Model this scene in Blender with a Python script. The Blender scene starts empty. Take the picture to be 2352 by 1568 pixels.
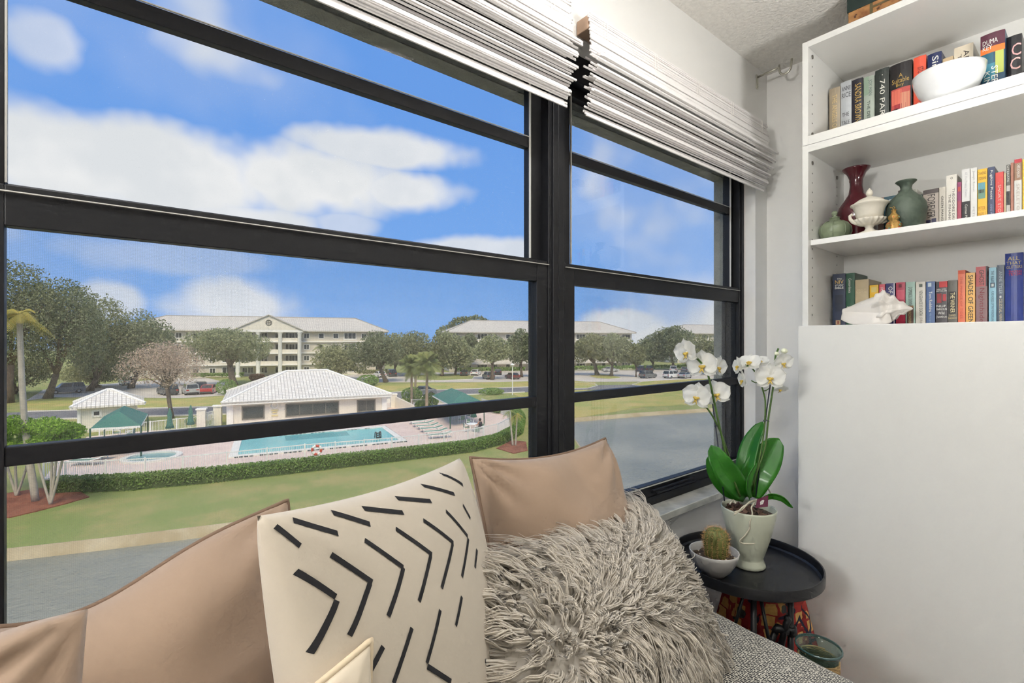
import bpy, bmesh, math, random
import numpy as np
from mathutils import Vector, Matrix, noise

R = random.Random(7)
NPR = np.random.RandomState(11)
scene = bpy.context.scene
COL = scene.collection
rad = math.radians

# ------------------------------------------------------------------ camera
# eye 1.36 m above the floor, level, 17.1 mm lens; x runs along the window wall, y runs out of the window
F = 1120.0
AZ = rad(50.9)
CZ = 1.36
FW = Vector((math.cos(AZ), math.sin(AZ), 0)); RT = Vector((math.sin(AZ), -math.cos(AZ), 0)); UP = Vector((0, 0, 1))
EYE = Vector((0, 0, CZ))
cd = bpy.data.cameras.new('camera'); cam = bpy.data.objects.new('camera', cd); COL.objects.link(cam)
cd.sensor_width = 36.0; cd.lens = F / 2352 * 36.0; cd.clip_start = 0.02; cd.clip_end = 3000
cam.location = EYE; cam.rotation_euler = (rad(90), 0, AZ - rad(90))
scene.camera = cam

def ray(px, py): return FW + RT * ((px - 1176) / F) + UP * ((784 - py) / F)
def onx(px, py, x): d = ray(px, py); return EYE + d * (x / d.x)
def ony(px, py, y): d = ray(px, py); return EYE + d * (y / d.y)
def onz(px, py, z): d = ray(px, py); return EYE + d * ((z - CZ) / d.z)
def ond(px, py, dep): return EYE + ray(px, py) * dep
GZ = -7.14                                    # level of the lawn, two storeys below
def gp(px, py): return onz(px, py, GZ)

# ------------------------------------------------------------------ view, world, sun, added fill lamps
vs = scene.view_settings
vs.view_transform = 'Standard'; vs.look = 'None'; vs.gamma = 1.0; vs.exposure = 0.0; vs.use_curve_mapping = False
scene.display_settings.display_device = 'sRGB'
try:
    scene.cycles.use_denoising = True; scene.cycles.denoiser = 'OPENIMAGEDENOISE'; scene.cycles.denoising_prefilter = 'FAST'
except Exception: pass
scene.cycles.max_bounces = 6; scene.cycles.diffuse_bounces = 4; scene.cycles.glossy_bounces = 2
scene.cycles.use_adaptive_sampling = True; scene.cycles.adaptive_threshold = 0.09; scene.cycles.adaptive_min_samples = 8
scene.cycles.transparent_max_bounces = 16; scene.cycles.transmission_bounces = 4
scene.cycles.sample_clamp_indirect = 6.0
scene.cycles.caustics_reflective = False; scene.cycles.caustics_refractive = False
try: scene.cycles.use_light_tree = False
except Exception: pass

def lin(c): c = c / 255.0; return c / 12.92 if c <= 0.04045 else ((c + 0.055) / 1.055) ** 2.4
def rgb(r, g, b): return (lin(r), lin(g), lin(b), 1.0)

class NT:
    """small node-tree helper"""
    def __init__(s, tree): s.t = tree; s.t.nodes.clear()
    def n(s, typ, **kw):
        nd = s.t.nodes.new(typ)
        for k, v in kw.items(): setattr(nd, k, v)
        return nd
    def l(s, a, b): s.t.links.new(a, b)
    def put(s, sock, v):
        if isinstance(v, bpy.types.NodeSocket): s.l(v, sock)
        else: sock.default_value = v
    def m(s, op, a, b=0.0, c=None, clamp=False):
        nd = s.n('ShaderNodeMath', operation=op, use_clamp=clamp)
        s.put(nd.inputs[0], a); s.put(nd.inputs[1], b)
        if c is not None: s.put(nd.inputs[2], c)
        return nd.outputs[0]
    def mix(s, f, a, b, typ='MIX'):
        nd = s.n('ShaderNodeMix', data_type='RGBA', blend_type=typ)
        s.put(nd.inputs[0], f); s.put(nd.inputs[6], a); s.put(nd.inputs[7], b)
        return nd.outputs[2]
    def ss(s, v, a, b, lo=0.0, hi=1.0):
        nd = s.n('ShaderNodeMapRange', interpolation_type='SMOOTHSTEP')
        s.put(nd.inputs[0], v); nd.inputs[1].default_value = a; nd.inputs[2].default_value = b
        nd.inputs[3].default_value = lo; nd.inputs[4].default_value = hi
        return nd.outputs[0]
    def noise(s, vec, scale, detail=3.0, rough=0.55, out=0):
        nd = s.n('ShaderNodeTexNoise'); nd.inputs['Scale'].default_value = scale
        nd.inputs['Detail'].default_value = detail; nd.inputs['Roughness'].default_value = rough
        if vec is not None: s.l(vec, nd.inputs['Vector'])
        return nd.outputs[out]

CLOUD_W = 7.1  # noise offset that leaves the added cloud field mostly out of view
def build_world():
    w = bpy.data.worlds.new('sky'); scene.world = w; w.use_nodes = True
    T = NT(w.node_tree)
    tc = T.n('ShaderNodeTexCoord').outputs['Generated']
    sp = T.n('ShaderNodeSeparateXYZ'); T.l(tc, sp.inputs[0]); X, Y, Z = sp.outputs
    az = T.m('ARCTAN2', Y, X)
    hz = T.m('SQRT', T.m('MULTIPLY_ADD', X, X, T.m('MULTIPLY', Y, Y)))
    t = T.m('DIVIDE', Z, T.m('MAXIMUM', hz, 0.02))
    cv = T.n('ShaderNodeCombineXYZ'); T.l(az, cv.inputs[0]); T.l(t, cv.inputs[1]); at = cv.outputs[0]
    blue = T.mix(T.ss(t, 0.0, 0.55), rgb(128, 176, 240), rgb(108, 160, 234))
    n1 = T.noise(tc, 7.0, 3.0, 0.6)
    jit = T.m('MULTIPLY_ADD', n1, 1.5, -0.75)
    # cumulus banks: centre, half width and half height, as bearing and slope
    banks = [(150, 372, 420, 116, 1.0), (430, 405, 330, 118, 1.0), (700, 418, 290, 88, 1.0), (890, 345, 205, 47, 0.95), (925, 440, 150, 50, 0.95),
             (400, 488, 480, 66, .95), (120, 95, 105, 75, .62), (545, 700, 165, 66, .85), (255, 690, 85, 48, .75),
             (1090, 575, 190, 34, .85), (790, 515, 90, 40, .6), (1425, 742, 90, 34, .85), (400, 590, 260, 46, .35)]
    acc = None
    for (px, py, rx, ry, k) in banks:
        rel = math.atan((px - 1176) / F); a0 = AZ - rel; c = math.cos(rel); t0 = (784 - py) / F * c
        sa = rx / F * c * c; st = ry / F * c
        vm = T.n('ShaderNodeVectorMath', operation='MULTIPLY_ADD'); T.l(at, vm.inputs[0]); vm.inputs[1].default_value = (1 / sa, 1 / st, 0); vm.inputs[2].default_value = (-a0 / sa, -t0 / st, 0)
        ln = T.n('ShaderNodeVectorMath', operation='LENGTH'); T.l(vm.outputs[0], ln.inputs[0])
        v = T.ss(T.m('ADD', ln.outputs['Value'], jit), 1.2, 0.55, 0.0, k)
        acc = v if acc is None else T.m('MAXIMUM', acc, v)
    nd = T.n('ShaderNodeTexNoise', noise_dimensions='4D'); T.l(tc, nd.inputs['Vector']); nd.inputs['W'].default_value = CLOUD_W; nd.inputs['Scale'].default_value = 1.9; nd.inputs['Detail'].default_value = 4.0
    field = T.ss(nd.outputs[0], 0.465, 0.57, 0.0, 0.95)         # cumulus field added around the sky to whiten its blue light
    wisps = T.ss(nd.outputs[0], 0.40, 0.52, 0.0, 0.18)
    fac = T.m('MAXIMUM', T.m('MAXIMUM', acc, wisps), field, clamp=True)
    shade = T.mix(T.ss(n1, 0.35, 0.7), rgb(226, 229, 232), rgb(243, 243, 243))
    sky = T.mix(fac, blue, shade)
    col = T.mix(T.ss(Z, -0.02, 0.0), rgb(150, 150, 140), sky)
    bg = T.n('ShaderNodeBackground'); T.l(col, bg.inputs[0]); bg.inputs[1].default_value = 1.0
    o = T.n('ShaderNodeOutputWorld'); T.l(bg.outputs[0], o.inputs[0])
    try: w.cycles.sampling_method = 'MANUAL'; w.cycles.sample_map_resolution = 512
    except Exception: pass
build_world()

sd = bpy.data.lights.new('sun', 'SUN'); sd.energy = 3.3; sd.angle = rad(30); sd.color = (1.0, 0.87, 0.62)
sun = bpy.data.objects.new('sun', sd); COL.objects.link(sun); sun.location = (0, -20, 40)
sun.rotation_euler = (rad(38), 0, rad(-28))            # high behind the building, veiled

FILL_GLOBE_E = 57.0                                       # radiance of the unseen globe added left of the daybed as fill
FILL_GLOBE_AT = (-1.80, 0.36, 1.92)
FILL_UP_W = 24.0                                    # fill light added behind the camera, shines at the ceiling
FILL_DOWN_W = 6.5                                  # fill lights added in the ceiling over the daybed
FILL_DOWN_AT = [(0.85, 0.30), (-0.15, 0.30)]
FILL_UP_AT = (1.15, -0.55, 1.70)

# ------------------------------------------------------------------ mesh helpers
ORG = {}
def set_tags(o, label=None, cat=None, group=None, kind=None):
    if label: o['label'] = label
    if cat: o['category'] = cat
    if group: o['group'] = group
    if kind: o['kind'] = kind
    return o

def thing(name, label, cat, loc=(0, 0, 0), group=None):
    o = bpy.data.objects.new(name, None); COL.objects.link(o)
    o.location = loc; o.empty_display_size = 0.05; ORG[o.name] = Vector(loc)
    return set_tags(o, label, cat, group)

class MB:
    def __init__(s): s.v = []; s.f = []; s.mi = []
    def add(s, vs, fs):
        b = len(s.v); s.v += [tuple(p) for p in vs]; s.f += [tuple(i + b for i in q) for q in fs]
        return s
    def box(s, x0, x1, y0, y1, z0, z1):
        return s.add([(x0, y0, z0), (x1, y0, z0), (x1, y1, z0), (x0, y1, z0), (x0, y0, z1), (x1, y0, z1), (x1, y1, z1), (x0, y1, z1)],
                     [(3, 2, 1, 0), (4, 5, 6, 7), (0, 1, 5, 4), (1, 2, 6, 5), (2, 3, 7, 6), (3, 0, 4, 7)])
    def obox(s, c, ux, uy, uz, hx, hy, hz):
        """box centred at c, half sizes along three unit axes"""
        c = Vector(c); ux = Vector(ux).normalized() * hx; uy = Vector(uy).normalized() * hy; uz = Vector(uz).normalized() * hz
        P = [c - ux - uy - uz, c + ux - uy - uz, c + ux + uy - uz, c - ux + uy - uz, c - ux - uy + uz, c + ux - uy + uz, c + ux + uy + uz, c - ux + uy + uz]
        return s.add(P, [(3, 2, 1, 0), (4, 5, 6, 7), (0, 1, 5, 4), (1, 2, 6, 5), (2, 3, 7, 6), (3, 0, 4, 7)])
    def prism(s, poly, z0, z1):
        n = len(poly); a = sum(poly[i][0] * poly[(i + 1) % n][1] - poly[(i + 1) % n][0] * poly[i][1] for i in range(n))
        if a < 0: poly = list(reversed(poly))
        vs = [(p[0], p[1], z0) for p in poly] + [(p[0], p[1], z1) for p in poly]
        fs = [tuple(range(n - 1, -1, -1)), tuple(range(n, 2 * n))] + [(i, (i + 1) % n, n + (i + 1) % n, n + i) for i in range(n)]
        return s.add(vs, fs)
    def tube(s, pts, rr, n=8, cap=True, closed=False):
        pts = [Vector(p) for p in pts]; m = len(pts)
        if not hasattr(rr, '__len__'): rr = [rr] * m
        vs = []; prev = None
        for i in range(m):
            if closed: d = pts[(i + 1) % m] - pts[i - 1]
            else: d = pts[min(i + 1, m - 1)] - pts[max(i - 1, 0)]
            if d.length < 1e-9: d = Vector((0, 0, 1))
            d.normalize()
            if prev is None:
                a = d.orthogonal().normalized()
            else:
                a = prev - d * prev.dot(d)
                a = a.normalized() if a.length > 1e-6 else d.orthogonal().normalized()
            prev = a; b = d.cross(a)
            vs += [pts[i] + (a * math.cos(2 * math.pi * k / n) + b * math.sin(2 * math.pi * k / n)) * rr[i] for k in range(n)]
        fs = []
        for i in range(m if closed else m - 1):
            j = (i + 1) % m
            fs += [(i * n + k, i * n + (k + 1) % n, j * n + (k + 1) % n, j * n + k) for k in range(n)]
        if cap and not closed:
            fs += [tuple(range(n - 1, -1, -1)), tuple((m - 1) * n + k for k in range(n))]
        return s.add(vs, fs)
    def lathe(s, prof, c=(0, 0, 0), n=32, sx=1.0, sy=1.0, wob=None):
        """prof: (r, z) from outside bottom ... ; closed where r = 0"""
        vs = []; idx = []
        for (r, z) in prof:
            if r < 1e-6: idx.append([len(vs)]); vs.append((c[0], c[1], c[2] + z))
            else:
                row = []
                for k in range(n):
                    a = 2 * math.pi * k / n; q = r * (wob(a, z) if wob else 1.0)
                    row.append(len(vs)); vs.append((c[0] + q * sx * math.cos(a), c[1] + q * sy * math.sin(a), c[2] + z))
                idx.append(row)
        fs = []
        for A, B in zip(idx, idx[1:]):
            if len(A) == 1 and len(B) == 1: continue
            if len(A) == 1: fs += [(A[0], B[(k + 1) % n], B[k]) for k in range(n)]
            elif len(B) == 1: fs += [(A[k], A[(k + 1) % n], B[0]) for k in range(n)]
            else: fs += [(A[k], A[(k + 1) % n], B[(k + 1) % n], B[k]) for k in range(n)]
        return s.add(vs, fs)
    def grid(s, fn, nu, nv, closeu=False):
        vs = [fn(i / (nu if closeu else nu - 1), j / (nv - 1)) for j in range(nv) for i in range(nu)]
        fs = []
        for j in range(nv - 1):
            for i in range(nu if closeu else nu - 1):
                k = (i + 1) % nu; fs.append((j * nu + i, j * nu + k, (j + 1) * nu + k, (j + 1) * nu + i))
        return s.add(vs, fs)
    def sphere(s, c, r, n=12, m=8, sc=(1, 1, 1)):
        prof = [(r * math.sin(math.pi * i / m), -r * math.cos(math.pi * i / m)) for i in range(m + 1)]
        prof[0] = (0, -r); prof[-1] = (0, r)
        t = MB().lathe(prof, (0, 0, 0), n)
        return s.add([(c[0] + p[0] * sc[0], c[1] + p[1] * sc[1], c[2] + p[2] * sc[2]) for p in t.v], t.f)
    def xf(s, M): s.v = [tuple(M @ Vector(p)) for p in s.v]; return s
    def build(s, name, mat, parent=None, smooth=False, label=None, cat=None, group=None, kind=None, bevel=0, local=False, angle=None):
        v = np.array(s.v, float)
        if parent is None:
            o3 = Vector(((v[:, 0].min() + v[:, 0].max()) / 2, (v[:, 1].min() + v[:, 1].max()) / 2, v[:, 2].min()))
        else: o3 = Vector((0, 0, 0)) if local else ORG.get(parent.name, Vector((0, 0, 0)))
        if local and parent is None: o3 = Vector((0, 0, 0))
        me = bpy.data.meshes.new(name)
        me.from_pydata([tuple(p) for p in (v - np.array(o3))], [], s.f)
        me.materials.append(mat)
        if smooth: me.shade_smooth() if hasattr(me, 'shade_smooth') else me.polygons.foreach_set('use_smooth', [True] * len(me.polygons))
        o = bpy.data.objects.new(name, me); COL.objects.link(o)
        if parent is None: o.location = o3
        else: o.parent = parent
        ORG[o.name] = o3
        if bevel:
            md = o.modifiers.new('bevel', 'BEVEL'); md.width = bevel; md.segments = 2; md.limit_method = 'ANGLE'; md.angle_limit = rad(40)
        if smooth and angle:
            try: me.set_sharp_from_angle(angle=rad(angle))
            except Exception: pass
        return set_tags(o, label, cat, group, kind)

def np_mesh(name, verts, faces, mat, parent=None, smooth=False, org=(0, 0, 0), **tags):
    """fast mesh from numpy arrays; faces of one size"""
    verts = np.asarray(verts, np.float32) - np.asarray(org, np.float32); faces = np.asarray(faces, np.int32)
    me = bpy.data.meshes.new(name); k = faces.shape[1]; nf = len(faces)
    me.vertices.add(len(verts)); me.vertices.foreach_set('co', verts.ravel())
    me.loops.add(nf * k); me.loops.foreach_set('vertex_index', faces.ravel())
    me.polygons.add(nf); me.polygons.foreach_set('loop_start', np.arange(nf, dtype=np.int32) * k)
    try: me.polygons.foreach_set('loop_total', np.full(nf, k, np.int32))
    except Exception: pass
    if smooth: me.polygons.foreach_set('use_smooth', np.ones(nf, bool))
    me.update(calc_edges=True); me.validate()
    if mat: me.materials.append(mat)
    o = bpy.data.objects.new(name, me); COL.objects.link(o)
    if parent is not None: o.parent = parent
    else: o.location = org
    ORG[o.name] = Vector(org)
    return set_tags(o, **tags)

def copy_tree(o, parent=None, loc=None, rz=None, sc=None, mats=None):
    c = o.copy(); COL.objects.link(c); c.parent = parent
    if loc is not None: c.location = loc
    if rz is not None: c.rotation_euler = (0, 0, rz)
    if sc is not None: c.scale = sc if hasattr(sc, '__len__') else (sc, sc, sc)
    if mats and c.type == 'MESH' and c.data.materials and c.data.materials[0] and c.data.materials[0].name in mats:
        c.material_slots[0].link = 'OBJECT'; c.material_slots[0].material = mats[c.data.materials[0].name]
    for ch in list(KIDS.get(o.name, [])) or [q for q in o.children]:
        copy_tree(ch, c, mats=mats)
    return c
KIDS = {}
def remember(o):
    """children lists are slow to query in big scenes: keep them"""
    KIDS[o.name] = list(o.children)
    for c in KIDS[o.name]: remember(c)

# ------------------------------------------------------------------ materials
MATS = {}
def mat(name, col, rough=0.5, var=None, bump=None, metal=0.0, spec=0.5, sheen=0.0, trans=None, var_col=None, coat=0.0, emit=None, coords='Object', rand=0.0):
    """principled material with noise variation and noise bump; var=(scale, amount), bump=(scale, strength)"""
    if name in MATS: return MATS[name]
    m = bpy.data.materials.new(name); m.use_nodes = True; T = NT(m.node_tree)
    p = T.n('ShaderNodeBsdfPrincipled'); o = T.n('ShaderNodeOutputMaterial')
    c = col if len(col) == 4 else rgb(*col)
    p.inputs['Roughness'].default_value = rough; p.inputs['Metallic'].default_value = metal
    p.inputs['Specular IOR Level'].default_value = spec
    if sheen: p.inputs['Sheen Weight'].default_value = sheen
    if coat: p.inputs['Coat Weight'].default_value = coat; p.inputs['Coat Roughness'].default_value = 0.08
    vec = T.n('ShaderNodeTexCoord').outputs[coords]
    cs = None
    if var:
        n = T.noise(vec, var[0], 4.0)
        d = var_col if var_col else tuple(max(0.0, q * (1 - var[1])) for q in c[:3]) + (1,)
        if len(d) == 3: d = rgb(*d)
        cs = T.mix(T.ss(n, 0.3, 0.7), c, d)
    if rand:
        oi = T.n('ShaderNodeObjectInfo').outputs['Random']
        hv = T.n('ShaderNodeHueSaturation'); T.put(hv.inputs['Color'], cs if cs is not None else c)
        T.l(T.m('ADD', T.m('MULTIPLY', oi, 2 * rand), 1 - rand), hv.inputs['Value'])
        cs = hv.outputs[0]
    if cs is not None: T.l(cs, p.inputs['Base Color'])
    else: p.inputs['Base Color'].default_value = c
    if bump:
        b = T.n('ShaderNodeBump'); b.inputs['Strength'].default_value = bump[1]; b.inputs['Distance'].default_value = bump[2] if len(bump) > 2 else 0.01
        T.l(T.noise(vec, bump[0], 5.0), b.inputs['Height']); T.l(b.outputs[0], p.inputs['Normal'])
    sh = p.outputs[0]
    if trans:
        tr = T.n('ShaderNodeBsdfTranslucent'); tr.inputs[0].default_value = trans[1] if len(trans[1]) == 4 else rgb(*trans[1])
        mx = T.n('ShaderNodeMixShader'); mx.inputs[0].default_value = trans[0]
        T.l(sh, mx.inputs[1]); T.l(tr.outputs[0], mx.inputs[2]); sh = mx.outputs[0]
    if emit:
        p.inputs['Emission Color'].default_value = emit[0]; p.inputs['Emission Strength'].default_value = emit[1]
    T.l(sh, o.inputs[0])
    MATS[name] = m
    return m

def glass_mat(name, tint=(1, 1, 1), haze=0.0, haze_col=(200, 205, 205), grid=None, refl=0.08):
    m = bpy.data.materials.new(name); m.use_nodes = True; T = NT(m.node_tree)
    o = T.n('ShaderNodeOutputMaterial')
    tr = T.n('ShaderNodeBsdfTransparent'); tr.inputs[0].default_value = tint + (1,)
    sh = tr.outputs[0]
    if haze or grid:
        df = T.n('ShaderNodeBsdfDiffuse'); df.inputs[0].default_value = rgb(*haze_col)
        mx = T.n('ShaderNodeMixShader'); f = haze
        if grid:
            vec = T.n('ShaderNodeTexCoord').outputs['Object']; sp = T.n('ShaderNodeSeparateXYZ'); T.l(vec, sp.inputs[0])
            k = 1.0 / grid[0]
            gx = T.m('LESS_THAN', T.m('FRACT', T.m('MULTIPLY', sp.outputs[0], k)), grid[1])
            gz = T.m('LESS_THAN', T.m('FRACT', T.m('MULTIPLY', sp.outputs[2], k)), grid[1])
            f = T.m('ADD', T.m('MULTIPLY', T.m('MAXIMUM', gx, gz), grid[2]), haze)
        T.put(mx.inputs[0], f); T.l(sh, mx.inputs[1]); T.l(df.outputs[0], mx.inputs[2]); sh = mx.outputs[0]
    if refl:
        gl = T.n('ShaderNodeBsdfGlossy'); gl.inputs['Roughness'].default_value = 0.02
        fr = T.n('ShaderNodeFresnel'); fr.inputs[0].default_value = 1.35
        mx = T.n('ShaderNodeMixShader'); T.l(T.m('MULTIPLY', fr.outputs[0], refl / 0.08), mx.inputs[0])
        T.l(sh, mx.inputs[1]); T.l(gl.outputs[0], mx.inputs[2]); sh = mx.outputs[0]
    T.l(sh, o.inputs[0])
    return m

_tc = {}
def text_verts(body):
    """outline of a line of lettering as filled triangles: (verts 2-D, faces), normalised to x 0..w, y 0..1"""
    if body in _tc: return _tc[body]
    cu = bpy.data.curves.new('lettering', 'FONT'); cu.body = body; cu.resolution_u = 2; cu.size = 1.0
    o = bpy.data.objects.new('lettering', cu); COL.objects.link(o)
    bpy.context.view_layer.update()
    me = bpy.data.meshes.new_from_object(o.evaluated_get(bpy.context.evaluated_depsgraph_get()))
    v = [(p.co.x, p.co.y) for p in me.vertices]; f = [tuple(p.vertices) for p in me.polygons]
    bpy.data.objects.remove(o); bpy.data.meshes.remove(me); bpy.data.curves.remove(cu)
    xs = [p[0] for p in v]; ys = [p[1] for p in v]
    x0, x1, y0, y1 = min(xs), max(xs), min(ys), max(ys)
    w = (x1 - x0) or 1; h = (y1 - y0) or 1
    _tc[body] = ([((p[0] - x0) / w, (p[1] - y0) / h) for p in v], f, w / h)
    return _tc[body]

def letters(body, origin, ux, uy, w, h, m, parent, name='lettering'):
    """flat print: lettering fitted into a w x h box, ux = reading direction, uy = up of the letters"""
    v, f, _ = text_verts(body); origin = Vector(origin); ux = Vector(ux); uy = Vector(uy)
    b = MB(); b.add([origin + ux * (p[0] * w) + uy * (p[1] * h) for p in v], f)
    return b.build(name, m, parent)
# ------------------------------------------------------------------ room shell
YW = 0.935; XW = 2.17; CEIL = 2.50; YB = -3.6; XL = -3.4
m_wall = mat('wall_paint', (238, 237, 234), 0.75, var=(3, 0.03), bump=(240, 0.06, 0.002))
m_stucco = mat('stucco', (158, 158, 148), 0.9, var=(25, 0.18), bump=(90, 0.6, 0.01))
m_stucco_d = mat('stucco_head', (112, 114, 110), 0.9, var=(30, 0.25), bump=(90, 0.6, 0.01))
m_floor = mat('tile_floor', (186, 180, 172), 0.45, var=(6, 0.25))
m_ceil = mat('popcorn_ceiling', (238, 236, 230), 0.95, var=(70, 0.1), bump=(95, .8, 0.008))
def structure(mb, name, m, **k): return mb.build(name, m, kind='structure', **k)
structure(MB().box(XL, XW, YB, YW, -0.12, 0.0), 'floor', m_floor)
structure(MB().box(XL - .15, XW + .15, YB - .15, 1.12, CEIL, CEIL + 0.15), 'ceiling', m_ceil)
structure(MB().box(XW, XW + 0.15, YB - .15, 1.12, 0, CEIL), 'wall_right', m_wall)
structure(MB().box(XL - .15, XL, YB - .15, 1.12, 0, CEIL), 'wall_left', m_wall)
structure(MB().box(XL, XW, YB - .15, YB, 0, CEIL), 'wall_back', m_wall)
WX0, WX1 = -1.23, 2.064                       # window opening in the drywall
b = MB()
b.box(XL, XW, YW, 1.05, 0, 0.775); b.box(XL, XW, YW, 1.05, 2.20, CEIL)
b.box(WX1, XW, YW, 1.05, 0.775, 2.20); b.box(XL, WX0, YW, 1.05, 0.775, 2.20)
structure(b, 'wall_front', m_wall)
b = MB()                                      # masonry leaf outside, its reveal shows round the glass
b.box(XL, XW + .3, 1.05, 1.12, -0.3, 0.79); b.box(2.07, XW + .3, 1.05, 1.12, 0.79, 2.07); b.box(XL, WX0 - .0, 1.05, 1.12, 0.79, 2.07)
b.box(XL, XW + .3, 1.068, 1.12, 2.07, CEIL + .15)
structure(b, 'wall_outside', m_stucco)
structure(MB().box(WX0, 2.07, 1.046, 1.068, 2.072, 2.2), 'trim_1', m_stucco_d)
m_marble = mat('marble_sill', (226, 226, 220), 0.25, var=(9, 0.22), var_col=(176, 178, 172))
structure(MB().box(WX0, WX1, 0.912, 0.992, 0.778, 0.803), 'trim_2', m_marble, bevel=0.003)

# ------------------------------------------------------------------ windows: three single-hung units side by side
m_frame = mat('black_aluminium', (24, 25, 29), 0.45, var=(4, 0.12), spec=0.4)
m_frame2 = mat('black_aluminium_outer', (30, 30, 32), 0.6, var=(6, 0.2))
m_bead_glint = mat('bead_and_edge_glint', (206, 204, 198), 0.5)  # shared by real beads and painted edge highlights
m_glass = glass_mat('pane_glass', tint=(0.98, 0.985, 0.985), refl=0.007)
m_screen = glass_mat('insect_screen', haze=0.07, haze_col=(214, 211, 200), grid=(0.0024, 0.28, 0.15), refl=0)
def window(n, fx0, fx1, ux0, ux1, lx0, lx1):
    w = thing('window_%d' % n, None, None, ((fx0 + fx1) / 2, 1.02, 0.80)); w['kind'] = 'structure'
    b = MB(); b.box(fx0, fx1, .988, 1.062, .80, .832); b.box(fx0, fx1, .988, 1.045, 2.12, 2.20)
    b.box(fx0, fx0 + .033, .988, 1.062, .832, 2.12); b.box(fx1 - .033, fx1, .988, 1.062, .832, 2.12)
    b.box(fx0, fx0 + .020, .982, .990, .832, 2.12); b.box(fx1 - .020, fx1, .982, .990, .832, 2.12)
    b.build('window_frame', m_frame, w, bevel=.0015)
    b = MB(); xa, xb = fx0 + .033, fx1 - .033
    b.box(xa, ux0, 1.018, 1.043, 1.545, 2.12); b.box(ux1, xb, 1.018, 1.043, 1.545, 2.12)
    b.box(ux0, ux1, 1.018, 1.043, 1.545, 1.591); b.box(ux0, ux1, 1.018, 1.043, 2.092, 2.12)
    b.box(ux0, ux1, 1.020, 1.040, 1.897, 1.926)
    s = b.build('upper_sash', m_frame, w, bevel=.0015)
    MB().box(ux0, ux1, 1.028, 1.032, 1.591, 2.092).build('pane', m_glass, s)
    bd = MB(); bd.box(ux1 - .0025, ux1, 1.012, 1.018, 1.591, 2.10); bd.box(ux0, ux0 + .0025, 1.012, 1.018, 1.591, 2.10); bd.box(ux0, ux1, 1.0145, 1.0175, 1.583, 1.5845)  # side beads; the cross strip is a painted ledge highlight
    bd.box(ux0, ux1, 1.0165, 1.020, 1.9258, 1.9275)  # pale strip painted as the sunlit top edge of the muntin
    bd.build('bead_and_edge_glint', m_bead_glint, s)
    b = MB()
    b.box(xa, lx0, .992, 1.016, .832, 1.584); b.box(lx1, xb, .992, 1.016, .832, 1.584)
    b.box(lx0, lx1, .992, 1.016, 1.525, 1.584); b.box(lx0, lx1, .992, 1.016, .832, .872)
    b.box(lx0, lx1, .994, 1.014, 1.181, 1.209)
    s = b.build('lower_sash', m_frame, w, bevel=.0015)
    MB().box(lx0, lx1, 1.003, 1.007, .872, 1.525).build('pane', m_glass, s)
    b = MB(); b.box(lx0, lx1, .9895, .9925, .8665, .8695); b.box(xa, xb, .985, .9895, 1.5725, 1.574)  # bead below the glass; the upper strip is a painted ledge highlight
    b.build('bead_and_edge_glint', m_bead_glint, s)
    b = MB(); b.box((lx0 + lx1) / 2 - .13, (lx0 + lx1) / 2 + .13, .976, .988, .846, .858); b.box((lx0 + lx1) / 2 - .12, (lx0 + lx1) / 2 + .12, .970, .978, .842, .850)
    b.build('lift_handle', m_frame, s, bevel=.002)
    b = MB(); b.box(xa, xa + .012, 1.046, 1.060, .832, 1.56); b.box(xb - .012, xb, 1.046, 1.060, .832, 1.56); b.box(xa, xb, 1.046, 1.060, .832, .845); b.box(xa, xb, 1.046, 1.060, 1.55, 1.562)
    sc = b.build('screen_frame', m_frame2, w)
    MB().add([(xa + .012, 1.053, .845), (xb - .012, 1.053, .845), (xb - .012, 1.053, 1.55), (xa + .012, 1.053, 1.55)], [(0, 1, 2, 3)]).build('insect_screen', m_screen, sc)
    return w
window(1, -.195, .967, -.125, .890, -.123, .894)
window(2, .967, 2.07, 1.049, 2.013, 1.042, 2.036)
window(3, -1.225, -.195, -1.15, -.262, -1.15, -.262)

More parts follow.
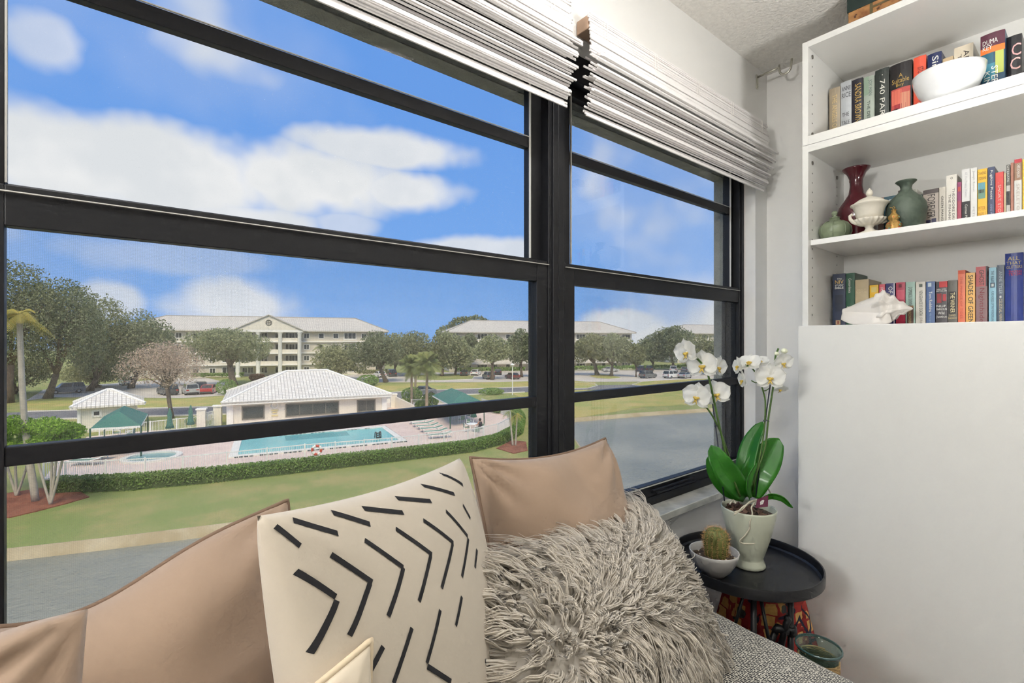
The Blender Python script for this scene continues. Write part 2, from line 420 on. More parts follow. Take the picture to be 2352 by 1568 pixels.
# ------------------------------------------------------------------ woven wood blinds, every slat a piece
m_sl = [mat('blind_slat_white', (243, 240, 238), 0.6, var=(14, 0.05)), mat('blind_slat_cream', (233, 228, 226), 0.6, var=(14, 0.06)), mat('blind_slat_grey', (212, 206, 206), 0.65)]
m_rail = mat('blind_headrail_wood', (206, 172, 146), 0.55, var=(12, 0.2))
m_cord = mat('blind_cord', (236, 232, 226), 0.8)
def blind(x0, x1, label):
    L = x1 - x0; xc = (x0 + x1) / 2
    t = thing('woven_blind', label, 'window blind', (xc, 0.9, 1.985), group='rolled up woven blinds')
    MB().box(x0 + .004, x1 - .004, .892, .934, 2.205, 2.243).build('headrail', m_rail, t, bevel=.002)
    path = []
    z = 2.244
    while z > 2.125: path.append((.884 + .004 * math.sin(z * 40), z, 0.0)); z -= .0052       # front valance
    # fabric gathered in soft folds under it
    for k in range(5):
        zc = 2.118 - k * .027
        yo = .842 + .010 * k; yi = .900
        for q in range(9):
            a = q / 8; y = yi + (yo - yi) * math.sin(a * math.pi); zz = zc + .012 - .026 * a - .004 * math.sin(a * math.pi)
            path.append((y, zz, (0.5 - a) * 1.5))
    for k in range(4): path.append((.905 - .002 * k, 1.988 - .0045 * k, 0))
    proto = {}
    for i, m in enumerate(m_sl):
        mb = MB().box(-L / 2, L / 2, -.0016, .0016, -.0026, .0026)
        o = mb.build('slat', m, t, local=True); proto[i] = o
    first = {0: True, 1: True, 2: True}
    for (y, z, tilt) in path:
        r = R.random(); i = 0 if r < .62 else (1 if r < .88 else 2)
        if first[i]: o = proto[i]; first[i] = False
        else: o = proto[i].copy(); COL.objects.link(o)
        s = 1 + R.uniform(-.012, .006)
        o.location = (R.uniform(-.004, .004), y - .9 + R.uniform(-.0012, .0012), z - 1.985 + R.uniform(-.0012, .0012))
        o.scale = (s, R.uniform(.8, 1.3), R.uniform(.8, 1.18)); o.rotation_euler = (tilt * .55, 0, R.uniform(-.0016, .0016))
    for k in range(5):
        xk = x0 + L * (.06 + .22 * k)
        b = MB()
        for dx in (-.006, .006): b.tube([(xk + dx, .880, 2.24), (xk + dx, .880, 2.13)], .0008, 5)
        b.build('cord', m_cord, t)
    return t
blind(0.985, 2.062, 'white woven wood blind rolled up over the narrow window by the bookcase')
blind(-0.23, 0.915, 'white woven wood blind rolled up over the wide left window')

# ------------------------------------------------------------------ curtain rod bracket left on the wall near the corner
m_nickel = mat('brushed_nickel', (198, 196, 184), 0.35, metal=0.8)
P = ony(1738, 187, YW); px_, pz_ = P.x, P.z
t = thing('curtain_bracket', 'brushed nickel curtain rod bracket with a hook, high beside the corner', 'bracket', (px_, YW, pz_ - .03))
b = MB(); b.box(px_ - .007, px_ + .007, YW - .004, YW, pz_ - .032, pz_ + .026); b.build('wall_plate', m_nickel, t, bevel=.001)
b = MB(); b.tube([(px_, YW - .003, pz_ + .016), (px_, YW - .055, pz_ + .018), (px_, YW - .092, pz_ + .020)], .0045, 8); b.build('arm', m_nickel, t, smooth=True)
pts = [(px_, YW - .088, pz_ + .026)] + [(px_, YW - .113 + .021 * math.cos(math.pi + a), pz_ + .010 + .021 * math.sin(math.pi + a)) for a in [i * math.pi / 10 for i in range(11)]] + [(px_, YW - .134 - .0, pz_ + .04)]
pts = [(px_, YW - .090, pz_ + .03)] + [(px_, YW - .112 + .022 * math.cos(a), pz_ + .008 + .024 * math.sin(a)) for a in [-i * math.pi / 10 for i in range(11)]] + [(px_, YW - .136, pz_ + .034)]
MB().tube(pts, .0042, 8).build('hook', m_nickel, t, smooth=True)
for dz in (-.024, -.012): MB().sphere((px_, YW - .005, pz_ + dz), .0028, 8, 6).build('screw', m_nickel, t, smooth=True)

# ------------------------------------------------------------------ unseen fill lamps added outside the frame to light the room
m_fill_globe = mat('fill_globe_glow', (250, 246, 236), 0.4, emit=((1, .985, .955, 1), FILL_GLOBE_E))
lx, ly, lz = FILL_GLOBE_AT
t = thing('fill_globe', 'unseen globe fill light added left of the daybed', 'lamp', (lx, ly, 0))
MB().lathe([(0, 0), (.15, 0), (.15, .015), (.02, .03), (0, .03)], (lx, ly, 0), 30).build('base', m_nickel, t, smooth=True, angle=40)
MB().tube([(lx, ly, .02), (lx, ly, lz - .21)], .011, 12).build('pole', m_nickel, t)
MB().sphere((lx, ly, lz), .22, 28, 18).build('globe', m_fill_globe, t, smooth=True)
lx, ly, lz = FILL_UP_AT
t = thing('fill_uplight', 'unseen fill uplight added behind the camera, shining at the ceiling', 'lamp', (lx, ly, 0))
MB().lathe([(0, 0), (.14, 0), (.14, .015), (.02, .03), (0, .03)], (lx, ly, 0), 30).build('base', m_nickel, t, smooth=True, angle=40)
MB().tube([(lx, ly, .02), (lx, ly, lz - .10)], .012, 12).build('pole', m_nickel, t)
MB().lathe([(0, -.11), (.03, -.11), (.12, -.05), (.17, .0), (.168, .001), (.115, -.045), (.03, -.10), (0, -.10)], (lx, ly, lz), 36).build('bowl', m_nickel, t, smooth=True)
ld = bpy.data.lights.new('fill_light', 'AREA'); ld.shape = 'DISK'; ld.size = .28; ld.energy = FILL_UP_W; ld.color = (1.0, .985, .955)
lo = bpy.data.objects.new('fill_light', ld); COL.objects.link(lo); lo.parent = t; lo.location = (0, 0, lz - .01); lo.rotation_euler = (math.pi, 0, 0)

m_fill_lens = mat('fill_lens_glow', (250, 248, 240), .4, emit=((1, .985, .955, 1), 6.0))  # glowing lens of the ceiling fills added to brighten the daybed
for i, (lx, ly) in enumerate(FILL_DOWN_AT):
    t = thing('fill_downlight', ['unseen fill light added over the shaggy cushion', 'unseen fill light added over the left end of the daybed'][i], 'lamp', (lx, ly, CEIL - .02), group='added ceiling fill lights')
    MB().lathe([(.085, 0), (.115, 0), (.115, -.008), (.09, -.012), (.085, -.004)], (lx, ly, CEIL), 36).build('trim_ring', m_nickel, t, smooth=True)
    MB().lathe([(0, -.002), (.086, -.002), (.086, -.004), (0, -.004)], (lx, ly, CEIL), 30).build('lens', m_fill_lens, t)
    ld = bpy.data.lights.new('fill_light', 'AREA'); ld.shape = 'DISK'; ld.size = .16; ld.energy = FILL_DOWN_W; ld.color = (1.0, .985, .955)
    lo = bpy.data.objects.new('fill_light', ld); COL.objects.link(lo); lo.parent = t; lo.location = (0, 0, .012)
# ------------------------------------------------------------------ bookcase with topper
m_white = mat('white_laminate', (224, 224, 221), 0.35, var=(2, 0.015))
m_shelfw = mat('white_shelf_edge', (240, 240, 238), 0.3)
m_hole = mat('pin_hole', (70, 66, 62), 0.8)
m_steel = mat('zinc_fitting', (120, 116, 108), 0.4, metal=0.6)
BX = 1.80; BL, BR = 0.660, -0.140; TH = 0.018; BK = 2.15
IL, IR = BL - TH, BR + TH
def holes(parent, zs, z0, z1):
    b = MB(); z = z0
    while z < z1:
        for x in (1.835, 2.07): b.tube([(x, IL - .0008, z), (x, IL - .0004, z)], .0026, 8)
        z += .032
    b.build('pin_hole_row', m_hole, parent, kind='stuff')
    for (x, z) in zs:
        MB().tube([(x, IL - .0022, z), (x, IL, z)], .0068, 14).build('cam_fitting', m_steel, parent)
# topper
t = thing('bookcase_topper', 'white open top section of the bookcase just under the ceiling', 'bookcase', (BX + .17, (BL + BR) / 2, 2.018))
MB().box(BX, BK + .004, IL, BL, 2.0185, 2.366).build('side_panel', m_white, t, bevel=.0008)
MB().box(BX, BK + .004, BR, IR, 2.0185, 2.366).build('side_panel', m_white, t, bevel=.0008)
MB().box(BX, BK, IR, IL, 2.346, 2.366).build('top_panel', m_white, t, bevel=.0008)
MB().box(BX, BK, IR, IL, 2.0185, 2.048).build('bottom_panel', m_white, t, bevel=.0008)
MB().box(BK - .004, BK, IR, IL, 2.048, 2.346).build('back_panel', m_white, t)
holes(t, [(1.835, 2.325), (1.835, 2.062)], 2.10, 2.30)
# main unit
t = thing('bookcase', 'tall white bookcase with open shelves above a plain white door', 'bookcase', (BX + .17, (BL + BR) / 2, 0))
MB().box(BX, BK + .004, IL, BL, 0, 2.0175).build('side_panel', m_white, t, bevel=.0008)
MB().box(BX, BK + .004, BR, IR, 0, 2.0175).build('side_panel', m_white, t, bevel=.0008)
MB().box(BX, BK, IR, IL, 1.994, 2.0175).build('top_panel', m_white, t, bevel=.0008)
SH2 = 1.701; SH3 = 1.413
MB().box(1.8167, BK - .004, IR + .001, IL - .001, SH2 - .0175, SH2).build('shelf', m_shelfw, t, bevel=.0008)
MB().box(BX, BK - .004, IR, IL, SH3 - .018, SH3).build('shelf', m_shelfw, t, bevel=.0008)
MB().box(BX + .02, BK - .004, IR, IL, 0.06, 0.078).build('shelf', m_white, t)
MB().box(BX + .02, BX + .036, IR, IL, 0, 0.06).build('plinth', m_white, t)
MB().box(BK - .004, BK, IR, IL, 0.078, 1.994).build('back_panel', m_white, t)
MB().box(1.783, BX - .0005, BR - .004, 0.667, 0.02, SH3 - .001).build('door', m_white, t, bevel=.0015, label='plain white door panel')
holes(t, [(1.835, 1.965), (2.07, 1.965)], 1.45, 1.94)
P = onx(1958, 416, BK - .004)
MB().lathe([(.004, 0), (.011, 0), (.011, .002), (.0065, .002), (.0065, .0045), (0, .0045)], (0, 0, 0), 20).xf(Matrix.Translation(P) @ Matrix.Rotation(rad(-90), 4, 'Y')).build('cable_grommet', m_steel, t)

# ------------------------------------------------------------------ books
m_page = mat('book_pages', (226, 214, 190), 0.9, var=(40, 0.12))
_cm = {}
def cover(c, rough=0.35):
    k = tuple(c)
    if k not in _cm: _cm[k] = mat('cover_%d_%d_%d' % k, c, rough, var=(18, 0.12))
    return _cm[k]
def ink(c): return mat('ink_%d_%d_%d' % tuple(c), c, 0.45)
EPS = .0006
def book(px0, px1, pyt, xs, z0, col, label, group, prints=(), depth=None, rounded=False, py_at=None, blocks=()):
    y0 = onx(px0, 700, xs).y; y1 = onx(px1, 700, xs).y           # y0 left (towards the window), y1 right
    y0 -= .0004; y1 += .0004
    z1 = onx(px0 if py_at is None else py_at, pyt, xs).z
    dp = depth or min(BK - .006 - xs, .155)
    c = MB(); th = .0022; n = 6; W = y0 - y1; bulge = W * (.10 if rounded else .012)
    out = []; inn = []
    for i in range(n + 1):
        a = i / n; y = y0 - W * a; x = xs - bulge * (math.sin(math.pi * a) - 0.0)
        out.append((x, y))
    prof = [(xs + dp, y0)] + out + [(xs + dp, y1)] + [(xs + dp, y1 + th)] + [(x + th, min(max(y, y1 + th), y0 - th)) for (x, y) in reversed(out)] + [(xs + dp, y0 - th)]
    m = len(prof)
    vs = [(x, y, z0) for x, y in prof] + [(x, y, z1) for x, y in prof]
    fs = []
    h = m // 2
    for i in range(h - 1):
        fs.append((i, i + 1, m - 2 - i, m - 1 - i)[::-1]); fs.append((m + i, m + i + 1, 2 * m - 2 - i, 2 * m - 1 - i))
    fs += [(i, (i + 1) % m, m + (i + 1) % m, m + i) for i in range(m)]
    c.add(vs, fs)
    o = c.build('book', cover(col), label=label, cat='book', group=group)
    MB().box(xs + th, xs + dp - .003, y1 + th, y0 - th, z0 + .002, z1 - .003).build('pages', m_page, o)
    H = z1 - z0
    def sx(a): return xs - bulge * math.sin(math.pi * min(max(a, 0), 1)) - EPS
    for (f0, f1, a0, a1, bc) in blocks:                          # flat printed colour fields on the spine
        q = MB(); nn = 6; V = []
        for i in range(nn + 1):
            a = a0 + (a1 - a0) * i / nn
            V += [(sx(a) + .0002, y0 - W * a, z1 - H * f0), (sx(a) + .0002, y0 - W * a, z1 - H * f1)]
        q.add(V, [(2 * i, 2 * i + 2, 2 * i + 3, 2 * i + 1) for i in range(nn)])
        q.build('printed_field', ink(bc), o)
    for pr in prints:
        txt, ori, f0, f1, a0, a1, tc = pr
        v, f, _ = text_verts(txt); q = MB(); V = []
        for (tx, ty) in v:
            if ori == 'v': a = a1 - 0 * ty if False else a0 + (a1 - a0) * ty; fz = f0 + (f1 - f0) * tx
            else: a = a0 + (a1 - a0) * tx; fz = f1 + (f0 - f1) * ty
            V.append((sx(a) - .0002, y0 - W * a, z1 - H * fz))
        q.add(V, f); q.build('lettering', ink(tc), o)
    return o
WH = (238, 236, 230); BLK = (24, 24, 28); GLD = (206, 168, 92)
g1 = 'books on the top shelf'; x1 = 1.975; z1s = 2.0482
book(1904.5, 1930, 206.6, x1, z1s, (160, 146, 124), 'taupe hardback with worn gold lettering, leftmost on the top shelf', g1, [('THE ANGELS OF DUTY', 'v', .12, .95, .3, .75, (205, 180, 130))], rounded=True)
book(1930.7, 1956, 191.7, x1, z1s, (182, 186, 190), 'pale grey book with small widely spaced dark capitals', g1, [('ANNE', 'h', .08, .15, .12, .95, (70, 72, 80)), ('RICE', 'h', .18, .26, .12, .95, (70, 72, 80)), ('THE', 'h', .50, .56, .15, .8, (60, 60, 66)), ('TALE', 'h', .63, .69, .1, .85, (60, 60, 66)), ('OF', 'h', .78, .84, .25, .7, (60, 60, 66)), ('THE', 'h', .90, .96, .12, .75, (60, 60, 66))], rounded=True)
book(1956.6, 1982, 186, x1, z1s, (32, 30, 44), 'black book with tall gold author lettering and white title', g1, [('SANDRA BROWN', 'v', .08, .70, .3, .88, GLD), ('FAT', 'v', .74, .99, .2, .85, WH)], rounded=True)
book(1983.5, 2009, 180, x1, z1s, (172, 184, 172), 'mottled pale green book with thin dark lettering', g1, [('THE DEEP END', 'v', .40, .92, .35, .62, (50, 70, 66)), ('JOY MAN', 'v', .06, .32, .4, .8, (96, 120, 112))], rounded=True, blocks=[(0, .3, 0, .5, (150, 172, 152))])
book(2010, 2042.5, 164, x1, z1s, (50, 58, 54), 'dark green hardback with large white spaced lettering', g1, [('\u00b7 740 PARK \u00b7', 'v', .09, .90, .36, .72, WH), ('M', 'v', .93, .99, .5, .75, WH)], rounded=True)
book(2044, 2095.5, 154, x1, z1s, (34, 30, 32), 'thick black hardback with a red flower painting on its spine', g1, [('A', 'h', .16, .22, .42, .6, GLD), ('Suitable', 'h', .225, .30, .1, .88, GLD), ('Boy', 'h', .305, .37, .3, .65, GLD), ('VIKRAM', 'h', .86, .93, .12, .72, (190, 180, 120))], rounded=True, blocks=[(.38, .84, .06, .93, (206, 84, 78)), (.40, .62, .10, .55, (232, 120, 100)), (.46, .72, .5, .90, (226, 150, 120)), (.62, .80, .2, .72, (170, 52, 62)), (.68, .8, .12, .4, (60, 34, 40))])
book(2097.8, 2127.5, 135, x1, z1s, (238, 92, 66), 'bright orange-red hardback with dark red lettering', g1, [('STORMY WEATHER', 'v', .16, .62, .35, .8, (120, 36, 44)), ('CARL', 'h', .82, .90, .1, .8, WH), ('HIAASEN', 'h', .92, .99, .0, .85, WH), ('O', 'h', .68, .74, .3, .6, WH)], rounded=True)
book(2130, 2163, 128, x1, z1s, (34, 46, 92), 'navy blue book with white lettering behind the white bowl', g1, [('Sinbad', 'v', .05, .50, .35, .8, WH), ('XEU', 'v', .8, .98, .3, .8, WH)], rounded=True)
book(2165, 2190, 136, x1, z1s, (196, 172, 136), 'low tan book half hidden behind the white bowl', g1, [('a', 'h', .1, .18, .2, .6, (90, 70, 60))])
book(2191, 2236, 112, x1, z1s, (214, 202, 180), 'thick cream hardback with dark lettering, rising behind the white bowl', g1, [('ANTONIA', 'v', .08, .7, .5, .8, (60, 54, 50)), ('THE LAST', 'v', .12, .7, .2, .4, (80, 72, 66))], depth=.13)
o = book(2251.6, 2309, 86, 1.945, z1s, (34, 74, 104), 'thick hardback with a purple, orange and blue sea picture', g1, [('DUMA', 'h', .09, .16, .1, .72, WH), ('KEY', 'h', .17, .24, .1, .5, WH), ('STEPHEN', 'v', .50, .99, .46, .72, WH), ('KING', 'v', .56, .86, .16, .40, WH)], rounded=True, depth=.15, blocks=[(0, .2, 0, 1, (86, 40, 58)), (.2, .29, 0, 1, (226, 120, 52)), (.29, .45, 0, .55, (40, 96, 118)), (.29, .62, .62, .95, (176, 186, 96)), (.45, .7, .1, .6, (60, 130, 150))])
book(2311, 2348, 88, x1, z1s, (30, 28, 34), 'black book with big pink shiny letters, rightmost on the top shelf', g1, [('C', 'h', .14, .33, .35, .95, (226, 170, 170)), ('C', 'h', .36, .55, .25, .9, (236, 190, 186)), ('silence', 'v', .62, .85, .3, .5, (170, 160, 160)), ('C', 'h', .86, .99, .25, .9, (236, 200, 196))], rounded=True)

g2 = 'books on the middle shelf'; x2 = 1.985; z2 = SH2 + .0002
book(2016, 2030, 455, x2, z2, (150, 128, 118), 'slim mottled brown book behind the cream urn', g2)
book(2030.5, 2062, 453, x2, z2, (36, 84, 100), 'teal book half hidden between the urn and the dark green vase', g2, [('DANI', 'v', .28, .7, .25, .6, (170, 200, 206))], blocks=[(.08, .2, .35, .6, (200, 210, 210))])
book(2062.5, 2090, 438, x2, z2, (70, 62, 58), 'dark brown book hidden behind the green vase', g2)
book(2090.5, 2106, 436, x2, z2, (214, 214, 206), 'off-white book hidden behind the green vase', g2)
book(2106.5, 2119, 448, x2, z2, (40, 60, 54), 'narrow dark green book right behind the green vase', g2, [('HILL', 'v', .6, .95, .3, .7, WH)])
book(2120, 2156.5, 438, x2, z2, (172, 160, 150), 'grey-brown paperback with a dark butterfly under its title', g2, [('FOREVER', 'v', .12, .66, .28, .78, (40, 32, 34))], blocks=[(0, .10, 0, 1, (70, 60, 58)), (.70, .82, .2, .5, (54, 50, 84)), (.68, .84, .54, .84, (44, 42, 78)), (.82, .91, .28, .5, (120, 80, 100)), (.82, .91, .52, .74, (92, 60, 96))])
book(2157, 2172.5, 431, x2, z2, (206, 200, 188), 'narrow beige book with thin dark lettering on the middle shelf', g2, [('GREEN MANSIONS', 'v', .2, .95, .3, .65, (70, 64, 60))])
book(2173, 2198, 404, x2, z2, (234, 230, 220), 'tall ivory paperback with two lines of dark lettering', g2, [('THEODORE DREISER', 'v', .25, .99, .58, .80, (60, 54, 50)), ('THE FINANCIER', 'v', .35, .96, .22, .44, (60, 54, 50)), ('O', 'h', .04, .08, .4, .62, (30, 30, 30))])
book(2198.6, 2208.5, 419, x2, z2, (168, 52, 84), 'slim magenta and purple book', g2, blocks=[(0, .4, 0, 1, (150, 60, 110)), (.1, .2, .1, .8, (200, 80, 60))])
book(2209, 2228, 390, x2, z2, (232, 232, 232), 'white paperback whose lower half is black', g2, [('All the Pretty Horses', 'v', .05, .48, .3, .7, (196, 196, 200)), ('Cormac McCarthy', 'v', .60, .99, .3, .7, WH)], blocks=[(.55, 1, 0, 1, (30, 30, 34))])
book(2228.6, 2244.5, 387, x2, z2, (236, 236, 234), 'plain white paperback with faint script lettering', g2, [('Joseph Roman', 'v', .05, .4, .3, .7, (170, 170, 172)), ('PETER', 'v', .66, .9, .35, .65, (190, 190, 190))])
book(2245, 2268, 390, x2, z2, (240, 192, 20), 'yellow paperback with a small painted landscape', g2, [('CHASING', 'h', .05, .10, .05, .9, (150, 96, 30)), ('CEZANNE', 'h', .14, .19, .05, .9, (150, 96, 30)), ('PETER', 'h', .66, .73, .08, .8, (196, 130, 20)), ('MAYLE', 'h', .76, .83, .08, .9, (196, 130, 20))], blocks=[(.24, .52, .05, .8, (110, 150, 130)), (.24, .36, .05, .75, (96, 170, 200)), (.36, .42, .1, .7, (60, 70, 60))])
book(2268.6, 2285, 385, x2, z2, (36, 52, 96), 'navy paperback with white serif lettering on the middle shelf', g2, [('Fugitive Pieces', 'v', .06, .56, .28, .74, WH), ('ANNE MICHAELS', 'v', .64, .99, .35, .65, (150, 160, 190))])
book(2286, 2305.5, 397, x2, z2, (216, 52, 46), 'bright red paperback with pale lettering on the middle shelf', g2, [('. SHORT STORIES', 'v', .2, .97, .3, .7, (240, 190, 180))])
book(2306, 2310.5, 397, x2, z2, (222, 204, 160), 'very thin cream book beside the red paperback', g2)
book(2311, 2320.5, 379, x2, z2, (206, 202, 196), 'slim grey book with dark label blocks', g2, [('LITERATE', 'v', .02, .3, .25, .7, WH)], blocks=[(0, .36, 0, 1, (96, 94, 90)), (.46, .70, .05, .95, (40, 40, 44))])
book(2321, 2328.6, 374, x2, z2, (172, 108, 84), 'slim brown book on the middle shelf', g2)
book(2329.2, 2347.5, 367, x2, z2, (228, 226, 220), 'paperback with a red top, brown band and white base', g2, [('CHRIS BOHJALIAN', 'v', .08, .3, .2, .8, WH), ('SKELETONS', 'v', .40, .97, .3, .7, (190, 180, 172))], blocks=[(0, .06, 0, 1, (190, 40, 56)), (.06, .34, 0, 1, (158, 122, 96))])
book(2348, 2362, 366, x2, z2, (236, 196, 40), 'yellow book at the right edge of the middle shelf', g2, [('TANA', 'v', .1, .5, .3, .7, BLK)])

g3 = 'books on the lower shelf'; x3 = 2.0; z3 = SH3 + .0002
book(1912, 1942.5, 630, x3, z3, (34, 46, 72), 'navy hardback with a gold emblem at its foot, leftmost on the lower shelf', g3, [('The', 'h', .08, .11, .35, .72, WH), ('NIV', 'h', .12, .19, .2, .85, GLD), ('STUDY', 'h', .205, .24, .2, .85, WH), ('BIBLE', 'h', .25, .285, .2, .85, WH)], blocks=[(.40, .58, .2, .8, (24, 32, 50)), (.58, .71, .2, .8, (26, 36, 56)), (.88, .965, .25, .62, (170, 140, 110)), (.895, .95, .38, .5, (120, 50, 44))])
book(1943, 1963.5, 628, x3, z3, (32, 82, 58), 'dark green hardback with small white lettering', g3, [('Concordance', 'v', .1, .37, .3, .62, WH), ('KJV', 'h', .62, .65, .15, .7, WH)], depth=.14)
book(1964, 1995.6, 643, x3, z3, (190, 172, 138), 'tan cloth hardback behind the conch shell', g3, [('HOLY', 'h', .2, .24, .15, .8, (222, 208, 176)), ('SCRIPTURE', 'h', .25, .29, .1, .85, (222, 208, 176))])
book(1997, 2018, 655, x3, z3, (232, 184, 40), 'yellow paperback behind the conch shell', g3, [('THE MEM', 'v', .3, .8, .2, .6, (120, 50, 60))], blocks=[(.05, .18, .2, .8, (222, 200, 120))])
book(2019, 2033, 653, x3, z3, (206, 84, 100), 'narrow pink paperback behind the conch shell', g3, [('Robinson', 'v', .08, .6, .25, .7, (244, 220, 214))])
book(2034, 2056, 651, x3, z3, (52, 52, 112), 'navy and white striped paperback behind the conch shell', g3, [('OF WILD', 'v', .08, .6, .3, .75, WH)], blocks=[(0, 1, .86, .96, (222, 216, 226))])
book(2057.6, 2079.5, 649, x3, z3, (176, 50, 76), 'crimson paperback touching the tip of the conch shell', g3, blocks=[(.04, .12, .3, .62, (120, 30, 50)), (.18, .4, .15, .85, (196, 84, 104))])
book(2080, 2102, 648, x3, z3, (160, 192, 180), 'pale green paperback with dark narrow capitals', g3, [('DOMINICK DUNNE', 'v', .12, .56, .3, .72, (60, 60, 64)), ('AN INCONVENIENT', 'v', .64, .98, .3, .6, (196, 170, 120))], blocks=[(.55, 1, .12, .85, (88, 66, 58)), (.55, .60, .12, .85, (206, 166, 120))])
book(2103, 2126, 648, x3, z3, (218, 214, 204), 'off-white paperback with grey lettering on the lower shelf', g3, [('VENGEANCE IS DEATH', 'v', .2, .78, .35, .72, (96, 100, 92)), ('J D Robb', 'v', .82, .98, .35, .7, (120, 110, 100))], blocks=[(.05, .12, .35, .7, (90, 100, 90))])
book(2127, 2148, 647, x3, z3, (62, 94, 146), 'blue paperback with white lettering on the lower shelf', g3, [('Tom Robbins', 'v', .23, .70, .32, .68, WH), ('Villa Incognito', 'v', .73, .98, .32, .6, (150, 176, 206))], blocks=[(.03, .12, .2, .6, (200, 214, 226))])
book(2149, 2176.5, 647, x3, z3, (42, 34, 42), 'black and red paperback with white blocks of lettering', g3, [('NEW YORK', 'h', .17, .20, .1, .9, WH), ('BESTSELLER', 'h', .21, .24, .05, .95, WH), ('PHILLIP', 'h', .55, .60, .05, .85, WH), ('MARGOLIN', 'h', .62, .67, .05, .95, WH), ('Wild', 'h', .70, .77, .2, .75, WH), ('Justice', 'h', .79, .86, .05, .95, WH)], blocks=[(.0, .14, .3, 1, (190, 40, 44)), (.28, .5, .1, .5, (140, 36, 44)), (.3, .46, .6, .9, (170, 40, 50))])
book(2177, 2199.5, 644, x3, z3, (84, 80, 70), 'olive-brown paperback with cream vertical title', g3, [('THE WINNER', 'v', .28, .74, .25, .72, (230, 214, 170)), ('DAVID', 'h', .78, .82, .15, .8, (214, 190, 140)), ('BALDACCI', 'h', .84, .88, .05, .95, (214, 190, 140))], blocks=[(.26, .76, .05, .85, (34, 32, 32))])
book(2200, 2217.5, 621, x3, z3, (228, 108, 62), 'orange paperback with thin dark lettering', g3, [('THE PRINCE OF TIDES', 'v', .12, .9, .3, .62, (190, 60, 40))], blocks=[(0, .07, 0, 1, (206, 84, 48))])
book(2218, 2240, 627, x3, z3, (234, 176, 80), 'amber paperback with big black capitals', g3, [('SHADES OF GREEN', 'v', .05, .98, .24, .80, (34, 30, 28))])
book(2241, 2268.5, 613, x3, z3, (176, 62, 66), 'red and grey paperback with dark jagged lettering', g3, [('GHOST', 'v', .06, .33, .3, .72, (40, 30, 36)), ('Nightshade', 'v', .38, .97, .2, .75, (126, 40, 52))], blocks=[(.35, 1, 0, 1, (140, 108, 110)), (0, .35, .86, 1, (60, 50, 56))])
book(2270.6, 2289, 615, x3, z3, (132, 186, 206), 'pale blue paperback with a round dark badge', g3, [('THE RULES', 'v', .06, .26, .3, .7, (50, 70, 96)), ('PURE HORSES OF THE WONDERLAND', 'v', .42, .98, .35, .68, (56, 84, 110))], blocks=[(.27, .36, .2, .8, (60, 84, 104)), (.29, .34, .35, .65, (206, 214, 214))])
book(2289.5, 2307.5, 609, x3, z3, (38, 62, 88), 'dark slate blue hardback with tall thin capitals', g3, [('ANNE TYLER', 'v', .11, .5, .3, .7, (176, 190, 200)), ('CELESTIAL NAVIG', 'v', .58, .99, .3, .7, (206, 190, 160))], blocks=[(.53, .565, .35, .6, (230, 230, 230))])
book(2308, 2351, 583, x3 - .01, z3, (50, 66, 140), 'thick glossy blue hardback, the tallest on the lower shelf', g3, [('ALL', 'h', .05, .105, .15, .8, (200, 180, 130)), ('THAT', 'h', .12, .165, .08, .9, (200, 180, 130)), ('GLITTERS', 'h', .18, .22, .08, .95, (200, 180, 130)), ('THOMAS', 'h', .25, .28, .2, .92, (196, 40, 70)), ('TRYON', 'h', .285, .325, .2, .9, (196, 40, 70))], rounded=True)

# ------------------------------------------------------------------ ornaments on the shelves
m_sang = mat('oxblood_glaze', (84, 22, 34), 0.12, var=(8, 0.25), coat=.5)
m_cel = mat('celadon_glaze', (126, 138, 112), 0.35, var=(14, 0.25))
m_mar = mat('cream_bisque', (226, 220, 206), 0.55, var=(30, 0.10), bump=(40, .2, .003))
m_ver = mat('verdigris_stoneware', (62, 76, 66), 0.55, var=(18, 0.35), var_col=(92, 104, 92), bump=(60, .25, .003))
m_gold = mat('old_gold', (186, 148, 84), 0.35, metal=.7, var=(60, .35), bump=(150, .8, .003))
m_gem_r = mat('red_bead', (200, 60, 40), .2); m_gem_b = mat('turquoise_bead', (70, 190, 190), .2)
m_milk = mat('milk_glass', (236, 238, 240), 0.08, coat=.4)
m_dark = mat('deep_shadow_clay', (40, 34, 32), .8)
def pos(px, x, z): p = onx(px, 700, x); return (x, p.y, z)
# tall oxblood vase
c = pos(1967, 2.03, SH2 + .0005)
t = thing('bud_vase', 'tall oxblood red vase with a flared lip', 'vase', c)
S = [(0, 0), (.040, 0), (.042, .006), (.037, .018), (.043, .045), (.055, .085), (.058, .108), (.053, .132), (.036, .158), (.024, .178), (.0195, .205), (.020, .228), (.028, .250), (.040, .264), (.0425, .268), (.040, .2695), (.027, .255), (.0165, .23), (.016, .205), (.018, .18), (0, .175)]
MB().lathe(S, c, 40).build('vase_body', m_sang, t, smooth=True)
# celadon lidded jar
c = pos(1917, 1.915, SH2 + .0005)
t = thing('lidded_jar', 'small sage green melon-shaped jar with a knob lid', 'jar', c)
lob = lambda a, z: 1 + .035 * abs(math.cos(4 * a))
MB().lathe([(0, 0), (.026, 0), (.040, .012), (.0475, .032), (.046, .048), (.036, .062), (.020, .070), (.0145, .073), (.0135, .080), (.011, .080), (.011, .072), (0, .070)], c, 48, wob=lob).build('jar_body', m_cel, t, smooth=True)
for k in range(8):
    a = k * math.pi / 4 + .2
    MB().tube([(c[0] + r * math.cos(a), c[1] + r * math.sin(a), c[2] + z) for r, z in [(.041, .010), (.0495, .030), (.0475, .048), (.037, .063), (.022, .071)]], .0013, 6).build('raised_rib', m_cel, t, smooth=True)
MB().lathe([(0, .080), (.0155, .080), (.0155, .083), (.008, .086), (.005, .089), (.009, .094), (.0095, .099), (.006, .105), (0, .107)], c, 24).build('lid', m_cel, t, smooth=True)
